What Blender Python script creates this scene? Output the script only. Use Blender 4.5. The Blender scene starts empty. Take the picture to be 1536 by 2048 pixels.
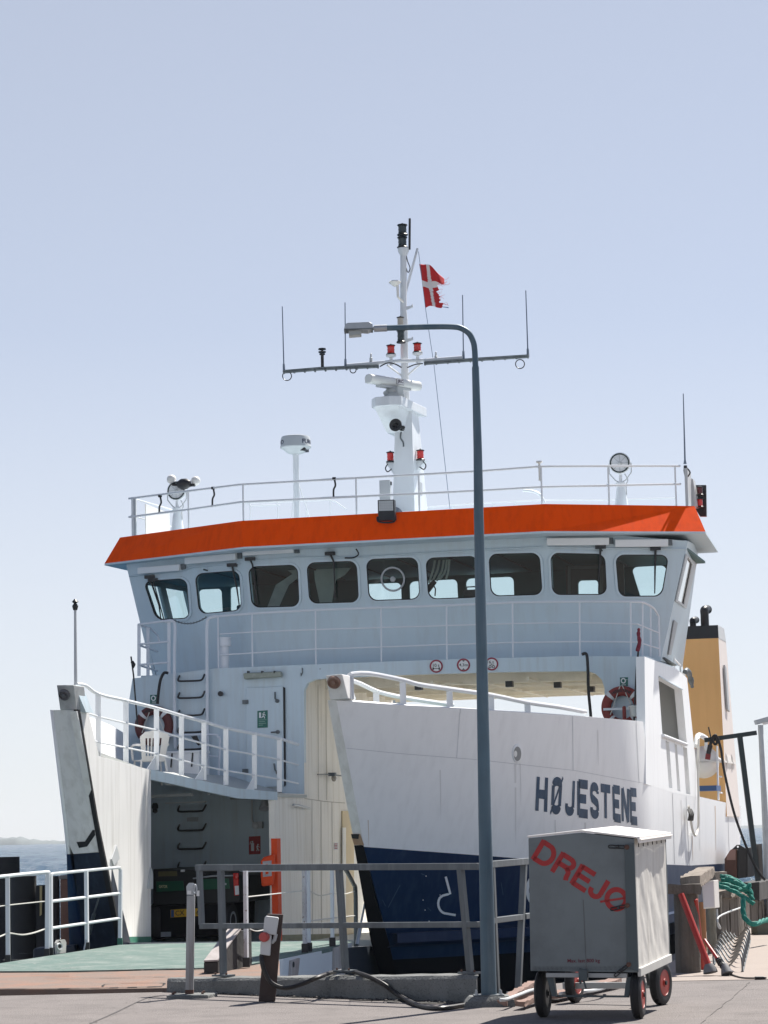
import bpy, bmesh, math, random
from mathutils import Vector, Matrix
from mathutils.bvhtree import BVHTree
from mathutils.geometry import delaunay_2d_cdt, intersect_point_tri_2d
random.seed(7)
SC = bpy.context.scene
COL = SC.collection

# ------------------------------------------------------------------ camera
FPX, YH, ROLL, CZ = 5000.0, 1666.0, 0.0225, 1.72      # focal length in px of a 1536 px wide frame, horizon row, tilt, eye height
PITCH = math.atan((YH-1024)/FPX)
FW = Vector((0, math.cos(PITCH), math.sin(PITCH)))
_r0 = Vector((1, 0, 0)); _u0 = Vector((0, -math.sin(PITCH), math.cos(PITCH)))
RT = _r0*math.cos(ROLL)-_u0*math.sin(ROLL); UP = _r0*math.sin(ROLL)+_u0*math.cos(ROLL)
CAM = Vector((0, 0, CZ))
cd = bpy.data.cameras.new('camera'); cam = bpy.data.objects.new('camera', cd); COL.objects.link(cam)
cd.sensor_fit = 'HORIZONTAL'; cd.sensor_width = 36.0; cd.lens = 36.0*FPX/1536; cd.clip_start = .1; cd.clip_end = 20000
cam.matrix_world = Matrix(((RT.x, UP.x, -FW.x, CAM.x), (RT.y, UP.y, -FW.y, CAM.y), (RT.z, UP.z, -FW.z, CAM.z), (0, 0, 0, 1)))
SC.camera = cam
# ------------------------------------------------------------------ world, sun, exposure
SUN_AZ, SUN_EL = math.radians(36), math.radians(55)    # azimuth from +Y towards +X
wd = bpy.data.worlds.new('World'); SC.world = wd; wd.use_nodes = True
nt = wd.node_tree; bg = nt.nodes['Background']
sky = nt.nodes.new('ShaderNodeTexSky'); sky.sky_type = 'NISHITA'; sky.sun_disc = False
sky.sun_elevation = SUN_EL; sky.sun_rotation = SUN_AZ; sky.air_density = .6; sky.dust_density = .8; sky.ozone_density = 4.0; sky.altitude = 500
hz = nt.nodes.new('ShaderNodeMix'); hz.data_type = 'RGBA'; hz.inputs[0].default_value = .5; hz.inputs[7].default_value = (6.65, 6.75, 6.85, 1)   # milky summer haze in the sky
wtc = nt.nodes.new('ShaderNodeTexCoord'); wsx = nt.nodes.new('ShaderNodeSeparateXYZ'); wmr = nt.nodes.new('ShaderNodeValToRGB')     # the haze lies low: clear blue overhead
for pos, f in ((.0, .86), (.09, .74), (.2, .50), (.33, .45), (.72, 0.0)):
    e = wmr.color_ramp.elements.new(pos) if pos not in (0.0,) else wmr.color_ramp.elements[0]; e.position = pos; e.color = (f, f, f, 1)
wmr.color_ramp.elements[-1].color = (0, 0, 0, 1)
nt.links.new(wtc.outputs['Generated'], wsx.inputs[0]); nt.links.new(wsx.outputs[2], wmr.inputs[0]); nt.links.new(wmr.outputs[0], hz.inputs[0])
nt.links.new(sky.outputs['Color'], hz.inputs[6]); nt.links.new(hz.outputs[2], bg.inputs['Color']); bg.inputs['Strength'].default_value = 0.0755
sl = bpy.data.lights.new('sun', 'SUN'); sl.energy = 5.0; sl.angle = math.radians(.53); sl.color = (1, .95, .88)
so = bpy.data.objects.new('sun', sl); COL.objects.link(so)
sd = Vector((math.sin(SUN_AZ)*math.cos(SUN_EL), math.cos(SUN_AZ)*math.cos(SUN_EL), math.sin(SUN_EL)))
so.rotation_euler = sd.to_track_quat('Z', 'Y').to_euler(); so.location = (20, 30, 60)
SC.view_settings.view_transform = 'Standard'; SC.view_settings.look = 'None'; SC.view_settings.exposure = 0.8; SC.view_settings.gamma = 1

# ------------------------------------------------------------------ measuring: where a sight line meets a surface of the scene
def ray(x, y): return FW + RT*((x-768)/FPX) + UP*((1024-y)/FPX)
def hit(x, y, n, q):
    d = ray(x, y); n = Vector(n); return CAM + d*(((Vector(q)-CAM).dot(n))/d.dot(n))
def G(x, y, z=0.0): return hit(x, y, (0, 0, 1), (0, 0, z))
def DY(x, y, Y): return hit(x, y, (0, 1, 0), (0, Y, 0))
TH = math.radians(14.5)                                # heading of the ferry
AX = Vector((-math.sin(TH), -math.cos(TH), 0)); BX = Vector((math.cos(TH), -math.sin(TH), 0)); ZX = Vector((0, 0, 1))
SO = Vector((.1, 43.3, 0))
def W(a, b, z): return SO + AX*a + BX*b + ZX*z
def S(P): r = P-SO; return r.dot(AX), r.dot(BX), P.z
def A(x, y, a): return hit(x, y, AX, SO+AX*a)
def B(x, y, b): return hit(x, y, BX, SO+BX*b)
def proj(P):
    d = P-CAM; t = d.dot(FW); return 768+FPX*d.dot(RT)/t, 1024-FPX*d.dot(UP)/t
def vz(P, py):                                         # height on the vertical through P seen at row py
    lo, hi = -5.0, 20.0
    for _ in range(40):
        m = (lo+hi)/2
        if proj(Vector((P.x, P.y, m)))[1] > py: lo = m
        else: hi = m
    return Vector((P.x, P.y, m))
def lerp_chain(ch, x):
    if x <= ch[0][0]: return ch[0][1]
    for (x0, y0), (x1, y1) in zip(ch, ch[1:]):
        if x <= x1: return y0+(y1-y0)*(x-x0)/(x1-x0)
    return ch[-1][1]
class Plane:
    def __init__(s, p, q, r):
        s.p = p; s.n = (q-p).cross(r-p).normalized()
        if s.n.dot(CAM-p) < 0: s.n = -s.n
    def at(s, x, y): return hit(x, y, s.n, s.p)
    def off(s, d): o = Plane.__new__(Plane); o.p = s.p+s.n*d; o.n = s.n; return o

# ------------------------------------------------------------------ materials
MATS = {}
def mat(name, col, rough=.5, metal=0.0, var=.12, scale=3.0, stain=None, stain_amt=.0, streak=False, bump=.0, bscale=40., spec=.5, transmission=0, coat=0, fine=None):
    if name in MATS: return MATS[name]
    m = bpy.data.materials.new(name); m.use_nodes = True; N = m.node_tree.nodes; L = m.node_tree.links
    bs = N['Principled BSDF']; bs.inputs['Metallic'].default_value = metal; bs.inputs['Roughness'].default_value = rough
    bs.inputs['Specular IOR Level'].default_value = spec
    if coat: bs.inputs['Coat Weight'].default_value = coat
    tc = N.new('ShaderNodeTexCoord')
    no = N.new('ShaderNodeTexNoise'); no.inputs['Scale'].default_value = scale; no.inputs['Detail'].default_value = 6
    L.new(tc.outputs['Object'], no.inputs['Vector'])
    mx = N.new('ShaderNodeMix'); mx.data_type = 'RGBA'
    mx.inputs[6].default_value = tuple(c*(1-var) for c in col)+(1,); mx.inputs[7].default_value = tuple(min(1, c*(1+var)) for c in col)+(1,)
    L.new(no.outputs['Fac'], mx.inputs[0]); out = mx.outputs[2]
    if stain:
        mp = N.new('ShaderNodeMapping'); L.new(tc.outputs['Object'], mp.inputs['Vector'])
        mp.inputs['Scale'].default_value = (5, 5, .35) if streak else (1.3, 1.3, 1.3)
        n2 = N.new('ShaderNodeTexNoise'); n2.inputs['Scale'].default_value = 1.6; n2.inputs['Detail'].default_value = 8; n2.inputs['Roughness'].default_value = .62
        L.new(mp.outputs[0], n2.inputs['Vector'])
        cr = N.new('ShaderNodeValToRGB'); cr.color_ramp.elements[0].position = .47; cr.color_ramp.elements[1].position = .74
        L.new(n2.outputs['Fac'], cr.inputs[0])
        mu = N.new('ShaderNodeMath'); mu.operation = 'MULTIPLY'; mu.inputs[1].default_value = stain_amt; L.new(cr.outputs[0], mu.inputs[0])
        m2 = N.new('ShaderNodeMix'); m2.data_type = 'RGBA'; L.new(mu.outputs[0], m2.inputs[0]); L.new(out, m2.inputs[6]); m2.inputs[7].default_value = tuple(stain)+(1,)
        out = m2.outputs[2]
    if fine:
        n4 = N.new('ShaderNodeTexNoise'); n4.inputs['Scale'].default_value = fine[0]; n4.inputs['Detail'].default_value = 3; L.new(tc.outputs['Object'], n4.inputs['Vector'])
        c4 = N.new('ShaderNodeValToRGB'); c4.color_ramp.elements[0].position = fine[1]; c4.color_ramp.elements[1].position = fine[1]+.08
        L.new(n4.outputs['Fac'], c4.inputs[0])
        m4 = N.new('ShaderNodeMix'); m4.data_type = 'RGBA'; L.new(c4.outputs[0], m4.inputs[0]); L.new(out, m4.inputs[6]); m4.inputs[7].default_value = tuple(fine[2])+(1,); out = m4.outputs[2]
    L.new(out, bs.inputs['Base Color'])
    rr = N.new('ShaderNodeMapRange'); rr.inputs[3].default_value = max(.03, rough-.1); rr.inputs[4].default_value = min(1, rough+.12); L.new(no.outputs['Fac'], rr.inputs[0]); L.new(rr.outputs[0], bs.inputs['Roughness'])
    if bump:
        n3 = N.new('ShaderNodeTexNoise'); n3.inputs['Scale'].default_value = bscale; n3.inputs['Detail'].default_value = 5; L.new(tc.outputs['Object'], n3.inputs['Vector'])
        bp = N.new('ShaderNodeBump'); bp.inputs['Strength'].default_value = bump; bp.inputs['Distance'].default_value = .02; L.new(n3.outputs['Fac'], bp.inputs['Height']); L.new(bp.outputs[0], bs.inputs['Normal'])
    if transmission: bs.inputs['Transmission Weight'].default_value = transmission
    MATS[name] = m; return m
def glass(name, tint, refl=.9):
    m = bpy.data.materials.new(name); m.use_nodes = True; N = m.node_tree.nodes; L = m.node_tree.links
    N.remove(N['Principled BSDF']); out = N['Material Output']
    t = N.new('ShaderNodeBsdfTransparent'); t.inputs[0].default_value = tuple(tint)+(1,)
    g = N.new('ShaderNodeBsdfGlossy'); g.inputs['Roughness'].default_value = .02; g.inputs[0].default_value = (refl, refl, refl, 1)
    f = N.new('ShaderNodeFresnel'); f.inputs[0].default_value = 1.5
    x = N.new('ShaderNodeMixShader'); L.new(f.outputs[0], x.inputs[0]); L.new(t.outputs[0], x.inputs[1]); L.new(g.outputs[0], x.inputs[2]); L.new(x.outputs[0], out.inputs[0])
    MATS[name] = m; return m
RUST = (.22, .10, .05); GRIME = (.36, .34, .30)
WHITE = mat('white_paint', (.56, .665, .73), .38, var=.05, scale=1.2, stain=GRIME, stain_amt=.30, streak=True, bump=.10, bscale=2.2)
WHITE_CLEAN = mat('clean_white_paint', (.78, .80, .82), .4, var=.05, scale=2, bump=.03, bscale=3)
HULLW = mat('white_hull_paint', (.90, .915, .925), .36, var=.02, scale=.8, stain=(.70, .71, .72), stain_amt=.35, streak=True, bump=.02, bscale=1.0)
CREAM = mat('weathered_cream_paint', (.90, .865, .80), .5, var=.05, scale=1.4, stain=(.60, .54, .44), stain_amt=.6, streak=True, bump=.1, bscale=2.4)
STEMW = mat('scuffed_white_paint', (.80, .79, .77), .45, var=.06, scale=1.5, stain=(.52, .50, .46), stain_amt=.6, streak=True, bump=.1, bscale=3)
NAVY = mat('navy_hull_paint', (.004, .022, .070), .42, var=.18, scale=1.3, stain=(.03, .06, .11), stain_amt=.5, spec=.3, streak=True, bump=.12, bscale=1.8)
BOOT = mat('black_bottom_paint', (.005, .006, .009), .7, spec=.15, var=.3, scale=2)
ORANGE = mat('orange_red_paint', (1.0, .085, .001), .55, var=.06, scale=1.2, stain=(.72, .05, .002), stain_amt=.55, streak=True, bump=.12, bscale=5, spec=.04)
OCHRE = mat('ochre_paint', (.80, .475, .19), .55, var=.06, scale=1.2, stain=(.66, .37, .13), stain_amt=.3, streak=True)
PINKW = mat('pale_funnel_paint', (.74, .68, .64), .5, var=.05)
GREENDECK = mat('green_deck_paint', (.085, .145, .128), .75, var=.25, scale=2.5, stain=(.22, .25, .23), stain_amt=.9, bump=.25, bscale=24, fine=(9, .66, (.30, .30, .27)))
GREENTRIM = mat('dark_green_paint', (.03, .16, .11), .5)
BLACK = mat('black_rubber', (.012, .012, .014), .6, var=.3)
BLACKP = mat('black_metal', (.014, .015, .018), .42, var=.3)
DARKIN = mat('dark_interior', (.035, .045, .045), .6, var=.3)
TEALIN = mat('teal_interior', (.07, .14, .14), .6, var=.2)
GALV = mat('galvanised_steel', (.42, .45, .48), .48, .75, var=.22, scale=9, stain=(.30, .27, .25), stain_amt=.35, bump=.08, bscale=60)
GALVD = mat('dull_galvanised_steel', (.11, .125, .135), .5, .35, var=.3, scale=7, stain=(.27, .29, .30), stain_amt=.5, streak=True, bump=.1, bscale=50)
LAMPP = mat('grey_blue_pole_paint', (.065, .115, .155), .5, .15, var=.25, scale=5, stain=(.20, .25, .28), stain_amt=.5, streak=True, bump=.06, bscale=60)
CONC = mat('concrete', (.21, .215, .21), .9, var=.3, scale=5, stain=(.09, .095, .095), stain_amt=.7, bump=.9, bscale=38, spec=.15, fine=(60, .60, (.11, .115, .115)))
ASPH = mat('worn_asphalt', (.205, .186, .178), .9, var=.2, scale=1.1, stain=(.12, .11, .105), stain_amt=.55, bump=.8, bscale=55, spec=.2, fine=(48, .60, (.15, .14, .135)))
SLAB = mat('pale_concrete_slab', (.33, .285, .255), .9, var=.12, scale=1.3, stain=(.36, .30, .26), stain_amt=.5, bump=.35, bscale=60, spec=.2, fine=(44, .62, (.27, .235, .21)))
RUSTY = mat('rusty_plate', (.19, .137, .11), .85, var=.2, scale=2.2, stain=(.27, .13, .08), stain_amt=.85, bump=.4, bscale=25)
RUSTD = mat('dark_rust', (.11, .055, .04), .8, var=.35, scale=5, bump=.4, bscale=20)
WOOD = mat('weathered_timber', (.13, .115, .10), .88, var=.3, scale=3, stain=(.045, .042, .038), stain_amt=.8, streak=True, bump=.9, bscale=18, spec=.2)
WOODL = mat('pale_cut_timber', (.26, .235, .20), .85, var=.25, scale=4, stain=(.25, .21, .17), stain_amt=.7, bump=.6, bscale=25, spec=.2)
WOODD = mat('tarred_timber', (.035, .034, .034), .8, var=.5, scale=3, bump=.4, bscale=14)
CREOS = mat('dark_brown_post', (.045, .028, .024), .7, var=.3, scale=6, bump=.3, bscale=30)
TYRE = mat('tyre_rubber', (.022, .022, .024), .75, var=.3, scale=8, bump=.2, bscale=50)
REDM = mat('red_rim_paint', (.34, .028, .018), .45, var=.2)
REDP = mat('red_pipe_plastic', (.36, .022, .014), .42, var=.12, scale=5)
REDL = mat('red_lamp_glass', (.60, .015, .01), .15, var=.1, coat=.5)
CLEARL = mat('clear_lamp_glass', (.45, .40, .33), .12, var=.1, coat=.5)
RING = mat('faded_red_foam', (.26, .04, .032), .6, var=.2, scale=9)
PLASTICW = mat('white_plastic', (.78, .76, .72), .45, var=.05)
GREYP = mat('grey_plastic', (.40, .42, .44), .5, var=.06)
GREYB = mat('grey_box', (.52, .54, .55), .45, var=.06)
TRAILP = mat('grey_trailer_panel', (.155, .18, .19), .55, .1, var=.16, scale=3.2, stain=(.095, .11, .12), stain_amt=.75, bump=.08, bscale=14)
CANVAS = mat('pale_grey_canvas', (.64, .62, .58), .85, var=.1, scale=3, stain=(.36, .34, .31), stain_amt=.65, streak=True, bump=.4, bscale=5, spec=.2)
COVER = mat('off_white_cover', (.74, .71, .68), .7, var=.06)
STEELG = mat('grey_frame_steel', (.075, .095, .105), .5, .4, var=.2)
LETR = mat('red_lettering', (.34, .012, .014), .5, var=.1)
LETN = mat('navy_lettering', (.02, .065, .13), .5, var=.35, scale=5, stain=(.16, .22, .30), stain_amt=.45, streak=True)
LETW = mat('white_marking', (.75, .77, .78), .5, var=.05)
LETB = mat('black_lettering', (.015, .015, .02), .5)
SIGNG = mat('green_sign', (.012, .13, .10), .45, var=.08)
SIGNR = mat('red_sign', (.32, .012, .012), .45, var=.08)
SIGNW = mat('white_sign', (.72, .72, .72), .45, var=.05)
HIVIS = mat('orange_fabric', (.85, .08, .012), .7, var=.1, scale=12, bump=.3, bscale=20)
FLAGR = mat('red_bunting', (.50, .012, .015), .75, var=.18, scale=7)
FLAGW = mat('white_bunting', (.72, .68, .66), .75, var=.08)
ROPEG = mat('green_rope', (.010, .185, .15), .75, var=.25, scale=20, bump=.8, bscale=30)
ROPEW = mat('white_rope', (.70, .68, .62), .8, var=.15)
YEL = mat('yellow_plate', (.75, .42, .03), .5, var=.08)
VEHG = mat('dark_green_vehicle_paint', (.008, .085, .045), .4, var=.1)
EUB = mat('blue_strip', (.04, .10, .25), .5)
GLASSF = glass('tinted_window_glass', (.72, .87, .87)); GLASSR = glass('clear_window_glass', (.95, .98, .98))
LAND = mat('far_wooded_land', (.15, .175, .18), .9, var=.3, scale=.02)  # paler and bluer: part of the distance haze is put into the colour

# ------------------------------------------------------------------ mesh builder
class MB:
    def __init__(s): s.v = []; s.f = []; s.m = []
    def add(s, vs, fs, m=0):
        o = len(s.v); s.v += [Vector(v) for v in vs]
        for f in fs: s.f.append([i+o for i in f]); s.m.append(m)
        return s
    def poly(s, pts, m=0): return s.add(pts, [list(range(len(pts)))], m)
    def prism(s, pts, vec, m=0):
        n = len(pts); vec = Vector(vec)
        vs = [Vector(p) for p in pts]+[Vector(p)+vec for p in pts]
        fs = [list(range(n))[::-1], list(range(n, 2*n))]+[[i, (i+1) % n, n+(i+1) % n, n+i] for i in range(n)]
        return s.add(vs, fs, m)
    def box(s, c, h, ax=None, m=0):
        ax = ax or (Vector((1, 0, 0)), Vector((0, 1, 0)), Vector((0, 0, 1))); c = Vector(c)
        vs = [c+ax[0]*h[0]*i+ax[1]*h[1]*j+ax[2]*h[2]*k for i in (-1, 1) for j in (-1, 1) for k in (-1, 1)]
        return s.add(vs, [[0, 1, 3, 2], [4, 6, 7, 5], [0, 4, 5, 1], [2, 3, 7, 6], [0, 2, 6, 4], [1, 5, 7, 3]], m)
    def bar(s, p, q, w, h, up=ZX, m=0):                # square section between two points
        p = Vector(p); q = Vector(q); d = q-p; L = d.length; d.normalize()
        sx = d.cross(Vector(up))
        if sx.length < 1e-4: sx = d.cross(Vector((0, 1, 0)))
        sx.normalize(); u = sx.cross(d)
        return s.box((p+q)/2, (w/2, L/2, h/2), (sx, d, u), m)
    def tube(s, path, r, seg=8, cap=True, m=0, closed=False):
        P = [Vector(p) for p in path]; n = len(P); R = r if isinstance(r, (list, tuple)) else [r]*n
        T = []
        for i in range(n):
            if closed: t = P[(i+1) % n]-P[i-1]
            else: t = P[min(i+1, n-1)]-P[max(i-1, 0)]
            T.append(t.normalized())
        u = T[0].orthogonal().normalized(); vs = []; prev = T[0]
        for i in range(n):
            q = prev.rotation_difference(T[i]); u = q @ u; u = (u-T[i]*u.dot(T[i])).normalized(); w = T[i].cross(u); prev = T[i]
            vs += [P[i]+(u*math.cos(2*math.pi*k/seg)+w*math.sin(2*math.pi*k/seg))*R[i] for k in range(seg)]
        fs = []
        for i in range(n if closed else n-1):
            j = (i+1) % n
            fs += [[i*seg+k, i*seg+(k+1) % seg, j*seg+(k+1) % seg, j*seg+k] for k in range(seg)]
        if cap and not closed: fs += [list(range(seg))[::-1], [(n-1)*seg+k for k in range(seg)]]
        return s.add(vs, fs, m)
    def lathe(s, base, axis, prof, seg=20, m=0):        # prof: (radius, distance along axis)
        axis = Vector(axis).normalized(); u = axis.orthogonal().normalized(); w = axis.cross(u); base = Vector(base); vs = []
        for r, h in prof: vs += [base+axis*h+(u*math.cos(2*math.pi*k/seg)+w*math.sin(2*math.pi*k/seg))*max(r, 1e-4) for k in range(seg)]
        n = len(prof); fs = [list(range(seg))[::-1], [(n-1)*seg+k for k in range(seg)]]
        for i in range(n-1): fs += [[i*seg+k, i*seg+(k+1) % seg, (i+1)*seg+(k+1) % seg, (i+1)*seg+k] for k in range(seg)]
        return s.add(vs, fs, m)
    def ring(s, outer, inner, vec, m=0):                # flat ring between two loops of equal count, extruded
        n = len(outer); vec = Vector(vec); vs = list(outer)+list(inner)+[p+vec for p in outer]+[p+vec for p in inner]; fs = []
        for i in range(n):
            j = (i+1) % n
            fs += [[i, j, n+j, n+i], [2*n+i, 3*n+i, 3*n+j, 2*n+j], [i, 2*n+i, 2*n+j, j], [n+i, n+j, 3*n+j, 3*n+i]]
        return s.add(vs, fs, m)
    def panel(s, outer, holes, vec, m=0):               # plate with openings
        vec = Vector(vec); nrm = Vector((0, 0, 0)); o = outer
        for i in range(len(o)): nrm += o[i].cross(o[(i+1) % len(o)])
        nrm.normalize(); e1 = (o[1]-o[0]).normalized(); e2 = nrm.cross(e1); q = o[0]
        loops = [outer]+holes; v2 = []; ed = []; L2 = []
        for lp in loops:
            k = len(v2); l2 = [Vector(((p-q).dot(e1), (p-q).dot(e2))) for p in lp]; L2.append(l2); v2 += l2
            ed += [(k+i, k+(i+1) % len(lp)) for i in range(len(lp))]
        r = delaunay_2d_cdt(v2, ed, [], 1, 1e-5)
        def inside(p, lp):
            c = False; n = len(lp)
            for i in range(n):
                a, b = lp[i], lp[i-1]
                if (a.y > p.y) != (b.y > p.y) and p.x < (b.x-a.x)*(p.y-a.y)/(b.y-a.y)+a.x: c = not c
            return c
        tri = []
        for f in r[2]:
            c = sum((r[0][i] for i in f), Vector((0, 0)))/len(f)
            if inside(c, L2[0]) and not any(inside(c, h) for h in L2[1:]): tri.append(list(f))
        vs = [q+e1*p.x+e2*p.y for p in r[0]]; n = len(vs)
        fs = [t for t in tri]+[[i+n for i in t[::-1]] for t in tri]
        cnt = {}
        for t in tri:
            for i in range(len(t)):
                e = (t[i], t[(i+1) % len(t)]); cnt[e] = 1
        for (a, b) in cnt:
            if (b, a) not in cnt: fs.append([b, a, a+n, b+n])
        return s.add(vs+[v+vec for v in vs], fs, m)
    def build(s, name, mats, parent=None, bevel=0, smooth=35, loc=None, recalc=True):
        while parent and parent.parent and parent.parent.parent: parent = parent.parent      # thing > part > sub-part, no deeper
        me = bpy.data.meshes.new(name)
        base = ORG.get(parent, Vector((0, 0, 0))) if parent else Vector(loc or (0, 0, 0))
        me.from_pydata([v-base for v in s.v], [], s.f)
        mats = mats if isinstance(mats, (list, tuple)) else [mats]
        for x in mats: me.materials.append(x)
        for p, mi in zip(me.polygons, s.m): p.material_index = mi
        if recalc:
            bm = bmesh.new(); bm.from_mesh(me); bmesh.ops.recalc_face_normals(bm, faces=bm.faces); bm.to_mesh(me); bm.free()
        if smooth:
            me.polygons.foreach_set('use_smooth', [True]*len(me.polygons)); me.set_sharp_from_angle(angle=math.radians(smooth))
        o = bpy.data.objects.new(name, me); COL.objects.link(o)
        if parent: o.parent = parent
        else: o.location = base
        ORG[o] = base
        if bevel:
            md = o.modifiers.new('bevel', 'BEVEL'); md.width = bevel; md.segments = 2; md.limit_method = 'ANGLE'; md.angle_limit = math.radians(40); md.harden_normals = False
        return o
ORG = {}
def thing(name, label, cat, loc=(0, 0, 0), group=None):
    o = bpy.data.objects.new(name, None); COL.objects.link(o); o.location = loc; o.empty_display_size = .2
    ORG[o] = Vector(loc); o['label'] = label; o['category'] = cat
    if group: o['group'] = group
    return o
def struct(o, kind='structure'): o['kind'] = kind; return o
def tag(o, label, cat, group=None):
    o['label'] = label; o['category'] = cat
    if group: o['group'] = group
    return o
def bez(P, n=8):                                        # smooth curve through points (Catmull-Rom)
    P = [Vector(p) for p in P]; out = []
    for i in range(len(P)-1):
        p0 = P[max(i-1, 0)]; p1 = P[i]; p2 = P[i+1]; p3 = P[min(i+2, len(P)-1)]
        for k in range(n):
            t = k/n; out.append(.5*((2*p1)+(p2-p0)*t+(2*p0-5*p1+4*p2-p3)*t*t+(3*p1-p0-3*p2+p3)*t**3))
    return out+[P[-1]]
def rounded(c, r=.16, n=5):                             # rounded quadrilateral in picture or plane coordinates: corners TL TR BR BL
    def uv(u, v): return tuple((c[0][k]*(1-u)+c[1][k]*u)*(1-v)+(c[3][k]*(1-u)+c[2][k]*u)*v for k in range(2))
    w = (abs(c[1][0]-c[0][0])+abs(c[2][0]-c[3][0]))/2; h = (abs(c[3][1]-c[0][1])+abs(c[2][1]-c[1][1]))/2
    ru = r*min(w, h)/w; rv = r*min(w, h)/h; pts = []
    for (cx, cy, a0) in ((ru, rv, 180), (1-ru, rv, 270), (1-ru, 1-rv, 0), (ru, 1-rv, 90)):
        for k in range(n+1):
            t = math.radians(a0+90*k/n); pts.append(uv(cx+ru*math.cos(t), cy+rv*math.sin(t)))
    return pts
def grow(c, d):                                         # move the four corners outward by d picture units
    (x0, y0), (x1, y1), (x2, y2), (x3, y3) = c
    return ((x0-d, y0-d), (x1+d, y1-d), (x2+d, y2+d), (x3-d, y3+d))
def text_mesh(body, bold=0.0):
    cu = bpy.data.curves.new('t', 'FONT'); cu.body = body; cu.size = 1; cu.offset = bold; cu.resolution_u = 4; cu.fill_mode = 'FRONT'
    o = bpy.data.objects.new('t', cu); COL.objects.link(o); dg = bpy.context.evaluated_depsgraph_get(); me = bpy.data.meshes.new_from_object(o.evaluated_get(dg))
    vs = [v.co.copy() for v in me.vertices]; fs = [list(p.vertices) for p in me.polygons]
    bpy.data.objects.remove(o); bpy.data.curves.remove(cu); bpy.data.meshes.remove(me)
    x0 = min(v.x for v in vs); x1 = max(v.x for v in vs); y0 = min(v.y for v in vs); y1 = max(v.y for v in vs)
    return [((v.x-x0)/(x1-x0), (v.y-y0)/(y1-y0)) for v in vs], fs
def text(body, p0, xv, yv, material, parent, name='lettering', bold=0.0, lift=.003):
    uv, fs = text_mesh(body, bold); n = xv.cross(yv).normalized()
    mb = MB(); mb.add([p0+xv*u+yv*v+n*lift for u, v in uv], fs); return mb.build(name, material, parent, smooth=0, recalc=False)
def strokes_px(strk, n=4):                              # each stroke: (list of 2-D points, half width) -> quads in 2-D
    quads = []
    for pts, hw in strk:
        P = []
        for i in range(len(pts)-1):
            for k in range(n): P.append(Vector(pts[i]).lerp(Vector(pts[i+1]), k/n))
        P.append(Vector(pts[-1])); L = []
        for i in range(len(P)):
            d = (P[min(i+1, len(P)-1)]-P[max(i-1, 0)]).normalized(); nn = Vector((-d.y, d.x)); L.append((P[i]+nn*hw, P[i]-nn*hw))
        for i in range(len(L)-1): quads.append((L[i][0], L[i][1], L[i+1][1], L[i+1][0]))
    return quads
def arc2(cx, cy, rx, ry, a0, a1, n=10): return [(cx+rx*math.cos(math.radians(a0+(a1-a0)*k/n)), cy+ry*math.sin(math.radians(a0+(a1-a0)*k/n))) for k in range(n+1)]
def copy_tree(o, parent=None):
    c = o.copy(); COL.objects.link(c); c.parent = parent
    for ch in [x for x in COL.objects if x.parent == o]: copy_tree(ch, c)
    return c

# ================================================================== setting: water, land, quay
def sea_material():
    m = bpy.data.materials.new('sea_water'); m.use_nodes = True; N = m.node_tree.nodes; L = m.node_tree.links; b = N['Principled BSDF']
    b.inputs['Base Color'].default_value = (.014, .062, .115, 1); b.inputs['Roughness'].default_value = .11; b.inputs['Specular IOR Level'].default_value = .09; b.inputs['IOR'].default_value = 1.33
    tc = N.new('ShaderNodeTexCoord'); hs = []
    for sc, st, sx in ((.16, 1.0, 1.0), (.9, .4, 1.0), (3.2, .16, 1.4)):
        mp = N.new('ShaderNodeMapping'); mp.inputs['Scale'].default_value = (sx*.75, 1.0, 1); mp.inputs['Rotation'].default_value = (0, 0, .5); L.new(tc.outputs['Object'], mp.inputs[0])
        n = N.new('ShaderNodeTexNoise'); n.inputs['Scale'].default_value = sc; n.inputs['Detail'].default_value = 5; n.inputs['Roughness'].default_value = .62; L.new(mp.outputs[0], n.inputs['Vector'])
        mu = N.new('ShaderNodeMath'); mu.operation = 'MULTIPLY'; mu.inputs[1].default_value = st; L.new(n.outputs['Fac'], mu.inputs[0]); hs.append(mu)
    a = N.new('ShaderNodeMath'); L.new(hs[0].outputs[0], a.inputs[0]); L.new(hs[1].outputs[0], a.inputs[1])
    a2 = N.new('ShaderNodeMath'); L.new(a.outputs[0], a2.inputs[0]); L.new(hs[2].outputs[0], a2.inputs[1])
    bp = N.new('ShaderNodeBump'); bp.inputs['Strength'].default_value = 1.0; bp.inputs['Distance'].default_value = 1.6; L.new(a2.outputs[0], bp.inputs['Height']); L.new(bp.outputs[0], b.inputs['Normal'])
    return m
SEA = sea_material(); SEAZ = -1.35
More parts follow.
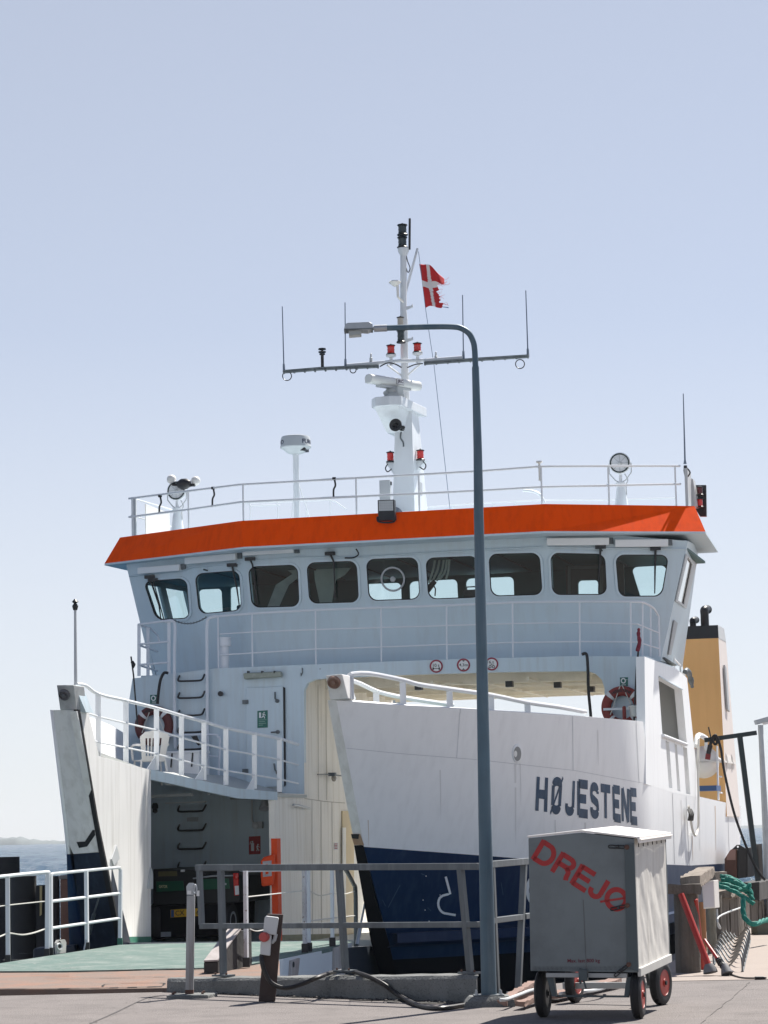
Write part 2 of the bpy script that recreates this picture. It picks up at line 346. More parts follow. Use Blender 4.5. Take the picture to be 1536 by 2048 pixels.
def sea():
    rows, cols = 340, 420; vs = []; fs = []; rd = random.Random(2)
    ys = [14*(2300/14)**(i/(rows-1)) for i in range(rows)]
    wv = [(rd.uniform(.35, 3.2), rd.uniform(-.9, .9)+.5, rd.uniform(0, 6.28)) for _ in range(16)]
    for i, y in enumerate(ys):
        for j in range(cols):
            x = (j/(cols-1)-.5)*2*(y*.5+28); dx = (y*1.0+56)/cols; dy = y*.0155; z = 0
            for k, an, ph in wv:
                lam = 6.28/k
                if lam > 2.2*min(dx, dy): z += .055*lam**.75*math.sin(k*(x*math.sin(an)+y*math.cos(an))+ph)*.35
            z += rd.gauss(0, .05)*min(1.6, dy)*(.6 if y > 60 else .3); vs.append((x, y, SEAZ+z*.8))
    for i in range(rows-1):
        for j in range(cols-1): a = i*cols+j; fs.append((a, a+1, a+cols+1, a+cols))
    o = len(vs); vs += [(-9000, -60, SEAZ-.6), (9000, -60, SEAZ-.6), (9000, 12000, SEAZ-.6), (-9000, 12000, SEAZ-.6)]; fs.append((o, o+1, o+2, o+3))
    me = bpy.data.meshes.new('water'); me.from_pydata(vs, [], fs); me.materials.append(SEA); me.polygons.foreach_set('use_smooth', [True]*len(me.polygons))
    ob = bpy.data.objects.new('water', me); COL.objects.link(ob); struct(ob)
sea()
# far low land with a ragged tree line
mb = MB(); xs = [-900+3.0*i for i in range(760)]; prev = None; rows = []
def ridge(x):
    return 4.2+2.6*math.sin(x*.011+1)+1.6*math.sin(x*.031)+1.1*math.sin(x*.09+2)+random.uniform(-.9, 1.1)+ (1.8 if random.random() < .08 else 0)
for x in xs:
    h = max(1.5, ridge(x)) ; rows.append(h)
for dy, k in ((0, 0.0), (6, .75), (40, 1.0), (120, .3)):
    mb.v += [Vector((x, 2300+dy+x*.12, SEAZ-.2+(h+1.2)*k)) for x, h in zip(xs, rows)]
n = len(xs)
for r in range(3):
    for i in range(n-1): mb.f.append([r*n+i, r*n+i+1, (r+1)*n+i+1, (r+1)*n+i]); mb.m.append(0)
struct(mb.build('far_land', LAND, smooth=80))

KL, KR = G(333, 1984), G(955, 2006)                     # base line of the concrete kerb
kd = (KR-KL).normalized(); kn = Vector((kd.y, -kd.x, 0))
if kn.dot(CAM-KL) < 0: kn = -kn
KD = Vector((.02, .42, 0)); QE = KR+KD+kd*.03                                  # quay corner behind the kerb
R1 = G(1346, 1950)+Vector((-.35, 0, 0)); R2 = Vector((R1.x+5.6, R1.y+30, 0))
KB = KL+KD*1.05
def slab(name, pts, m, t, z=0.0):
    mb = MB(); mb.prism([Vector((p[0], p[1], z)) for p in pts], (0, 0, -t)); return struct(mb.build(name, m, smooth=0))
quay_out = [(-30, -8), (30, -8), (30, 70), (R2.x, R2.y), (R1.x, R1.y)]+[tuple(G(x, y))[:2] for x, y in ((1240, 1957), (1110, 1967), (1040, 1983.5), (985, 1997))]+[(QE.x, QE.y), (KB.x, KB.y), (KB.x, 28.6), (-30, 28.6)]
slab('quay', quay_out, ASPH, 3.0)
s0 = G(1250, 1985); s1 = G(1536, 1958); sl0 = G(1345, 1963)
slab('concrete_apron', [(R1.x+.15, R1.y+.2), (sl0.x, sl0.y), (s1.x+3, s1.y-.3), (29.9, 50), (R2.x+.3, R2.y)], SLAB, .02, .006)
# asphalt cracks / tar seams as thin flat strips
mb = MB(); p = bez([G(180, 2048), G(230, 2026), G(290, 1998), G(330, 1990)], 6)
for a, b in zip(p, p[1:]):
    d = (b-a).normalized(); w_ = Vector((-d.y, d.x, 0))*random.uniform(.006, .014); mb.poly([a+w_+ZX*.004, a-w_+ZX*.004, b-w_+ZX*.004, b+w_+ZX*.004])
struct(mb.build('tar_seam', mat('tar', (.06, .055, .055), .8), smooth=0))

CK = mat('hairline_crack', (.075, .068, .064), .95)
mb = MB(); rg = random.Random(9)
def crack(p, wmin, wmax, jit):
    q = bez(p, 10); q = [v+Vector((rg.uniform(-jit, jit), rg.uniform(-jit, jit), .0045)) for v in q]
    for a, b in zip(q, q[1:]):
        d = (b-a).normalized(); w_ = Vector((-d.y, d.x, 0))*rg.uniform(wmin, wmax); mb.poly([a+w_, a-w_, b-w_, b+w_])
crack([G(-40, 2020), G(60, 2016), G(150, 2022), G(230, 2018)], .001, .004, .012); crack([G(560, 2048), G(640, 2044), G(720, 2047)], .001, .004, .012); crack([G(1110, 2047), G(1250, 2046), G(1400, 2040), G(1536, 2043)], .001, .005, .012)
crack([G(1345, 1968), G(1420, 1964), G(1536, 1961)], .002, .007, .015); crack([G(1400, 2048), G(1460, 2000), G(1500, 1964)], .001, .004, .012)
for _ in range(230):                                    # coarse grit broken out along the seam, and specks further off
    t = rg.random(); p = p_ = G(180, 2048).lerp(G(330, 1990), t)+Vector((rg.gauss(0, .10), rg.gauss(0, .05), 0)) if rg.random() < .6 else G(rg.uniform(0, 1536), rg.uniform(2005, 2047)); r = rg.uniform(.004, .014); k = rg.randint(4, 6)
    if p.y > 27.5 or (p.x > -2.3 and p.y > 25.0 and p.x < 1.2): continue
    mb.poly([p+Vector((math.cos(t2*6.283/k)*r*rg.uniform(.6, 1.2), math.sin(t2*6.283/k)*r*rg.uniform(.6, 1.2), .005)) for t2 in range(k)])
struct(mb.build('ground_cracks', CK, smooth=0, recalc=False))

# ================================================================== the ferry
ferry = thing('ferry', 'white and navy car ferry with orange wheelhouse band and open bow moored at the quay', 'ferry', W(0, 0, SEAZ))
F = ferry
# raked plane of the two stems
PR = Plane(W(8.3, 0, 3.58), W(8.3, 1, 3.58), W(6.2, 0, .2))
stem_px = [(672, 1401), (727, 1690), (778, 1885), (800, 1985)]
stem3 = [S(PR.at(*q)) for q in stem_px]
def stem_at(z):
    zs = [(s[2], s[0], s[1]) for s in stem3][::-1]
    for (z0, a0, b0), (z1, a1, b1) in zip(zs, zs[1:]):
        if z <= z1 or (z1 == zs[-1][0]): t = (z-z0)/(z1-z0); return a0+(a1-a0)*t, b0+(b1-b0)*t
AEND, BFLAT = -11.2, 4.62
def hull_b(a, z):
    as_, bs_ = stem_at(z); bf = BFLAT-.06*max(0, 2.25-z)**1.1; af = 1.75-(3.58-z)*.3
    if a <= af: return bf
    t = (a-af)/(as_-af); return bs_+(bf-bs_)*(1-t**1.9)
top_ch = [(665, 1400), (800, 1410), (950, 1419), (1050, 1425), (1160, 1432), (1290.5, 1443), (1291.5, 1566), (1345, 1583), (1398, 1593), (1482, 1612)]
paint_ch = [(720, 1693), (1057, 1718), (1332, 1729), (1382, 1731), (1450, 1727), (1490, 1724)]
def solve_z(u, ch, z):
    for _ in range(25):
        as_, _b = stem_at(z); a = as_+(AEND-as_)*u; P = W(a, hull_b(a, z), z); x, y = proj(P)
        z += .6*(y-lerp_chain(ch, x))*(P-CAM).dot(FW)/FPX
    return z
NU = 90; us = [(i/NU)**1.0 for i in range(NU+1)]
as0 = stem_at(3.5)[0]; ustep = (as0-1.72)/(as0-AEND); us = sorted(us+[ustep-.0005, ustep+.0005])
hb = MB(); rows = []; TOPC = []
for u in us:
    zt = solve_z(u, top_ch, 3.4); zp = solve_z(u, paint_ch, 1.3); st = .27
    zs = [zt, zt*.75+zp*.25, zt*.5+zp*.5, zt*.25+zp*.75, zp, zp, zp*.66+st*.34, zp*.33+st*.67, st, -.12, -.12, -1.7]
    r = []
    for z in zs:
        as_, _b = stem_at(z); a = as_+(AEND-as_)*u; r.append(W(a, hull_b(a, z), z))
    rows.append(r); TOPC.append((u, r[0]))
nr = len(rows[0])
for r in rows: hb.v += r
for i in range(len(rows)-1):
    for j in range(nr-1):
        if j in (4, 9): continue
        hb.f.append([i*nr+j, i*nr+j+1, (i+1)*nr+j+1, (i+1)*nr+j]); hb.m.append(0 if j < 4 else (1 if j < 10 else 2))
HBVH = BVHTree.FromPolygons(hb.v, hb.f)
hull = hb.build('hull', [HULLW, NAVY, BOOT], F, smooth=50)
md = hull.modifiers.new('plate', 'SOLIDIFY'); md.thickness = .07; md.offset = -1; md = hull.modifiers.new('crease', 'EDGE_SPLIT'); md.split_angle = math.radians(40)
def on_hull(x, y, lift=.006):
    d = ray(x, y).normalized(); loc, nrm, i, dist = HBVH.ray_cast(CAM, d)
    if loc is None: loc = B(x, y, 4.62); nrm = BX
    if nrm.dot(d) > 0: nrm = -nrm
    return loc+nrm*lift
def hull_decal(quads, name, m, lift=.006):
    mb = MB()
    for q in quads: mb.poly([on_hull(p[0], p[1], lift) for p in q])
    return mb.build(name, m, F, smooth=0, recalc=False)
def top_at(px, inset=.05):
    best = min(TOPC, key=lambda t: abs(proj(t[1])[0]-px)); P = best[1]; a, b, z = S(P); return W(a, b-inset, z)
# name on the bow
def letter(boxc, st, w):
    out = []
    for q in strokes_px([(p, w) for p in st], 5):
        c = []
        for p in q:
            u, v = p[0], 1-p[1]
            top = Vector(boxc[0]).lerp(Vector(boxc[1]), u); bot = Vector(boxc[3]).lerp(Vector(boxc[2]), u); c.append(tuple(top.lerp(bot, v)))
        out.append(c)
    return out
GL = {'H': [[(.14, 0), (.14, 1)], [(.86, 0), (.86, 1)], [(.14, .5), (.86, .5)]],
      'O': [[(.15, .2), (.15, .8)]+arc2(.5, .8, .35, .13, 180, 0, 8)+[(.85, .2)]+arc2(.5, .2, .35, .13, 0, -180, 8)],
      '/': [[(-.02, -.06), (1.02, 1.06)]],
      'J': [[(.85, 1), (.85, .2)]+arc2(.5, .2, .35, .13, 0, -180, 8)+[(.15, .3)]],
      'E': [[(.14, 0), (.14, 1)], [(.14, .93), (1, .93)], [(.14, .5), (.85, .5)], [(.14, .07), (1, .07)]],
      'S': [[(.85, .72), (.85, .8)]+arc2(.5, .8, .35, .13, 0, 180, 8)+[(.15, .66), (.2, .57), (.8, .43), (.85, .34), (.85, .2)]+arc2(.5, .2, .35, .13, 0, -180, 8)+[(.15, .28)]],
      'T': [[(0, .93), (1, .93)], [(.5, 0), (.5, 1)]], 'N': [[(.14, 0), (.14, 1)], [(.86, 0), (.86, 1)], [(.16, .97), (.84, .03)]]}
def nb(x0, y0, x1, y1, x2, y2, x3, y3): return ((x0, y0), (x1, y1), (x2, y2), (x3, y3))
name_boxes = [('H', nb(1073, 1553, 1096, 1555.5, 1094, 1624, 1070, 1621)), ('O', nb(1104, 1557, 1125, 1559, 1121, 1626, 1101, 1623)), ('/', nb(1104, 1557, 1125, 1559, 1121, 1626, 1101, 1623)),
              ('J', nb(1133, 1560, 1150, 1562, 1148, 1629, 1129, 1626)), ('E', nb(1154, 1562, 1175, 1565, 1175, 1633, 1154, 1630)), ('S', nb(1180, 1567, 1197, 1570, 1198, 1635, 1180, 1632)),
              ('T', nb(1201, 1571, 1220, 1574, 1220, 1638, 1202, 1635)), ('E', nb(1224, 1573, 1239, 1576, 1241, 1642, 1226, 1639)), ('N', nb(1242, 1576, 1258, 1578, 1258, 1645, 1243, 1642)),
              ('E', nb(1258.5, 1579, 1272, 1581, 1274, 1647, 1260, 1645))]
for ch, bx in name_boxes:
    w = {'/': .055}.get(ch, .135)
    hull_decal(letter(bx, GL[ch], w), 'name_letter' if ch != '/' else 'name_letter', LETN)
# bow thruster marks, draught ticks
hull_decal(strokes_px([([(891, 1753), (900, 1787), (885, 1791)]+arc2(893, 1807, 17, 20, 215, 90, 8)[0:] + [(911, 1830)], 2.3)], 3), 'bulb_mark', LETW)
hull_decal(strokes_px([(arc2(1077, 1780, 23, 32, 0, 360, 26), 3.2), ([(1056, 1766), (1098, 1794)], 6), ([(1056, 1794), (1098, 1766)], 6)], 3), 'thruster_mark', LETW)
# weld seams
SEAM = mat('seam_shadow_paint', (.60, .62, .65), .5)
for st_ in ([(692, 1496), (800, 1507), (953, 1519), (1150, 1541), (1230, 1556), (1290, 1567)], [(920, 1417), (913, 1516)], [(1145, 1432), (1146, 1541)], [(1272, 1442), (1278, 1566)], [(1345, 1586), (1349, 1728)], [(1372, 1592), (1379, 1730)], [(1455, 1608), (1459, 1722)]):
    hull_decal(strokes_px([(st_, .55)], 10), 'weld_seam', SEAM, .004)
# rust and grime runs below fittings
RUN = mat('grime_run', (.74, .745, .75), .5); RRUN = mat('rust_run', (.62, .52, .45), .6)
for x, y0, y1, w_, m_ in ((1030, 1527, 1690, 2.2, RUN), (1040, 1527, 1610, 1.2, RUN), (880, 1540, 1640, 1.5, RUN), (1110, 1640, 1712, 1.3, RUN), (1170, 1645, 1718, 1.8, RUN), (1195, 1460, 1530, 1.2, RUN), (1362, 1600, 1690, 1.0, RUN), (1398, 1600, 1700, 1.2, RUN), (1430, 1612, 1700, 1.0, RRUN), (736, 1640, 1692, .8, RRUN), (1384, 1672, 1722, .8, RRUN)):
    hull_decal([[(x-w_, y0), (x+w_, y0), (x+w_*.7+1, (y0+y1)/2), (x-w_*.6+1, (y0+y1)/2)], [(x-w_*.6+1, (y0+y1)/2), (x+w_*.7+1, (y0+y1)/2), (x+1.6, y1), (x+1.2, y1)]], 'grime_streak', m_, .003)
SC_ = mat('paint_scratch', (.05, .085, .15), .6)
for st_ in ([(800, 1770), (776, 1815)], [(842, 1747), (849, 1750)], [(855, 1815), (862, 1822)], [(765, 1800), (771, 1812)], [(1002, 1765), (1006, 1790)]):
    hull_decal(strokes_px([(st_, .6)], 3), 'paint_scratch', SC_, .003)
for x, y in ((852, 1752), (846, 1800), (850, 1820), (858, 1842), (880, 1790)):
    hull_decal([[(x-1, y-1), (x+1, y-.8), (x+1.2, y+.8), (x-.8, y+1)]], 'paint_chip', LETW, .003)
# porthole fairlead
fc = on_hull(1035, 1507, .0)
fe = [on_hull(1035+11*math.cos(t*math.pi/12), 1507+19*math.sin(t*math.pi/12), .012) for t in range(24)]
fi = [on_hull(1033+7.5*math.cos(t*math.pi/12), 1507+14.5*math.sin(t*math.pi/12), .02) for t in range(24)]
fn = (fe[0]-fe[12]).cross(fe[6]-fe[18]).normalized(); fn = fn if fn.dot(CAM-fc) > 0 else -fn
mb = MB(); mb.ring(fe, fi, -fn*.03); fl = mb.build('fairlead', HULLW, F)
mb = MB(); mb.poly([p+fn*.001 for p in fi]); mb.build('fairlead_painted_shade', mat('fairlead_shadow', (.30, .31, .31), .6), fl, smooth=0)  # flat disc: the shade of the opening is painted, no hole is cut
mb = MB(); mb.poly([p.lerp(fi[12], .55)+fn*.004 for p in fi]); mb.build('fairlead_painted_light', mat('fairlead_lit_patch', (.85, .85, .83), .6), fl, smooth=0)  # pale disc painting the light seen through the opening
# rubbing strake
mb = MB(); path = []
for i in range(0, len(us), 3):
    u = us[i]; z = .27; as_, _b = stem_at(z); a = as_+(AEND-as_)*u; path.append(W(a, hull_b(a, z), z))
for p, q in zip(path, path[1:]):
    mb.v += [p+Vector((0, 0, 0)), p+BX*.16, p+BX*.16-ZX*.14, p-ZX*.2, q, q+BX*.16, q+BX*.16-ZX*.14, q-ZX*.2]; o = len(mb.v)-8
    for f in ([0, 1, 5, 4], [1, 2, 6, 5], [2, 3, 7, 6]): mb.f.append([o+i for i in f]); mb.m.append(0)
mb.build('rubbing_strake', NAVY, F, smooth=20)
# right stem plate
def on(pl, pts): return [pl.at(x, y) for x, y in pts]
inward = AX*-.5
mb = MB(); mb.prism(on(PR, [(655, 1400), (672.5, 1400), (703, 1560), (726, 1683), (708, 1683), (690, 1590)]), AX*-.35); mb.build('stem', STEMW, F, smooth=0)
mb = MB(); mb.prism(on(PR, [(708, 1690.5), (727, 1690.5), (752, 1800), (778, 1885), (800, 1985), (770, 1985), (742, 1885), (727, 1800)]), AX*-.35); mb.build('stem', BOOT, F, smooth=0)
mb = MB(); mb.prism(on(PR.off(.012), [(702, 1668), (720, 1668), (727.5, 1690), (708, 1690)]), AX*-.3); bxr = mb.build('stem_pocket', mat('rusty_stem_pocket', (.46, .33, .22), .8, var=.4, scale=7, stain=(.20, .07, .03), stain_amt=.9), F, smooth=0)
mb = MB(); mb.poly(on(PR.off(.016), [(702, 1668), (718, 1668), (717, 1678), (704, 1677)])); mb.build('pocket_recess', BLACK, bxr, smooth=0)
def post_tip(px, m):
    mb = MB(); mb.prism(on(PR.off(.02), px), AX*-.42); return mb.build('bow_post_head', m, F, bevel=.012, smooth=0)
def boss(par, x, y, r, m):
    c = PR.at(x, y)+PR.n*.02; mb = MB(); mb.lathe(c, PR.n, [(r, 0), (r, .035), (r*.82, .05), (r*.78, .02), (r*.35, .02), (r*.3, .05), (0, .055)], 20); mb.build('lock_boss', m, par)
t1 = post_tip([(651, 1351), (684, 1348), (696, 1397), (660, 1400)], STEMW); boss(t1, 669, 1362, .095, mat('rusty_boss', (.33, .24, .19), .8, var=.4, scale=12, stain=(.18, .06, .03), stain_amt=.9))
mb = MB(); mb.prism(on(PR.off(-.1), [(684, 1350), (690, 1362), (701, 1397), (693, 1397)]), AX*-.3); mb.build('bow_post_bracket', WHITE, F, smooth=0)
# bulwark rail and deck on the right side of the bow
def rail_piece(name, paths, posts, m, pw=.06, r=.028, parent=None, seg=8, flat=True):
    par = parent or F; mb = MB()
    for p in paths: mb.tube(p, r, seg)
    o = mb.build(name, m, par)
    for (p, q) in posts:
        k = MB()
        if flat: k.bar(p, q, pw, .012 if pw > .05 else pw, up=AX)
        else: k.tube([p, q], pw/2, 6)
        k.build('post', m, o, smooth=30)
    return o
pts = []
for x, y in [(692, 1349), (740, 1347), (800, 1360), (850, 1369), (902, 1378), (985, 1390), (1065, 1405), (1120, 1414), (1175, 1424)]: pts.append(vz(top_at(x), y))
PIn = Plane(W(7.6, 1.17, 3), W(1.9, 2.95, 3), W(1.9, 2.95, 2)); inner = [pts[0]]+[PIn.at(*q) for q in [(694, 1357), (720, 1367), (752, 1382), (790, 1392), (850, 1402), (905, 1410)]]
posts = [(vz(top_at(x), yb), vz(top_at(x), yt)) for x, yb, yt in [(708, 1399, 1350), (803, 1409, 1361), (902, 1414, 1378), (985, 1421, 1391), (1065, 1426, 1405)]]
posts.append((PIn.at(753, 1412), PIn.at(752, 1383)))
rail_piece('bulwark_rail', [bez(pts, 3), bez(inner, 3)], posts, WHITE_CLEAN, pw=.09, r=.035)
fd = []
for t in [t for t in TOPC if .07 < t[0] < ustep][::6]:
    a, b, z = S(t[1]); fd.append(W(a, hull_b(a, z-.55)-.12, z-.55))
inn = [W(7.3, 1.17, 3.0), W(5, 1.75, 2.75), W(1.9, 2.9, 2.7), W(-.1, 3.2, 2.7)]
mb = MB(); mb.prism(fd+[W(-.1, 4.4, 2.7)]+inn[::-1], (0, 0, -.05)); mb.build('foredeck', mat('green_foredeck', (.03, .10, .08), .6), F, smooth=0)
mb = MB()
for p, q in zip(inn, inn[1:]):
    lo = W(5.0, 1.5, -.1) if p is inn[0] else Vector((p.x, p.y, -.2)); mb.prism([p+ZX*.1, q+ZX*.1, Vector((q.x, q.y, -.2)), lo], BX*.08)
mb.build('inner_bulwark', WHITE, F, smooth=0)
# the car deck
mb = MB(); dz = lambda a: -.1+.045*max(a, 0)
mb.prism([W(5.9, -2.7, dz(5.9)), W(5.9, 1.25, dz(5.9)), W(4, 1.9, dz(4)), W(0, 3.2, dz(0)), W(0, -4.4, dz(0)), W(4, -3.3, dz(4))], (0, 0, -.1), 0)
mb.prism([W(-.001, -1.66, -.1), W(-.001, 3.2, -.1), W(-12, 3.2, -.1), W(-12, -1.66, -.1)], (0, 0, -.1), 0)
mb.build('car_deck', mat('worn_car_deck', (.58, .59, .56), .7, var=.2, scale=2), F, smooth=0)
# ---- left bow: stem, inner bulwark, outer shell
b1 = S(A(302, 1545, 4.0))[1]; b2 = S(A(160, 1430, 8.2))[1]
PI_ = Plane(W(4, b1, 0), W(8.2, b2, 0), W(4, b1, 2))
inl = on(PI_, [(153, 1422), (177, 1425), (198, 1512), (302, 1540), (302, 1888), (243, 1889), (236, 1858), (212, 1733), (194, 1640)])
mb = MB(); mb.prism(inl, -PI_.n*.1); ib = mb.build('inner_bulwark', STEMW, F, smooth=0)
mb = MB(); mb.prism(on(PI_.off(.004), [(243, 1874), (301.6, 1873), (301.6, 1886), (244, 1888)]), PI_.n*.006); mb.build('green_base_band', GREENTRIM, ib, smooth=0)
mb = MB(); mb.prism(on(PI_.off(.004), [(231, 1690), (237, 1717), (226, 1732), (221, 1718)]), PI_.n*.02); mb.build('diamond_plate', GREYB, ib, smooth=0)
mb = MB(); mb.prism(on(PI_.off(.004), [(300, 1735), (304, 1748), (304, 1778), (294, 1777), (297, 1752)]), PI_.n*.02); mb.build('rag_hook', GREYB, ib, smooth=0)
PRl = PR
sl_w = on(PRl, [(107, 1420), (150, 1420), (170, 1540), (197, 1704), (147, 1708), (138, 1690), (133, 1640)])
mb = MB(); mb.prism(sl_w, AX*-.4); stl = mb.build('stem', STEMW, F, smooth=0)
mb = MB(); mb.prism(on(PRl, [(147, 1709), (197, 1705), (243, 1889), (250, 1930), (178, 1930), (160, 1850)]), AX*-.4); mb.build('stem', mat('black_navy_stem_paint', (.010, .017, .035), .5, var=.3, scale=2, stain=(.05, .07, .10), stain_amt=.5, streak=True), F, smooth=0)
mb = MB(); mb.prism(on(PRl.off(.02), [(147, 1419), (157, 1419), (194, 1640), (213, 1733), (244, 1889), (234, 1889), (203, 1733), (186, 1640)]), AX*-.06); mb.build('rubber_seal', BLACK, F, smooth=0)
mb = MB(); mb.prism(on(PRl.off(.006), [(153, 1684), (170, 1683), (185, 1660), (189, 1660), (190, 1670), (174, 1693), (158, 1696)]), AX*-.01); mb.build('paint_scrape', BLACK, stl, smooth=0)
t2 = post_tip([(113, 1370), (147, 1370), (153, 1420), (120, 1420)], mat('grey_scuffed_paint', (.42, .43, .43), .6, var=.25, scale=6, stain=(.16, .15, .15), stain_amt=.8)); boss(t2, 130, 1387, .085, mat('dark_boss', (.12, .12, .13), .6, var=.3, scale=9))
mb = MB(); mb.prism(on(PRl.off(-.12), [(147, 1369), (155, 1384), (172, 1424), (154, 1424)]), AX*-.3); mb.build('bow_post_bracket', WHITE, F, smooth=0)
ls = []
edge = [(107, 1420), (133, 1640), (140, 1708), (178, 1930)]
for x, y in edge:
    p = PRl.at(x, y); a, b, z = S(p); t = (z+.5)/4
    ls.append([p, W(5.5, b-.45, z), W(3, -3.75-.3*t, z), W(0, -4.75-.2*t, z), W(AEND, -4.75-.2*t, z)])
mb = MB()
for r in ls: mb.v += r
for j in range(3):
    for i in range(4): mb.f.append([j*5+i, j*5+i+1, (j+1)*5+i+1, (j+1)*5+i]); mb.m.append(0 if j < 2 else 1)
lh = mb.build('hull', [HULLW, NAVY], F, smooth=60); md = lh.modifiers.new('plate', 'SOLIDIFY'); md.thickness = .05; md.offset = 1
p = vz(PRl.at(141, 1369)-AX*.2, 1369); q = vz(p, 1212)
mb = MB(); mb.tube([p, q], [.025, .018], 8); js = mb.build('jack_staff', GREYB, F)
mb = MB(); mb.lathe(q, ZX, [(.03, -.06), (.045, 0), (.02, .04), (.05, .06), (.015, .1)], 8); mb.build('staff_top', BLACKP, js)
# left foredeck with fascia, rail and ceiling
PFs = Plane(W(4, b1, 0), W(1.8, -1.64, 0), W(4, b1, 2))
ftop = [(302, 1539), (350, 1549), (400, 1560.5), (440, 1569), (477, 1577), (555, 1584)]; fbot = [(555, 1600), (478, 1597), (440, 1589), (400, 1580.5), (350, 1569), (302, 1559)]
mb = MB(); mb.prism(on(PFs, ftop+fbot), -PFs.n*.08); mb.build('deck_fascia', WHITE, F, smooth=0)
# deck plate behind the fascia, following its sheer
dk = [S(p) for p in on(PFs, [(302, 1541), (400, 1562), (477, 1579), (555, 1586)])]
mb = MB()
for (a0, q0, z0), (a1, q1, z1) in zip(dk, dk[1:]):
    mb.prism([W(a0-.05, q0, z0-.01), W(a1-.05, q1, z1-.01), W(0, q1-1.2 if q1 > -2 else q1, z1-.02), W(0, q0, z0-.02)][:4], (0, 0, -.05))
a0, q0, z0 = dk[0]; mb.prism([W(a0, q0, z0-.012), W(0, q0, z0-.02), W(0, -4.75, z0), W(4, -4.0, z0), W(7.6, -3.05, z0+.25), W(7.6, b2-.1, z0+.25)], (0, 0, -.05))
a0, q0, z0 = dk[-1]; mb.prism([W(a0, q0, z0-.014), W(0, q0, z0-.014), W(0, q0-1.4, z0-.014), W(a0, q0-.25, z0-.014)], (0, 0, -.05))
mb.build('foredeck', mat('pale_deck_underside', (.50, .52, .50), .6), F, smooth=0)
posts_px = [(203, 1388, 1518), (258, 1401, 1528), (316, 1416, 1540), (366, 1431, 1550), (411, 1443, 1560), (455, 1456, 1570), (512, 1467, 1577), (562, 1477, 1584)]
def fp(x, y):
    return PI_.at(x, y)-PI_.n*.05 if x < 302 else PFs.at(x, y)-PFs.n*.04
rp = [fp(160, 1368), fp(178, 1371)]+[fp(x, y) for x, y, _ in posts_px]+[PFs.at(600, 1489)-PFs.n*.04]
m1 = [fp(176, 1424)]+[fp(x, y) for x, y in [(203, 1433), (258, 1446), (316, 1460), (366, 1475), (411, 1487), (455, 1499), (512, 1509), (562, 1519), (600, 1530)]]
m2 = [fp(190, 1480)]+[fp(x, y) for x, y in [(203, 1484), (258, 1495), (316, 1508), (366, 1520), (411, 1532), (455, 1541), (512, 1550), (562, 1558), (600, 1567)]]
o = rail_piece('foredeck_rail', [bez(rp, 3)], [(fp(x, yb), fp(x, yt)) for x, yt, yb in posts_px], WHITE_CLEAN, pw=.085, r=.028)
mb = MB(); mb.tube(m1, .017, 6); mb.tube(m2, .017, 6); mb.build('middle_rails', WHITE_CLEAN, o)
for x, y0, y1, dx in [(306, 1512, 1536, -14), (402, 1533, 1556, -16), (504, 1552, 1577, -16)]:
    p = fp(x+8, y0); q1 = fp(x+dx+8, y1+2); q2 = fp(x+8, y1+4); mb = MB(); mb.prism([p, q1, q2], -PFs.n*.015); mb.build('post_gusset', WHITE_CLEAN, o, smooth=0)
# ---- front bulkhead of the deckhouse, plane a = 0
PF = Plane(W(0, 0, 0), W(0, 1, 0), W(0, 0, 1))
outer = [(265, 1357), (430, 1337), (600, 1330), (860, 1320), (1160, 1312), (1288, 1313), (1284, 1470), (1211, 1470), (1209, 1376), (1204, 1360), (1192, 1348), (1176, 1342), (1000, 1344), (800, 1350), (650, 1357), (630, 1359), (615, 1366), (608, 1380), (609, 1896), (240, 1896), (243, 1500)]
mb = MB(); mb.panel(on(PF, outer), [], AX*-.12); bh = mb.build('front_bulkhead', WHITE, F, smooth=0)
bs = [S(p) for p in on(PF, [(262, 1357), (430, 1337), (600, 1330), (860, 1320), (1160, 1312), (1290, 1313)])]
ztop = 4.62
mb = MB(); mb.prism([W(-.121, -4.68, ztop-.02), W(-.121, 4.4, ztop-.02), W(-3.3, 4.4, ztop-.02), W(-3.3, 3.75, ztop-.02), W(-6.3, 3.75, ztop-.02), W(-6.3, -4.68, ztop-.02)], (0, 0, -.1)); mb.build('bridge_deck', WHITE, F, smooth=0)
CE = mat('cream_ceiling', (.90, .84, .72), .55, var=.06, scale=2, stain=(.5, .44, .35), stain_amt=.4)
mb = MB(); mb.prism([W(-.13, -1.6, 4.5), W(-.13, 3.65, 4.5), W(-6.3, 3.65, 4.5), W(-6.3, -1.6, 4.5)], (0, 0, -.03)); ce = mb.build('tunnel_ceiling', CE, F, smooth=0)
for a in (-1.2, -2.6, -4.0, -5.4, -6.2):
    mb = MB(); mb.box(W(a, .85, 4.38), (.05, 2.4, .09), (AX, BX, ZX)); mb.build('ceiling_beam', CE, ce, smooth=0)
mb = MB()
for b in (.6, 1.4, 2.3): mb.tube([W(-.3, b, 4.30), W(-6.2, b+.1, 4.30)], .03, 6)
mb.tube([W(-.9, -.2, 4.31), W(-.9, .8, 4.31), W(-2.2, 1.6, 4.31), W(-2.2, 3, 4.31)], .025, 6); mb.build('pipe_run', CE, ce)
for a, b in ((-.6, .3), (-.7, 1.9), (-1.5, 2.6), (-3.2, 2.9)):
    mb = MB(); mb.box(W(a, b, 4.24), (.07, .06, .05), (AX, BX, ZX)); mb.build('junction_box', BLACKP, ce)
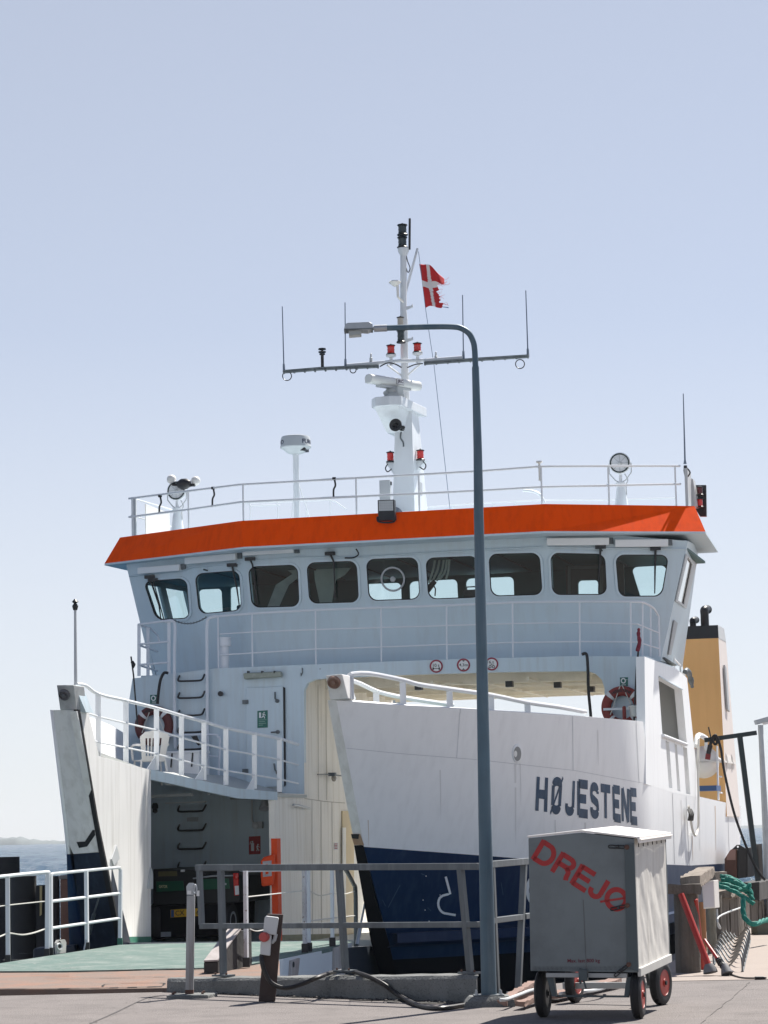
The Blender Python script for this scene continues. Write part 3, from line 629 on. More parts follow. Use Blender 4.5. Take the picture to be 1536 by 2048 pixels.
# cream side wall of the vehicle tunnel
tb = -1.64
mb = MB(); mb.prism([W(1.8, tb, -.12), W(1.8, tb, dk[-1][2]+.0), W(-.001, tb, dk[-1][2]+.0), W(-.001, tb, 4.49), W(-6.3, tb, 4.49), W(-6.3, tb, -.12)], BX*-.1); tw = mb.build('tunnel_wall', CREAM, F, smooth=0)
PTw = Plane(W(0, tb, 0), W(1, tb, 0), W(0, tb, 1)).off(.004)
mb = MB(); mb.prism(on(PTw, [(683, 1622), (706, 1622), (706, 1880), (683, 1880)]), PTw.n*.02); dpn = mb.build('ochre_door', mat('pale_ochre_paint', (.70, .56, .34), .5, var=.08), tw, smooth=0)
mb = MB(); mb.prism(on(PTw.off(.02), [(684, 1655), (690, 1655), (690, 1880), (684, 1880)]), PTw.n*.02); mb.build('door_edge', CREAM, dpn, smooth=0)
mb = MB(); mb.prism(on(PTw, [(556, 1870), (690, 1867), (690, 1878), (556, 1884)]), PTw.n*.01); mb.build('dark_base_band', mat('grimy_green_band', (.28, .27, .18), .7, var=.4, scale=6), tw, smooth=0)
SEAMC = mat('panel_joint', (.42, .39, .33), .6)
mb = MB()
for pts_, w_ in [([(609, 1597), (650, 1603), (690, 1606)], .6), ([(642, 1603), (643, 1870)], .5), ([(664, 1604), (666, 1870)], .5), ([(624, 1600), (625, 1870)], .4), ([(636, 1370), (637, 1600)], .4), ([(652, 1362), (653, 1600)], .4)]:
    for q in strokes_px([(pts_, w_)], 1): mb.poly(on(PTw, q))
mb.build('panel_joint', SEAMC, tw, smooth=0, recalc=False)
mb = MB(); mb.prism(on(PTw, [(668, 1685), (676, 1685), (676, 1700), (668, 1700)]), PTw.n*.004); sp = mb.build('wall_notice', SIGNW, tw, smooth=0)
mb = MB()
for k in range(4): mb.poly(on(PTw.off(.006), [(669, 1687+k*3), (675, 1687+k*3), (675, 1688.6+k*3), (669, 1688.6+k*3)]))
mb.build('notice_print', LETR, sp, smooth=0)
mb = MB(); mb.tube([PTw.at(630, 1549)+PTw.n*.05, PTw.at(655, 1549)+PTw.n*.06, PTw.at(680, 1552)+PTw.n*.05], .012, 6); mb.box(PTw.at(656, 1549)+PTw.n*.08, (.06, .06, .03), (AX, BX, ZX)); k = mb.build('work_light_bracket', GALVD, tw)
mb = MB(); mb.lathe(PTw.at(658, 1551)+PTw.n*.09, -ZX, [(.03, 0), (.045, .03), (.045, .06), (.03, .1), (.01, .11)], 10); mb.build('work_light', CLEARL, k)
mb = MB(); mb.tube([PTw.at(582, 1610)+PTw.n*.04, PTw.at(594, 1612)+PTw.n*.06, PTw.at(614, 1617)+PTw.n*.04], .022, 6); mb.build('grab_bar', GREYB, tw)
mb = MB(); mb.prism([W(0-.13, 3.66, -.12), W(-.13, 3.66, 4.49), W(-3.2, 3.66, 4.49), W(-3.2, 3.66, -.12)], BX*.1); mb.build('tunnel_wall', CREAM, F, smooth=0)
mb = MB(); mb.prism([W(-.2, -4.85, -.1), W(-.2, -4.75, 4.5), W(-7.4, -4.75, 4.5), W(-7.4, -4.85, -.1)], BX*.1); mb.build('deckhouse_side', WHITE, F, smooth=0)
mb = MB(); mb.prism([W(-7.4, -4.85, -.1), W(-7.4, -1.7, -.1), W(-7.4, -1.7, 4.5), W(-7.4, -4.85, 4.5)], AX*.05); mb.build('deckhouse_back', WHITE, F, smooth=0)

# ---- side shell with its opening
PS = Plane(W(0, BFLAT, 0), W(1, BFLAT, 0), W(0, BFLAT, 1)).off(.0)
shell = [(1289, 1313), (1352, 1337), (1374, 1356), (1399, 1596), (1345, 1585.5), (1292, 1568), (1290.5, 1446)]
op = [(1316.5, 1351), (1364, 1378), (1374, 1489), (1325, 1473)]
slots = [[(1331, 1481), (1338, 1484), (1345, 1577), (1338, 1575)], [(1349, 1488), (1354, 1490), (1361, 1583), (1355, 1581)], [(1366, 1493), (1374, 1496), (1381, 1589), (1372, 1587)]]
mb = MB(); mb.panel(on(PS, shell), [on(PS, op)]+[on(PS, s_) for s_ in slots], BX*-.14); sh = mb.build('side_shell', HULLW, F, smooth=0)
SHC = mat('grey_cabin_paint', (.50, .50, .48), .55, var=.08)
mb = MB(); mb.prism([W(-.14, BFLAT-.75, 2.2), W(-.14, BFLAT-.75, 4.45), W(-4.5, BFLAT-.75, 4.45), W(-4.5, BFLAT-.75, 2.2)], BX*-.05); iw = mb.build('side_passage_wall', SHC, F, smooth=0)
mb = MB(); mb.prism([W(-.14, BFLAT-.15, 4.46), W(-.14, BFLAT-.7, 4.46), W(-4.4, BFLAT-.7, 4.46), W(-4.4, BFLAT-.15, 4.46)], ZX*.06); mb.build('passage_ceiling', SHC, iw, smooth=0)
mb = MB(); mb.prism([W(-3.2, BFLAT-.15, 2.2), W(-3.2, BFLAT-.7, 2.2), W(-3.2, BFLAT-.7, 4.45), W(-3.2, BFLAT-.15, 4.45)], AX*-.05); mb.build('passage_end_wall', SHC, iw, smooth=0)
PS2 = PS.off(-.5)
for x0, x1 in ((1333, 1338), (1345, 1350)):
    mb = MB(); mb.bar(PS2.at(x0+4, 1365), PS2.at(x1+5, 1500), .025, .06); mb.build('wall_stiffener', WHITE_CLEAN, iw, smooth=0)
mb = MB(); mb.tube([PS.at(1323, 1471)+BX*.02, PS.at(1370, 1489)+BX*.02], .035, 8)
for x, y in ((1333, 1476), (1348, 1481), (1362, 1486)): mb.bar(PS.at(x, y)-BX*.02, PS.at(x+.7, y+8)-BX*.02, .05, .03)
mb.build('opening_rail', WHITE_CLEAN, F)
mb = MB(); mb.tube([PS2.at(1325, 1500), PS2.at(1333, 1452), PS2.at(1335, 1446)], .025, 6); mb.tube([PS2.at(1333, 1451), PS2.at(1338, 1454), PS2.at(1337, 1458)], .018, 6); mb.build('valve_spindle', BLACKP, F)
mb = MB(); mb.tube([PS.at(1318, 1353)+BX*.01, PS.at(1340, 1366)+BX*.01, PS.at(1364, 1379)+BX*.01], .012, 6); mb.build('opening_drip_rail', WHITE, sh)
# edge strip of the shell, facing forward
pa, pb = PS.at(1284, 1312.5), PS.at(1284, 1446)

# ---- wheelhouse
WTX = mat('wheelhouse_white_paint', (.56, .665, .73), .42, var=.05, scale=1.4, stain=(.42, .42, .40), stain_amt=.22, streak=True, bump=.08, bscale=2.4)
PC = Plane(W(-.45, -2.75, 6.5), W(-.45, 2.75, 6.5), W(-.78, 0, 4.65))
PLf = Plane(W(-.45, -2.75, 6.5), W(-1.20, -5.2, 6.55), W(-.78-.36, -3.85, 4.65))
PRf = Plane(W(-.45, 2.75, 6.5), W(-1.15, 5.1, 6.5), W(-.78-.34, 3.85, 4.65))
def edge_pt(P1, P2, z):                                 # where two walls meet at height z
    d = P1.n.cross(P2.n); m = Matrix((P1.n, P2.n, Vector((0, 0, 1)))); return m.inverted() @ Vector((P1.n.dot(P1.p), P2.n.dot(P2.p), z))
ZT, ZB = 6.86, 4.62
cl_t, cl_b, cr_t, cr_b = edge_pt(PC, PLf, ZT), edge_pt(PC, PLf, ZB), edge_pt(PC, PRf, ZT), edge_pt(PC, PRf, ZB)
lt = PLf.at(251, 1124); lb = PLf.at(313, 1350); rt = PRf.at(1376, 1082); rb = PRf.at(1321, 1322)
wins = [((287, 1162), (375, 1155.5), (381.5, 1237), (313, 1240)), ((390, 1147), (480, 1140), (485, 1221), (399, 1228.5)), ((496, 1133), (596, 1128.5), (600, 1213), (504, 1215.5)), ((613, 1125), (714, 1121), (719, 1204.5), (619, 1207.5)),
        ((732, 1118), (836, 1114), (841, 1198.5), (738, 1202)), ((851, 1115.5), (956, 1111), (961, 1195), (857, 1199)), ((977, 1107.5), (1080, 1105), (1086, 1189.5), (982, 1193)), ((1100, 1105), (1210, 1107.6), (1214, 1189.5), (1104, 1190)), ((1230, 1109), (1338, 1109), (1324, 1193), (1237, 1193))]
wpl = [PLf]*2+[PC]*5+[PRf]*2
for pl, out, ws in ((PLf, [lt, cl_t, cl_b, lb], wins[:2]), (PC, [cl_t, cr_t, cr_b, cl_b], wins[2:7]), (PRf, [cr_t, rt, rb, cr_b], wins[7:])):
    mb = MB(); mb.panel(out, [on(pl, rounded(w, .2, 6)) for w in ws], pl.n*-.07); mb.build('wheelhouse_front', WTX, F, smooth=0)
for w, pl in zip(wins, wpl):
    mb = MB(); mb.ring(on(pl.off(.002), rounded(grow(w, 4.5), .24, 6)), on(pl.off(.002), rounded(w, .2, 6)), pl.n*.025); fr = mb.build('window_frame', WTX, F, smooth=30)
    mb = MB(); mb.ring(on(pl.off(.0), rounded(grow(w, .6), .2, 6)), on(pl.off(.0), rounded(grow(w, -1.8), .2, 6)), pl.n*.012); mb.build('rubber_gasket', BLACK, fr, smooth=30)
    mb = MB(); mb.poly(on(pl.off(-.01), rounded(grow(w, -.2), .2, 6))); mb.build('pane', GLASSF, fr, smooth=0)
# side walls: right one with a door window
PRs = Plane(rt, rb, rt-AX*2.0-BX*.16); rtb = PRs.at(1398, 1092); rbb = PRs.at(1365, 1334)
def sidewall(px): return on(PRs, px)
swin = [(1374, 1115), (1384, 1130), (1371, 1210), (1355, 1199)]
mb = MB(); mb.panel([rt, rtb, rbb, rb], [on(PRs, [(1373, 1112), (1388, 1128), (1370, 1212), (1353, 1200)])], PRs.n*-.06); mb.build('wheelhouse_side', WTX, F, smooth=0)
mb = MB(); mb.ring(on(PRs.off(.01), [(1371, 1108), (1391.5, 1127), (1371, 1217), (1350, 1202)]), on(PRs.off(.01), [(1374, 1113), (1383, 1128), (1366.5, 1209), (1354, 1200)]), PRs.n*.02); dfr = mb.build('side_window_frame', GREYB, F, smooth=0)
mb = MB(); mb.poly(on(PRs.off(.0), [(1373, 1112), (1385, 1128), (1368, 1211), (1353, 1200)])); mb.build('pane', GLASSR, dfr, smooth=0)
mb = MB(); mb.prism(on(PRs.off(.012), [(1347, 1240), (1353.5, 1246), (1340, 1310), (1335.5, 1309)]), PRs.n*.02); mb.build('side_vent', GREYP, F, smooth=0)
ltb = W(S(lt)[0]-2.6, S(lt)[1]+.2, ZT-.02); lbb = W(S(lb)[0]-2.6, S(lb)[1]+.05, ZB)
PLs = Plane(lt, lb, ltb)
def lerp4(c, u, v): return c[0].lerp(c[1], u).lerp(c[3].lerp(c[2], u), v)
q4 = [lt, ltb, lbb, lb]; h4 = [[lerp4(q4, u0, .18), lerp4(q4, u1, .18), lerp4(q4, u1, .5), lerp4(q4, u0, .5)] for u0, u1 in ((.1, .46), (.56, .92))]
mb = MB(); mb.panel(q4, h4, BX*.06); mb.build('wheelhouse_side', WTX, F, smooth=0)
for h in h4:
    mb = MB(); mb.poly([p+BX*.02 for p in h]); mb.build('side_pane', GLASSR, F, smooth=0)
# back wall with its windows onto the open sky
BA = min(S(ltb)[0], S(rtb)[0])-.02; PB = Plane(W(BA, 0, 0), W(BA, 1, 0), W(BA, 0, 1))
rear = [((350, 1183), (387, 1180), (391, 1245), (356, 1248)), ((396, 1179), (443, 1177), (446, 1240), (398, 1242)), ((460, 1174), (492, 1172), (494, 1236), (461, 1238)), ((728, 1168), (802, 1165), (804, 1224), (730, 1226)),
        ((818, 1163), (914, 1158), (917, 1216), (820, 1220)), ((931, 1157), (1027, 1153), (1029, 1212), (934, 1216)), ((1156, 1161), (1196, 1160), (1197, 1212), (1157, 1213)), ((1262, 1134), (1332, 1130), (1334, 1206), (1285, 1208))]
ob = [W(BA, S(ltb)[1], ZT-.02), W(BA, S(rtb)[1]-.45, ZT-.1), W(BA, S(rtb)[1]-1.1, ZB), W(BA, S(lbb)[1], ZB)]
mb = MB(); mb.panel(ob, [on(PB, rounded(w, .18, 5)) for w in rear], AX*-.06); mb.build('wheelhouse_back', TEALIN, F, smooth=0)
for w in rear:
    mb = MB(); mb.poly([p-AX*.02 for p in on(PB, rounded(w, .18, 5))]); mb.build('back_pane', GLASSR, F, smooth=0)
    # dark trim round each back window
mb = MB(); mb.prism([W(-.55, -2.7, 6.5), W(-.55, 2.7, 6.5), W(-1.3, 5.0, 6.5), W(BA+.1, 5.0, 6.5), W(BA+.1, -5.0, 6.5), W(-1.3, -5.1, 6.5)], ZX*.04); cl = mb.build('cabin_ceiling', TEALIN, F, smooth=0)
for k in range(9):
    mb = MB(); mb.box(W(-2, -3.6+k*.9, 6.49), (1.5, .012, .012), (AX, BX, ZX)); mb.build('ceiling_joint', DARKIN, cl, smooth=0)
mb = MB(); mb.prism([W(-.9, -2.7, 4.64), W(-.9, 2.7, 4.64), W(-1.6, 4.5, 4.64), W(BA+.1, 4.4, 4.64), W(BA+.1, -4.5, 4.64), W(-1.6, -4.5, 4.64)], ZX*.02); mb.build('cabin_floor', DARKIN, F, smooth=0)
# consoles, seat, chart lamp, cabin partition seen through the glass
mb = MB(); mb.box(W(-1.15, -.2, 5.05), (.28, 2.5, .42), (AX, BX, ZX)); co = mb.build('console', DARKIN, F, bevel=.02, smooth=0)
for b, h in ((.9, .10), (1.35, .07), (-3.0, .08), (-.4, .06)):
    mb = MB(); mb.box(W(-1.2, b, 5.47+h), (.1, .14, h), (AX, BX, ZX)); mb.build('instrument', BLACKP, co, bevel=.01, smooth=0)
mb = MB(); mb.box(W(-1.9, -3.3, 5.3), (.22, .22, .5), (AX, BX, ZX)); mb.box(W(-2.1, -3.3, 5.75), (.06, .2, .22), (AX, BX, ZX)); mb.build('helm_seat', BLACKP, F, bevel=.03, smooth=0)
pc = hit(945, 1188, AX, W(-1.6, 0, 0)); mb = MB(); mb.box(pc+ZX*.0, (.2, .12, .06), (AX, BX, ZX)); mb.tube([pc+BX*-.1, pc-BX*.1+ZX*.13, pc+BX*.12+ZX*.13], .012, 6); mb.build('bag_handle', BLACKP, F)
# (the partition is pierced where the back window shows through it)
PQ = Plane(W(-2.9, 0, 0), W(-2.9, 1, 0), W(-2.9, 0, 1)); mb = MB(); mb.panel([W(-2.9, 2.55, 4.66), W(-2.9, 2.55, 6.49), W(-2.9, 3.62, 6.49), W(-2.9, 3.62, 4.66)], [on(PQ, rounded(((1154, 1159), (1198, 1158), (1199, 1215), (1155, 1216)), .2))], AX*-.04); pt = mb.build('cabin_partition', mat('brown_panelling', (.12, .10, .085), .55, var=.2, scale=3), F, smooth=0)
mb = MB(); mb.ring(on(PQ.off(.003), [(1136, 1132), (1206, 1131), (1206, 1250), (1136, 1250)]), on(PQ.off(.003), [(1142, 1138), (1200, 1137), (1200, 1250), (1142, 1250)]), AX*.02); mb.build('door_trim', mat('pale_trim', (.22, .20, .18), .5), pt, smooth=0)
# pale sheets standing in for window reflections, and cable bundles hanging inside
def sheet(px, a, m, name):
    mb = MB(); mb.prism([A(x, y, a) for x, y in px], AX*.012); return mb.build(name, m, F, smooth=0)
REFLCABLE = mat('pale_reflection_and_cable', (.55, .54, .50), .8, var=.2, scale=5)
sheet([(628, 1127), (688, 1122), (712, 1124), (690, 1150), (672, 1160), (664, 1205), (640, 1206), (630, 1160)], -1.5, REFLCABLE, 'reflection_sheet')
sheet([(560, 1130), (604, 1128), (604, 1150), (578, 1170), (558, 1214), (535, 1214), (552, 1170), (585, 1148)], -1.4, mat('pale_reflection', (.42, .42, .41), .7, var=.3, scale=6), 'reflection_sheet')
for k, (x0, x1) in enumerate(((868, 858), (876, 864), (884, 873), (890, 879), (895, 892))):
    mb = MB(); mb.tube(bez([hit(x0+4, 1112, AX, W(-1.0, 0, 0)), hit(x0-2+k, 1140, AX, W(-1.0, 0, 0)), hit(x1, 1166-k*2, AX, W(-1.0, 0, 0))], 5), .02, 6); mb.build('cable_bundle', REFLCABLE, F)
mb = MB(); mb.tube([hit(853, 1182, AX, W(-1.0, 0, 0)), hit(870, 1162, AX, W(-1.0, 0, 0))], [.06, .045], 8); mb.tube([hit(866, 1168, AX, W(-1.0, 0, 0)), hit(871, 1178, AX, W(-1.0, 0, 0)), hit(870, 1192, AX, W(-1.0, 0, 0))], .012, 6); mb.build('helm_lamp', BLACKP, F)
# clear view screen
c = PC.at(786.5, 1158)+PC.n*.03; mb = MB(); prof = []
mb.tube([c+(Vector((0, 0, 1)).cross(PC.n).normalized()*math.cos(t)+PC.n.cross(Vector((0, 0, 1)).cross(PC.n)).normalized()*math.sin(t))*.205 for t in [k*2*math.pi/28 for k in range(28)]], .018, 6, closed=True)
mb.lathe(c-PC.n*.02, PC.n, [(.045, 0), (.05, .03), (.03, .05)], 14); mb.build('clear_view_screen', GREYP, F)
# wipers
for pts_ in ([(299, 1154), (318, 1210), (322, 1240)], [(306, 1160), (328, 1240)], [(464, 1130), (474, 1178), (479, 1215)], [(500, 1118), (505, 1130), (514, 1210)], [(660, 1107), (668, 1125), (670, 1196)], [(1201, 1094), (1199, 1130), (1197, 1186)], [(1311, 1097), (1310, 1140), (1309.5, 1187)]):
    pl = PLf if pts_[0][0] < 485 else (PC if pts_[0][0] < 1090 else PRf); pl = pl.off(.06)
    mb = MB(); mb.tube([pl.at(*q) for q in pts_], [.02, .016, .010][:len(pts_)] if len(pts_) == 3 else .011, 6); mb.box(pl.at(*pts_[0]), (.03, .09, .03), (AX, BX, ZX)); mb.build('wiper', BLACKP, F)
# blind boxes and conduit under the eaves
for (x0, y0, x1, y1, h) in ((281, 1141, 364, 1134, 13), (375, 1121, 476, 1112, 14), (488, 1107, 590, 1101, 8), (1092, 1083, 1217, 1082, 15), (1229, 1086, 1335, 1085, 15)):
    pl = PLf if x0 < 485 else (PC if x0 < 1090 else PRf); p0 = pl.off(.02).at(x0, y0-h/2); p1 = pl.off(.02).at(x1, y1-h/2); p2 = pl.off(.02).at(x1, y1+h/2); p3 = pl.off(.02).at(x0, y0+h/2)
    mb = MB(); mb.prism([p0, p1, p2, p3], pl.n*.10); bx_ = mb.build('tube_light', WHITE_CLEAN, F, bevel=.012, smooth=0)
    mb = MB(); mb.box(p1.lerp(p2, .5)+BX*.04, (.05, .04, .05), (AX, BX, ZX)); mb.build('lamp_bracket', GALVD, bx_, smooth=0)
for pl, pts_ in ((PLf, [(258, 1152), (365, 1141), (385, 1134), (480, 1126)]), (PC, [(492, 1122), (600, 1114), (724, 1114), (836, 1107), (958, 1100), (1085, 1094)]), (PRf, [(1096, 1095), (1220, 1097), (1374, 1098)])):
    mb = MB(); mb.tube([pl.off(.03).at(*q) for q in pts_], .012, 6); mb.build('conduit', WTX, F)
mb = MB(); mb.tube(bez([PC.off(.05).at(690, 1116), PC.off(.1).at(708, 1115), PC.off(.12).at(717, 1108), PC.off(.1).at(712, 1098)], 4), .013, 6); mb.build('cable_loop', BLACKP, F)

# ---- roof with its orange band
RZ = 7.27; EZ = 6.78
rt_ch = [G(240, 1075, RZ), A(481, 1045, -.02), A(1090, 1010, -.02), G(1389, 1012, RZ)]
for p in rt_ch: p.z = RZ
re_ch = [G(209, 1127, EZ), A(487, 1098, .16), A(1087, 1068, .16), G(1411, 1063, EZ)]
for p in re_ch: p.z = EZ
tb_r = W(S(rt_ch[3])[0]-3.1, S(rt_ch[3])[1]-.30, RZ); tb_l = W(S(rt_ch[0])[0]-3.1, S(rt_ch[0])[1]+.2, RZ)
eb_r = G(1436, 1101, EZ-.03); eb_l = W(S(tb_l)[0]-.2, S(tb_l)[1]-.25, EZ)
mb = MB()
top = rt_ch+[tb_r, tb_l]; eav = re_ch+[eb_r, eb_l]; und = [p-ZX*.035 for p in eav]
mb.poly(top, 1)
for i in range(6):
    j = (i+1) % 6; mb.poly([eav[i], eav[j], top[j], top[i]], 0 if i < 3 or i == 5 or i == 3 else 0); mb.poly([und[i], und[j], eav[j], eav[i]], 1)
mb.poly(und[::-1], 1); mb.build('roof', [ORANGE, WTX], F, bevel=.0, smooth=0)
# faded patches in the band
PK = Plane(re_ch[1], re_ch[2], rt_ch[1]); PKl = Plane(re_ch[0], re_ch[1], rt_ch[0]); PKr = Plane(re_ch[2], re_ch[3], rt_ch[3])
PATCH = mat('darker_orange_paint', (.66, .045, .006), .55, var=.15, scale=4)
for pl, px in ((PKl, [(424, 1062), (445, 1055), (462, 1054), (459, 1062), (440, 1074), (428, 1073)]), (PKr, [(1101, 1021), (1112, 1013), (1148, 1015), (1144, 1024), (1132, 1040), (1115, 1036)])):
    mb = MB(); mb.poly(on(pl.off(.003), px)); mb.build('touch_up_patch', PATCH, F, smooth=0)
# roof rails
def at_roof(x, z=RZ):
    ch = [(proj(p)[0], p) for p in rt_ch]
    for (x0, p0), (x1, p1) in zip(ch, ch[1:]):
        if x <= x1 or p1 is rt_ch[3]: t = (x-x0)/(x1-x0); return p0.lerp(p1, t)
ins = -AX*.06
tr = [(257, 997), (378, 982), (480, 969), (715, 956), (842, 949), (965, 942), (1083, 933), (1216, 932), (1362, 932)]
mr = [(257, 1034), (378, 1019), (480, 1004), (715, 993), (842, 987), (965, 981), (1083, 974), (1216, 971), (1362, 968)]
pxs = [265, 378, 485, 716, 842, 967, 1083, 1216, 1351]
def rp_(x, y): return vz(at_roof(x)+ins, y)
o = rail_piece('roof_rail', [[rp_(*q) for q in tr], [rp_(x, y) for x, y in mr]], [(at_roof(x)+ins-ZX*.02, rp_(x, lerp_chain(tr, x))) for x in pxs], WHITE_CLEAN, pw=.035, r=.021, flat=False)
p = at_roof(262)+ins; mb = MB(); mb.prism([vz(p, 996), vz(at_roof(271)+ins, 995), at_roof(271)+ins, p], -AX*.05); mb.build('rail_end_plate', GREYB, o, smooth=0)
sidep = [rp_(262, 996), rp_(262, 996)-AX*1.9+BX*.12]
mb = MB(); mb.tube(sidep, .02, 6); mb.tube([q-ZX*.33 for q in sidep], .016, 6); mb.build('side_rail', WHITE_CLEAN, o)
mb = MB(); q = at_roof(268)-AX*.3+BX*.12; q.z = RZ; mb.prism([q+ZX*.62, q+ZX*.62-AX*1.1+BX*.08+ZX*-.05, q-AX*1.1+BX*.08+ZX*.05, q+ZX*.05], BX*.02); mb.build('weather_board', PLASTICW, F, smooth=0)
p = at_roof(1376)-AX*.05; mb = MB(); mb.prism([vz(p, 936), vz(p, 936)-AX*.5, p-AX*.5-ZX*.1, p-ZX*.1], BX*-.05); eb_ = mb.build('side_light_screen', GREYB, F, smooth=0)
for pl_ in ([(480, 1006), (555, 1004), (660, 1000), (671, 1003), (692, 1018)], [(846, 1015), (965, 1006), (1090, 1000), (1216, 1000), (1350, 996)], [(500, 1012), (560, 1010)]):
    mb = MB(); mb.tube([A(x, y, -4.3) for x, y in pl_], .017, 6); br = mb.build('rear_rail', WHITE_CLEAN, F)
for x, y in ((500, 1006), (555, 1004), (612, 1002), (660, 1000), (905, 1010), (985, 1005), (1030, 1003)):
    p = A(x, y, -4.3); mb = MB(); mb.tube([p, Vector((p.x, p.y, RZ-.1))], .012, 5); mb.build('rear_rail_post', WHITE_CLEAN, F)
mb = MB(); mb.tube(bez([A(1046, 981, -4.2), A(1066, 983, -4.2), A(1080, 990, -4.2), A(1090, 1006, -4.2)], 4), .03, 7); mb.build('ladder_handle', WHITE_CLEAN, F)
for x, y0, y1 in ((321, 992, 1026), (427, 976, 1014), (672, 957, 995)):
    p = rp_(x, y0); mb = MB(); mb.tube(bez([p, p-ZX*.12+BX*.02, p-ZX*.2-BX*.015, rp_(x-2, y1)], 4), [.018]*13, 5); mb.lathe(p, BX, [(.026, -.03), (.026, .03)], 8); mb.build('tied_strap', BLACK, F)
p = rp_(1080, 925); mb = MB(); mb.lathe(p-ZX*.02, ZX, [(.02, -.3), (.02, 0), (.06, .02), (.055, .045), (.01, .05)], 12); mb.build('gps_dome', PLASTICW, F)

# ---- bridge deck rail and left ladder platform
rtop = [(432, 1233), (505, 1227), (632, 1220), (763, 1215), (894, 1211), (1026, 1205), (1160, 1203), (1262, 1203)]
r1 = [(440, 1268), (505, 1264), (632, 1259), (763, 1255), (894, 1251), (1026, 1247), (1160, 1245), (1275, 1248)]
r2 = [(440, 1310), (505, 1306), (632, 1298), (763, 1294), (894, 1289), (1026, 1285), (1160, 1283), (1275, 1284)]
AR = -.05
def ar(q): return A(q[0], q[1], AR)
end = [A(1290, 1206, AR-.2), A(1308, 1217, AR-.8), A(1317, 1232, AR-1.0), A(1319, 1313, AR-1.0)]
posts = []
for x, yb in ((437, 1337), (505, 1335), (632, 1329), (763, 1323), (894, 1319), (1026, 1315), (1160, 1312), (1262, 1312)):
    posts.append((ar((x, yb+1)), ar((x-1, lerp_chain(rtop, x)))))
for x, yb, yt, a in ((1285, 1312, 1206, -.25), (1301, 1313, 1214, -.7)): posts.append((A(x, yb, a), A(x, yt, a)))
RW = mat('bridge_rail_paint', (.72, .75, .80), .4, var=.05)
o = rail_piece('bridge_rail', [bez([ar(q) for q in rtop]+end[:2], 2)+end[2:]], posts, RW, pw=.032, r=.021, flat=False)
mb = MB(); mb.tube([ar(q) for q in r1]+[A(1318, 1266, AR-1.0)], .013, 6); mb.tube([ar(q) for q in r2]+[A(1318, 1297, AR-1.0)], .013, 6); mb.build('middle_rails', RW, o)
lp = [(277, 1250), (300, 1247), (340, 1242), (349, 1244)]
o = rail_piece('bridge_rail', [[A(277, 1249, AR), A(339, 1241, AR)], [A(276, 1289, AR), A(338, 1283, AR)], [A(276, 1330, AR), A(338, 1325, AR)], [A(277, 1249, AR), A(300, 1257, AR-.7), A(315, 1270, AR-1.0), A(319, 1285, AR-1.05)], [A(277, 1290, AR), A(315, 1303, AR-1.05)], [A(277, 1330, AR), A(315, 1342, AR-1.05)]],
               [(A(x, yb, a), A(x, yt, a)) for x, yb, yt, a in ((278, 1352, 1249, AR), (296, 1351, 1255, AR-.35), (338, 1347, 1241, AR))], RW, pw=.06, r=.02, flat=True)
lad_l = bez([ar((330, 1243)), ar((344, 1242)), ar((350, 1252)), A(349, 1300, .03), A(349, 1340, .1), A(350, 1480, .1), A(354, 1494, .06), A(360, 1490, .0)], 5)
lad_r = bez([ar((432, 1233)), ar((418, 1237)), ar((414, 1250)), A(414, 1300, .03), A(414, 1340, .1), A(415, 1500, .1), A(417, 1590, .1)], 5)
mb = MB(); mb.tube(lad_l, .03, 8); ld = mb.build('ladder', RW, F); mb = MB(); mb.tube(lad_r, .03, 8); mb.build('stringer', RW, ld)
for y in (1361, 1395, 1430, 1464, 1498):
    mb = MB(); mb.tube(bez([A(359, y-9, .0), A(356.5, y-3, .16), A(358, y+1, .2), A(375, y+1, .2), A(398, y, .2), A(405, y-3, .18), A(409, y-12, .0)], 3), .018, 6); mb.build('rung', BLACKP, ld)
# chain across the gap
cp = [A(347+x*66, 1240-x*6+10*4*x*(1-x)*1.0, AR) for x in [k/22 for k in range(23)]]
mb = MB()
for i, (p, q) in enumerate(zip(cp, cp[1:])):
    d = (q-p).normalized(); u = ZX if i % 2 else AX; mb.tube([p+d*.0+u*.0, p.lerp(q, .25)+u*.012, p.lerp(q, .75)+u*.012, q, p.lerp(q, .75)-u*.012, p.lerp(q, .25)-u*.012], .006, 5, closed=True)
mb.build('gap_chain', BLACKP, F)
# mushroom vent on the walkway
c = A(449, 1338, -.2); mb = MB(); top_ = vz(c, 1275); h = top_.z-c.z; mb.lathe(c, ZX, [(.085, -.1), (.085, h*.72), (.125, h*.72), (.125, h), (.02, h+.01)], 20); mb.build('mushroom_vent', RW, F)
# ---- fittings on the front bulkhead
PFo = PF.off(.002)
mb = MB(); mb.prism(on(PFo, [(493, 1375.5), (567, 1372.5), (569, 1572), (493, 1577)]), PF.n*.035); dr = mb.build('steel_door', WHITE, F, bevel=.012, smooth=0)
mb = MB(); mb.prism(on(PFo, [(567.5, 1374), (570.5, 1376), (572, 1570), (569.5, 1573)]), PF.n*.03); mb.build('door_seal', BLACK, dr, smooth=0)
mb = MB(); mb.prism(on(PFo, [(485, 1575), (560, 1571), (560, 1583), (485, 1586)]), PF.n*.01); mb.build('door_sill', mat('grey_sill', (.42, .45, .45), .6), dr, smooth=0)
PD = PF.off(.04)
for pts_ in ([(551, 1384), (551, 1397), (555, 1402)], [(549, 1527), (551, 1540), (556, 1545)], [(543, 1465), (556, 1464)]):
    mb = MB(); mb.tube([PD.at(*q)+PF.n*.03 for q in pts_], .014, 6); mb.lathe(PD.at(*pts_[-1]), PF.n, [(.035, 0), (.035, .03), (.01, .035)], 10); mb.build('door_handle', GALVD, dr)
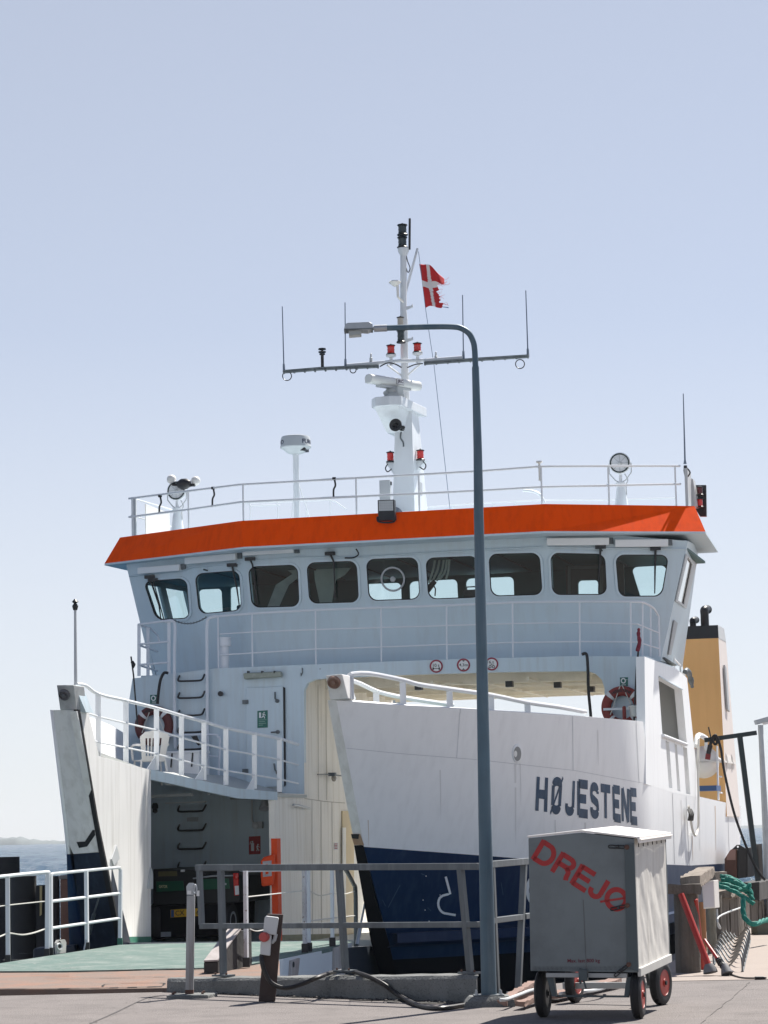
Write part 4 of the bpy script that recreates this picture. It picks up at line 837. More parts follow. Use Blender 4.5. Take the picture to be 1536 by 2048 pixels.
for y in (1404, 1542):
    mb = MB(); mb.box(PD.at(491, y), (.03, .05, .035), (AX, BX, ZX)); mb.build('hinge', GALVD, dr, smooth=0)
def plate(px, m, par=F, pl=None, t=.008, name='sign_plate'):
    mb = MB(); mb.prism(on(pl or PFo, px), (pl or PFo).n*t); return mb.build(name, m, par, smooth=0)
PD2 = PF.off(.0385)
sg = plate([(515, 1422), (535.5, 1420.5), (535.5, 1455), (515, 1456)], SIGNG, dr, PD2, name='exit_sign')
PD3 = PF.off(.048)
mb = MB(); mb.poly(on(PD3, [(518, 1425), (522, 1425), (522, 1436), (518, 1436)])); mb.build('exit_symbol', LETW, sg, smooth=0)
mb = MB()
for q in strokes_px([([(528, 1427), (526, 1432), (523, 1436)], .8), ([(526, 1432), (529, 1434), (529, 1437)], .8), ([(524, 1428), (528, 1428), (531, 1431)], .7)], 1): mb.poly(on(PD3, q))
mb.poly(on(PD3, [(527, 1424), (529.5, 1424), (529.5, 1426), (527, 1426)])); mb.build('exit_symbol', LETW, sg, smooth=0, recalc=False)
mb = MB()
for y, x1 in ((1439.5, 533), (1443, 530), (1446.5, 532), (1450, 526)): mb.poly(on(PD3, [(517.5, y), (x1, y-.6), (x1, y+.4), (517.5, y+1)]))
mb.build('exit_print', mat('pale_green_print', (.25, .42, .36), .5), sg, smooth=0)
for x, y, w_, h_ in ((300.5, 1390, 15, 17), (1240, 1355, 16, 17)):
    sg = plate([(x, y), (x+w_, y-.5), (x+w_, y+h_), (x, y+h_+.5)], SIGNG, F, name='lifebuoy_sign')
    mb = MB(); P3 = PF.off(.014)
    for q in strokes_px([(arc2(x+w_*.42, y+h_*.38, w_*.26, h_*.26, 0, 360, 16), w_*.075)], 1): mb.poly(on(P3, q))
    for k, yy in enumerate((.78, .88)): mb.poly(on(P3, [(x+w_*.2, y+h_*yy), (x+w_*.75, y+h_*yy), (x+w_*.75, y+h_*(yy+.04)), (x+w_*.2, y+h_*(yy+.04))]))
    mb.poly(on(P3, [(x+w_*.82, y+h_*.2), (x+w_*.9, y+h_*.22), (x+w_*.88, y+h_*.32), (x+w_*.82, y+h_*.3)])); mb.build('lifebuoy_symbol', LETW, sg, smooth=0, recalc=False)
# tube lamp over the door
mb = MB(); mb.prism(on(PF, [(490, 1347), (565, 1343), (567, 1354), (492, 1359.5)]), PF.n*.13); tl = mb.build('tube_lamp', mat('yellowed_lamp_cover', (.30, .33, .28), .3, var=.2), F, bevel=.02, smooth=0)
for x in (500, 528, 553):
    mb = MB(); mb.box(PF.at(x, 1345)+PF.n*.09, (.05, .01, .02), (AX, BX, ZX)); mb.build('clip', BLACKP, tl, smooth=0)
mb = MB(); c = PF.at(444, 1388); mb.lathe(c, PF.n, [(.03, 0), (.03, .05), (.045, .06), (.045, .11), (.01, .12)], 10); mb.build('bulkhead_button', BLACKP, F)
mb = MB(); mb.tube([PF.at(605, 1336)+PF.n*.02, PF.at(606, 1346)+PF.n*.04, PF.at(603, 1352)+PF.n*.03, PF.at(603, 1346)+PF.n*.03], .01, 5); mb.build('hook', GALVD, F)
mb = MB(); mb.tube([PF.at(641, 1338)+PF.n*.02]+[PF.at(641, 1338)+PF.n*.03], .01, 5); mb.build('stud', GALVD, F)
# round restriction signs
def rsign(cx, cy, r, lines, axle):
    P1 = PF.off(.006); c = P1.at(cx, cy)
    fan = lambda pl, rr, n=28: [pl.at(cx+rr*math.cos(2*math.pi*k/n), cy+rr*math.sin(2*math.pi*k/n)) for k in range(n)]
    mb = MB(); mb.prism(fan(P1, r), PF.n*.006); sgn = mb.build('limit_sign', mat('crimson_sign_rim', (.28, .02, .05), .45), F, smooth=0)
    mb = MB(); mb.poly(fan(PF.off(.014), r*.76)); mb.build('sign_face', SIGNW, sgn, smooth=0)
    pl = PF.off(.0155)
    for txt, x0, yb, w_, h_ in lines: text(txt, pl.at(x0, yb), pl.at(x0+w_, yb)-pl.at(x0, yb), ZX*(pl.at(x0, yb-h_)-pl.at(x0, yb)).length, LETB, sgn, 'sign_text', .012, .001)
    if axle == 'car':
        mb = MB(); mb.poly(on(pl, [(cx-6, cy+4), (cx+6, cy+4), (cx+6, cy+5.2), (cx-6, cy+5.2)])); mb.poly(on(pl, [(cx-7.5, cy+2.4), (cx-4.6, cy+2.4), (cx-4.6, cy+7), (cx-7.5, cy+7)])); mb.poly(on(pl, [(cx+4.6, cy+2.4), (cx+7.5, cy+2.4), (cx+7.5, cy+7), (cx+4.6, cy+7)])); mb.build('axle_symbol', LETB, sgn, smooth=0)
    if axle == 'bogie':
        mb = MB()
        for dx in (-3.4, 3.4):
            for q in strokes_px([(arc2(cx+dx, cy+5.4, 2.3, 2.3, 0, 360, 12), .7)], 1): mb.poly(on(pl, q))
        mb.poly(on(pl, [(cx-4.5, cy+1.4), (cx+4.5, cy+1.4), (cx+4.5, cy+2.2), (cx-4.5, cy+2.2)])); mb.poly(on(pl, [(cx-.7, cy-1.2), (cx+.7, cy-1.2), (cx+.7, cy+1.2), (cx-.7, cy+1.2)])); mb.build('bogie_symbol', LETB, sgn, smooth=0, recalc=False)
    if axle == 'height':
        mb = MB()
        for s_ in (-1, 1): mb.poly(on(pl, [(cx-3, cy+s_*9.6), (cx+3, cy+s_*9.6), (cx, cy+s_*6.4)]))
        mb.build('height_symbol', LETB, sgn, smooth=0)
rsign(872.5, 1332.5, 13.2, [('10 t', 866, 1334, 13, 6.5)], 'car')
rsign(927, 1330, 13.2, [('4,3m', 918, 1333.5, 18, 6.6)], 'height')
rsign(983.5, 1328, 13.2, [('16 t', 975, 1327, 13, 6)], 'bogie')
# hoses hanging from the bridge deck
for nm, pts_, a in (('hose', [(1164, 1309), (1170, 1307), (1174, 1312), (1176, 1340), (1177, 1380), (1181, 1424), (1182, 1440)], .25), ('hose', [(336, 1346), (328, 1346), (321, 1360), (317, 1385), (315, 1408)], .2)):
    mb = MB(); mb.tube(bez([A(x, y, a) for x, y in pts_], 4), .026, 7); mb.build(nm, BLACK, F)
# interior bay under the left foredeck
for y in (1622, 1660, 1697, 1735):
    mb = MB(); mb.tube(bez([A(359, y-10, .0), A(356.5, y-4, .16), A(358, y+1, .2), A(378, y+1, .2), A(402, y, .2), A(407, y-3, .18), A(412, y-12, .0)], 3), .018, 6); mb.build('wall_rung', BLACKP, F)
plate([(374, 1635), (397, 1634), (397, 1643), (374, 1643)], GREYP, F, name='grey_label')
mb = MB(); mb.prism([A(303, 1590, 1.6), A(381, 1586, 1.6), A(383, 1592, 1.6), A(303, 1596, 1.6)], AX*-.1); mb.build('bay_tube_lamp', GREYB, F, smooth=0)
mb = MB(); mb.prism([A(330, 1605, .6), A(410, 1602, .6), A(410, 1605, .6), A(330, 1608, .6)], AX*-.1); mb.build('bay_tube_lamp', GREYB, F, smooth=0)
mb = MB(); mb.tube([A(504, 1600, .06), A(504, 1640, .06), A(508, 1650, .06), A(514, 1652, .08)], .02, 6); mb.build('bay_pipe', GREYB, F)
mb = MB(); mb.lathe(A(514, 1651, .05), AX, [(.05, 0), (.06, .05), (.06, .12), (.02, .14)], 10); mb.box(A(520, 1650, .1), (.05, .05, .06), (AX, BX, ZX)); mb.build('bay_valve', GREYB, F)
ax_ = (A(533, 1622, 1.1)-A(530, 1601, 1.1)).normalized()+AX*.35; mb = MB(); mb.lathe(A(529, 1600, 1.0), ax_, [(.05, 0), (.06, .06), (.075, .1), (.10, .14), (.105, .16), (.09, .165), (.02, .12)], 16); mb.build('bay_lamp', GREYP, F)
mb = MB(); mb.lathe(A(310, 1606, .3), -ZX, [(.04, 0), (.06, .04), (.06, .09), (.045, .1), (.045, .16), (.01, .18)], 12); mb.build('bay_lamp', BLACKP, F)
fe_ = plate([(498, 1673), (521, 1672), (521, 1708), (498, 1709)], SIGNR, F, name='extinguisher_sign'); P3 = PF.off(.013)
mb = MB(); mb.poly(on(P3, [(502, 1686), (508, 1686), (508, 1702), (502, 1702)])); mb.poly(on(P3, [(503.5, 1682), (506.5, 1682), (506.5, 1685.4), (503.5, 1685.4)]))
for q in strokes_px([([(503, 1682), (501, 1684), (500, 1689)], .6), ([(513, 1702), (516, 1697), (518, 1700), (517, 1702)], .8), ([(514, 1698), (516, 1692), (519, 1695)], .8), ([(513, 1695), (516, 1688), (518, 1690)], .7)], 1): mb.poly(on(P3, q))
mb.build('extinguisher_symbol', LETW, fe_, smooth=0, recalc=False)
# orange corner strip of the tunnel wall
PE = Plane(W(1.81, 0, 0), W(1.81, 1, 0), W(1.81, 0, 1))
mb = MB(); mb.prism(on(PE, [(542, 1677), (554, 1677), (557.5, 1885), (545, 1885)]), AX*-.2); mb.build('orange_corner_strip', HIVIS, F, smooth=0)
# life ring bracket, stand and bucket on the right bow
mb = MB(); mb.prism(on(PF.off(.2), [(1207, 1416.5), (1260, 1415), (1260, 1419.5), (1207, 1421)]), PF.n*.02); mb.build('ring_bracket', WHITE_CLEAN, F, smooth=0)

# ---- funnel
FA = -8.6
def fa(x, y): return A(x, y, FA)
fl_, fr_ = fa(1380, 1612), fa(1453, 1612); tl_, tr_ = fa(1363, 1278), fa(1437, 1277)
bk = -AX*1.9
mb = MB()
def frustum(mb, lo, hi, dlo, dhi, m0, m1):
    v = [lo[0], lo[1], lo[1]+dlo, lo[0]+dlo, hi[0], hi[1], hi[1]+dhi, hi[0]+dhi]; o = len(mb.v); mb.v += v
    for f, m in (([0, 1, 5, 4], m0), ([1, 2, 6, 5], m1), ([2, 3, 7, 6], m1), ([3, 0, 4, 7], m0), ([4, 5, 6, 7], m0), ([0, 3, 2, 1], m0)): mb.f.append([o+i for i in f]); mb.m.append(m)
lo0, lo1 = Vector((fl_.x, fl_.y, 1.9)), Vector((fr_.x, fr_.y, 1.9))
tl_.z = tr_.z = (tl_.z+tr_.z)/2
q = fa(1437, 1250); ht = q.z
frustum(mb, (lo0, lo1), (tl_, tr_), -AX*2.3, -AX*1.25, 0, 1); fn_ = mb.build('funnel', [OCHRE, PINKW], F, smooth=0)
c0, c1 = Vector((tl_.x, tl_.y, ht))+BX*.0, Vector((tr_.x, tr_.y, ht))
mb = MB(); e = .004; frustum(mb, (tl_-BX*e+AX*e, tr_+BX*e+AX*e), (c0+AX*e, c1+AX*e), -AX*1.25, -AX*1.0, 0, 1); mb.build('funnel_cap', [mat('black_funnel_paint', (.016, .02, .026), .45, var=.3, scale=3), GREYB], fn_, smooth=0)
for x, yb, yt, r in ((1410, 1252, 1222, .085), (1386, 1252, 1243, .065)):
    p = A(x, yb, FA-.4); t = vz(p, yt); t2 = t-AX*.25+ZX*.05+BX*.03; mb = MB(); mb.tube(bez([p-ZX*.1, p.lerp(t, .7), t+ZX*.02, t2], 5), [r]*16, 14); mb.lathe(t2, -AX, [(r*1.06, -.02), (r*1.06, .05), (r*.5, .05)], 14); mb.build('exhaust_pipe', BLACKP, fn_)
PFs_ = Plane(fr_, fr_+bk, tr_)
mb = MB(); mb.prism(on(PFs_.off(.01), [(1446, 1330), (1449, 1336), (1456, 1424), (1452, 1418)]), PFs_.n*.04); mb.build('side_door', GREYP, fn_, smooth=0)
# ---- raft canister and fittings abaft the side shell
def sb(x, y, b=4.55): return B(x, y, b)
ca, cb = sb(1404, 1520, 4.3), sb(1438, 1528, 4.3); cax = (-AX).normalized()
cc = sb(1417, 1526, 4.2); L_ = 1.0
RAFT = thing('liferaft_canister', 'white ribbed liferaft drum in its cradle on the ferry side beside the ochre funnel', 'liferaft', cc-ZX*.5)
for s_, nm in ((-1, 'half_shell'), (1, 'half_shell')):
    prof = []
    for k in range(0, 52):
        t = k/51; r = .43*max(.02, 1-abs(2*t-1)**3.0)**.5*(1+.035*math.sin(t*math.pi*16)); prof.append((r, (t-.5)*2*L_))
    prof = [(.002, -L_*1.01)]+prof+[(.002, L_*1.01)]
    mb = MB(); n = 14
    for r, h in prof: mb.v += [cc+cax*h+(BX*math.cos(math.pi*k/n)+ZX*math.sin(math.pi*k/n)*s_)*r+ZX*.006*s_ for k in range(n+1)]
    for i in range(53):
        for k in range(n): mb.f.append([i*(n+1)+k, i*(n+1)+k+1, (i+1)*(n+1)+k+1, (i+1)*(n+1)+k]); mb.m.append(0)
    mb.build(nm, PLASTICW, RAFT, smooth=45)
mb = MB(); mb.box(cc, (L_*.95, .445, .02), (AX, BX, ZX)); mb.build('seam_flange', PLASTICW, RAFT, smooth=0)
for s_ in (-.5, .45):
    mb = MB(); mb.tube([cc+cax*s_+(BX*math.cos(t)+ZX*math.sin(t))*.44 for t in [k*math.pi/12 for k in range(24)]], .02, 5, closed=True); mb.build('lashing_strap', PLASTICW, RAFT)
    mb = MB(); mb.prism([cc+cax*s_+BX*.44-ZX*.1, cc+cax*s_+BX*.3-ZX*.75, cc+cax*s_-BX*.3-ZX*.75, cc+cax*s_-BX*.44-ZX*.1, cc+cax*s_-BX*.2-ZX*.4, cc+cax*s_+BX*.2-ZX*.4], cax*.04); mb.build('cradle', WHITE_CLEAN, RAFT, smooth=0)
mb = MB(); mb.tube(bez([sb(1392, 1492), sb(1395, 1473), sb(1402, 1471), sb(1412, 1477)], 4), .05, 8); mb.tube([sb(1412, 1476), sb(1412, 1500)], .03, 6); mb.build('davit_head', WHITE_CLEAN, F)
mb = MB()
for x0, y0, x1, y1 in ((1434, 1492, 1437, 1600), (1445, 1524, 1447, 1602)): mb.bar(sb(x0, y0), sb(x1, y1), .03, .09)
mb.tube([sb(1434, 1516), sb(1449, 1524)], .03, 6)
for y in (1553, 1585): mb.tube([sb(1440, y), sb(1449, y+2)], .02, 6)
mb.build('raft_gate', WHITE_CLEAN, F)
mb = MB(); mb.box(sb(1407, 1577, 4.3), (.35, .3, .05), (AX, BX, ZX)); mb.build('blue_pad', EUB, F, smooth=0)
# mooring ropes over the aft side
mb = MB(); mb.tube(bez([sb(1397, 1478, 4.66), sb(1396, 1550, 4.66), sb(1397, 1590, 4.67), sb(1397, 1630, 4.68), sb(1396, 1655, 4.66), sb(1391, 1671, 4.66), sb(1385, 1660, 4.66), sb(1380, 1630, 4.66), sb(1377, 1612, 4.66)], 5), .022, 6); mp_ = mb.build('mooring_line', ROPEW, F)
mb = MB()
for k in range(5): mb.tube(bez([sb(1376+k*1.5, 1619, 4.67), sb(1379+k*1.7, 1628+k % 2*3, 4.72), sb(1377+k*2, 1640, 4.68)], 4), .02, 5)
mb.build('rope_lashing', mat('dark_rope', (.05, .05, .05), .8), mp_)
mb = MB(); c = sb(1370, 1344, 4.4); mb.tube(bez([c-AX*.0, c-AX*.25+ZX*.05, c-AX*.55, c-AX*.8-ZX*.12], 4), [.05, .05, .045, .045, .05, .05, .05, .06, .06, .05, .04, .04, .045], 8); mb.lathe(c-AX*.75-ZX*.08, (-AX-ZX*.8), [(.055, 0), (.06, .06), (.03, .2), (.035, .24)], 10); mb.build('fire_monitor', GALVD, F)
mb = MB(); p = sb(1349, 1337, 4.3); mb.tube([p-ZX*.05, vz(p, 1304)], .014, 5); mb.tube([p+ZX*.18, p+ZX*.1-AX*.8, p-ZX*.15-AX*.8], .018, 5); mb.build('aft_rail_stub', WHITE_CLEAN, F)

# ---- mast
MA = -2.2
def ma(x, y, d=0): return A(x, y, MA+d)
def solid_px(front, back_vec, m, name, par, bevel=0):
    mb = MB(); mb.prism(front, back_vec); return mb.build(name, m, par, bevel=bevel, smooth=0)
lo = [ma(785, 1013), ma(829, 1011)]; hi = [ma(791, 815), ma(823, 813)]
mb = MB(); frustum(mb, (lo[0]-ZX*.1, lo[1]-ZX*.1), (hi[0], hi[1]), -AX*.85+BX*.05, -AX*.5, 0, 0); MW = mat('mast_paint', (.72, .745, .77), .42, var=.05, scale=4, stain=(.45, .45, .44), stain_amt=.3, streak=True); mast = mb.build('mast', MW, F, smooth=0)
# radar platform
pt_ = [ma(757, 822, .95), ma(757, 808, .95)]
pl_out = [W(S(ma(757, 815))[0]+.55, S(ma(757, 815))[1]+.05, ma(757, 812).z), ]
zt = ma(790, 806).z; cB = S(ma(790, 815))[1]
fr_pts = [W(MA+.55, cB-.30, zt), W(MA+.75, cB-.18, zt), W(MA+.8, cB+.1, zt), W(MA+.7, cB+.30, zt), W(MA-.75, cB+.42, zt), W(MA-.75, cB-.1, zt)]
mb = MB(); mb.prism(fr_pts, -ZX*.17); mb.build('radar_platform', MW, mast, bevel=.01, smooth=0)
mb = MB(); tpq = [W(MA+.66, cB-.22, zt-.171), W(MA+.66, cB+.22, zt-.171), W(MA-.6, cB+.30, zt-.171), W(MA-.6, cB-.1, zt-.171)]; btq = [W(MA+.02, cB-.16, zt-.55), W(MA+.02, cB+.15, zt-.55), W(MA-.5, cB+.18, zt-.55), W(MA-.5, cB-.14, zt-.55)]
mb.add(tpq+btq, [[0, 1, 2, 3], [4, 7, 6, 5], [0, 4, 5, 1], [1, 5, 6, 2], [2, 6, 7, 3], [3, 7, 4, 0]]); mb.build('platform_bracket', MW, mast, smooth=0)
# pole
mb = MB(); mb.tube([ma(812, 815, -.2), ma(809, 720, -.2), ma(808, 640, -.2)], [.075, .072, .07], 14); mb.tube([ma(808, 640, -.2), ma(807, 620, -.2), ma(807, 500, -.2)], [.07, .062, .06], 14); mb.lathe(ma(807, 502, -.2), ZX, [(.06, -.1), (.105, 0), (.11, .05), (.06, .06)], 14); mb.build('mast_pole', MW, mast)
def lantern(c, r, h, m, par, name='mast_lantern', base=True):
    mb = MB(); mb.lathe(c, ZX, [(r*1.15, 0), (r*1.25, h*.06), (r*1.05, h*.14), (r*.9, h*.16)], 16); o = mb.build(name, BLACKP, par)
    mb = MB(); mb.lathe(c+ZX*h*.84, ZX, [(r*.9, 0), (r*1.15, h*.02), (r*1.1, h*.08), (r*.5, h*.14), (r*.22, h*.15), (r*.2, h*.2), (.002, h*.22)], 16); mb.build('lantern_cap', BLACKP, par)
    mb = MB(); mb.lathe(c+ZX*h*.155, ZX, [(r*.86, 0), (r*.95, h*.1), (r*.86, h*.2), (r*.95, h*.34), (r*.86, h*.48), (r*.95, h*.6), (r*.86, h*.69)], 16); g = mb.build('lens', m, par); return o
DKL = mat('dark_lamp_body', (.03, .045, .05), .3, var=.3)
lantern(ma(805, 496, -.2), .085, .225, DKL, mast); lantern(ma(805, 471, -.2), .085, .225, DKL, mast)
mb = MB(); mb.tube([ma(819, 499, -.2), ma(819.5, 437, -.2)], .022, 8); mb.tube([ma(819, 497, -.2), ma(812, 500, -.2)], .015, 6); mb.build('stick_antenna', BLACKP, mast)
lantern(ma(801, 654, .05), .062, .20, CLEARL, mast); lantern(ma(802, 686, .05), .07, .26, DKL, mast)
mb = MB(); mb.prism([ma(792, 652, .05), ma(808, 652, .05), ma(808, 656, .05), ma(792, 656, .05)], -AX*.2); mb.build('lantern_shelf', MW, mast, smooth=0)
for x, y, hh in ((782, 710, 21), (835, 706, 21)):
    lantern(ma(x, y), .075, .20, REDL, mast); mb = MB(); mb.lathe(ma(x, y), -ZX, [(.10, 0), (.09, .03), (.03, .05), (.03, .2)], 12); mb.build('lamp_foot', MW, mast)
for x, y in ((781, 925), (841, 921)):
    lantern(ma(x, y, -.25), .068, .21, REDL, mast); s_ = -1 if x < 800 else 1
    c = ma(x, y, -.25); mb = MB(); mb.prism([c-BX*.09, c+BX*.09, c+BX*(.02-.11*s_)-ZX*.2, c-BX*(.10*s_)-ZX*.3][:4], -AX*.18); mb.build('lamp_bracket', MW, mast, smooth=0)
    mb = MB(); mb.tube(bez([c+BX*.05*s_-ZX*.02, c+BX*.10*s_-ZX*.1, c+BX*.06*s_-ZX*.17, c-BX*.02*s_-ZX*.12], 4), .012, 5); mb.build('lamp_cable', BLACKP, mast)
# gps mushroom and brackets
mb = MB(); mb.lathe(ma(790, 568), ZX, [(.02, -.05), (.05, -.03), (.11, .02), (.12, .035), (.08, .06), (.01, .065)], 16); mb.tube([ma(795, 571), ma(796, 594), ma(806, 604, -.15)], .025, 8); mb.build('gps_dome', PLASTICW, mast)
for y in (614, 679):
    mb = MB(); mb.prism([ma(812, y-1), ma(822, y-3), ma(825, y-6), ma(826, y), ma(812, y+6)], -AX*.03); mb.build('cleat_bracket', MW, mast, smooth=0)
# yard with its whip aerials
def yard(pts, r, m): mb = MB(); mb.tube([ma(x, y) for x, y in pts], r, 8); return mb.build('yard', m, mast)
yd = yard([(694, 731), (800, 722), (845, 721), (926, 715)], .035, MW)
for pts_ in ([(568, 744), (640, 738), (756, 733)], [(850, 727), (960, 719), (1056, 713)]):
    mb = MB(); mb.tube([ma(*q, .05) for q in pts_], .032, 7)
    for k in range(10):
        u = k/9; p = ma(*pts_[0], .05).lerp(ma(*pts_[2], .05), u); mb.lathe(p, BX, [(.04, -.012), (.04, .012)], 8)
    mb.tube([ma(x, y-3, .09) for x, y in pts_], .012, 5); mb.build('yard_arm', GALVD, mast)
for x0, y0, x1, y1 in ((774, 730, 805, 753), (842, 727, 812, 753)):
    mb = MB(); mb.tube([ma(x0, y0), ma(x1, y1, -.2)], .02, 6); mb.build('yard_strut', MW, mast)
for x, y0, x1, y1 in ((568, 744, 564.5, 613), (691, 734, 690, 605), (927, 718, 925, 590), (1056, 714, 1051.5, 581)):
    p = ma(x, y0); q = ma(x1, y1); mb = MB(); mb.tube([p, p.lerp(q, .12), p.lerp(q, .13), q], [.026, .022, .012, .009], 6); mb.build('whip_aerial', mat('grey_blue_aerial', (.16, .20, .26), .5), mast)
for cx, cy, r in ((574, 752, 9), (706, 740, 6), (1040, 728, 9)):
    mb = MB(); mb.tube([ma(cx+r*math.cos(t), cy+r*math.sin(t), .06) for t in [k*2*math.pi/18 for k in range(18)]], .010, 5, closed=True); mb.build('cable_coil', BLACKP, mast)
mb = MB(); mb.lathe(ma(645, 738), ZX, [(.03, 0), (.03, .26), (.055, .27), (.055, .29), (.03, .30)], 12); mb.lathe(ma(645, 738)+ZX*.31, ZX, [(.07, 0), (.075, .02), (.02, .025), (.02, .05), (.075, .055), (.07, .08), (.01, .09)], 12); mb.build('wind_sensor', BLACKP, mast)
for x, y in ((742, 718), (872, 715)):
    mb = MB(); mb.lathe(ma(x, y), ZX, [(.03, -.05), (.03, .02), (.018, .03), (.015, .1), (.005, .11)], 8); mb.build('yard_stud', GREYB, mast)
mb = MB(); mb.tube(bez([ma(760, 733, .08), ma(775, 726, .1), ma(790, 728, .1), ma(803, 735, 0)], 4), .013, 5); mb.tube(bez([ma(815, 735, 0), ma(830, 729, .1), ma(846, 727, .08)], 4), .012, 5); mb.build('yard_cables', BLACKP, mast)
# gaff, halyard and flag
mb = MB(); mb.tube([ma(809, 592, -.25), ma(835, 497, -.55)], [.028, .022], 7); mb.build('gaff', MW, mast)
mb = MB(); mb.tube(bez([ma(812, 507, -.2), ma(815, 522, -.2), ma(820, 536, -.2), ma(816, 545, -.2), ma(812, 535, -.2)], 4), .010, 5); mb.build('gaff_cable', BLACKP, mast)
hp = [ma(837, 503, -.55), ma(840, 527, -.55), ma(851, 617, -.5), ma(868, 730, -.2), ma(900, 1018, .3)]
mb = MB(); mb.tube(hp, .006, 5); mb.build('halyard', mat('blue_grey_cord', (.14, .20, .28), .7), mast)
# radar scanner
s0_ = A(742, 757, -1.25); s1_ = A(838, 776, -2.35); dv = (s1_-s0_).normalized(); side = dv.cross(ZX).normalized()
c0 = A(736, 757, -1.25); c1 = A(837, 773, -2.3)
prof = [(-.09, -.075), (.05, -.085), (.10, -.05), (.11, .0), (.09, .06), (.03, .085), (-.06, .08), (-.10, .03)]
mb = MB(); dv = (c1-c0).normalized(); fwd = ZX.cross(dv).normalized(); fwd = fwd if fwd.dot(CAM-c0) > 0 else -fwd
mb.prism([c0+fwd*u+ZX*v for u, v in prof], c1-c0); rs = mb.build('radar_scanner', mat('radar_white', (.72, .73, .71), .4, var=.03), mast, bevel=.015, smooth=50)
mid = c0.lerp(c1, .5); mb = MB(); mb.box(mid-ZX*.1, (.38, .07, .02), (dv, fwd, ZX)); mb.build('scanner_foot', GREYB, rs, bevel=.006, smooth=0)
gz = ma(787, 800, .35); mb = MB(); mb.lathe(Vector((mid.x, mid.y, gz.z))-ZX*.02, ZX, [(.12, 0), (.17, .04), (.18, .1), (.15, .13), (.16, .17), (.13, .22), (.07, .25), (.07, .33)], 16)
mb.box(Vector((mid.x, mid.y, gz.z+.14))+fwd*.13, (.07, .05, .06), (dv, fwd, ZX))
for s_ in (-1, 1): mb.lathe(Vector((mid.x, mid.y, gz.z+.09))+dv*.17*s_, dv*s_, [(.035, 0), (.035, .06), (.01, .07)], 10)
mb.build('radar_gearbox', mat('radar_grey', (.50, .52, .51), .45), mast)
ff = c0.lerp(c1, .55)+fwd*.115; mb = MB(); mb.box(ff+ZX*.005, (.088, .003, .056), (dv, fwd, ZX)); jp = mb.build('maker_plate', mat('plate_rim', (.10, .09, .11), .5), rs, smooth=0)
mb = MB(); mb.box(ff+ZX*.005+fwd*.003, (.081, .003, .049), (dv, fwd, ZX)); mb.build('maker_plate', SIGNW, rs, smooth=0)
text('JRC', ff-dv*.070-ZX*.034+fwd*.0065, dv*.140, ZX*.076, mat('violet_black_print', (.03, .01, .04), .5), rs, 'maker_lettering', .03, .001)
# horn, junction box, floodlight, canvas
hc = ma(791, 850, .62); mb = MB(); mb.lathe(hc, AX, [(.03, -.35), (.04, -.2), (.10, -.03), (.118, 0), (.112, .012), (.06, .0), (.02, -.05)], 24); mb.tube([hc-AX*.2, hc-AX*.2+BX*.1-ZX*.02, ma(805, 858, .1)], .03, 8); mb.lathe(ma(803, 857, .2), AX, [(.045, -.06), (.045, .06)], 12); mb.build('signal_horn', BLACKP, mast)
mb = MB(); mb.tube(bez([ma(802, 864, .06), ma(801, 876, .09), ma(806, 884, .06), ma(807, 893, .08)], 4), .016, 5); mb.build('horn_hook', GALVD, mast)
PM = Plane(lo[0]+AX*.03, lo[1]+AX*.03, hi[0]+AX*.03)
mb = MB(); mb.box(ma(836, 978, -.45), (.1, .06, .12), (AX, BX, ZX)); mb.build('junction_box', GREYP, mast, smooth=0)
mb = MB(); p = A(771, 985, -.9); mb.box(p, (.05, .10, .22), (AX, BX, ZX)); fb = mb.build('control_cabinet', GREYB, F, bevel=.01, smooth=0)
mb = MB(); mb.box(A(780, 967, -.9), (.03, .03, .03), (AX, BX, ZX)); mb.build('cable_gland', BLACKP, fb, smooth=0)
fa0 = .12
mb = MB(); mb.prism([A(755, 1000, fa0), A(788, 999, fa0), A(789, 1024, fa0), A(790, 1040, fa0+.02), A(757, 1041, fa0+.02), A(755.5, 1024, fa0)], -AX*.12); fl2 = mb.build('flood_light', BLACKP, F, bevel=.008, smooth=0)
mb = MB(); mb.prism([A(757.5, 1002, fa0+.004), A(786, 1001, fa0+.004), A(786.5, 1021, fa0+.004), A(758, 1022, fa0+.004)], AX*.006); lp_ = mb.build('led_panel', GREYB, fl2, smooth=0)
mb = MB()
for k in range(1, 7):
    x = 757.5+28.7*k/7; mb.poly([A(x-.3, 1002, fa0+.012), A(x+.3, 1002, fa0+.012), A(x+.5, 1021.5, fa0+.012), A(x-.1, 1021.5, fa0+.012)])
for k in range(1, 4):
    y = 1002+20*k/4; mb.poly([A(757.6, y-.3, fa0+.012), A(786.3, y-.7, fa0+.012), A(786.3, y-.2, fa0+.012), A(757.6, y+.2, fa0+.012)])
mb.build('led_grid', GREYP, fl2, smooth=0, recalc=False)
mb = MB(); mb.tube(bez([A(755, 1034, fa0), A(757, 1043, fa0+.05), A(773, 1045, fa0+.05), A(788, 1043, fa0+.05), A(791, 1034, fa0)], 4), .018, 6); mb.build('lamp_yoke', BLACKP, fl2)
# crumpled canvas at the mast foot
mb = MB(); nx, ny = 12, 6; CVS = mat('grey_tarpaulin', (.20, .22, .25), .35, var=.2, scale=9)
for j in range(ny+1):
    for i in range(nx+1):
        u, v = i/nx, j/ny; hgt = (1-v)*(.34-.22*max(0, (u-.35))*1.3)+.02; mb.v.append(W(MA+.25+v*.45+random.uniform(-.03, .03), S(ma(786, 1000))[1]-.02+u*.46+random.uniform(-.02, .02), RZ+hgt*math.cos(u*1.0)+random.uniform(-.03, .03)))
for j in range(ny):
    for i in range(nx): k = j*(nx+1)+i; mb.f.append([k, k+1, k+nx+2, k+nx+1]); mb.m.append(0)
mb.build('tarpaulin_cover', CVS, F, smooth=30)
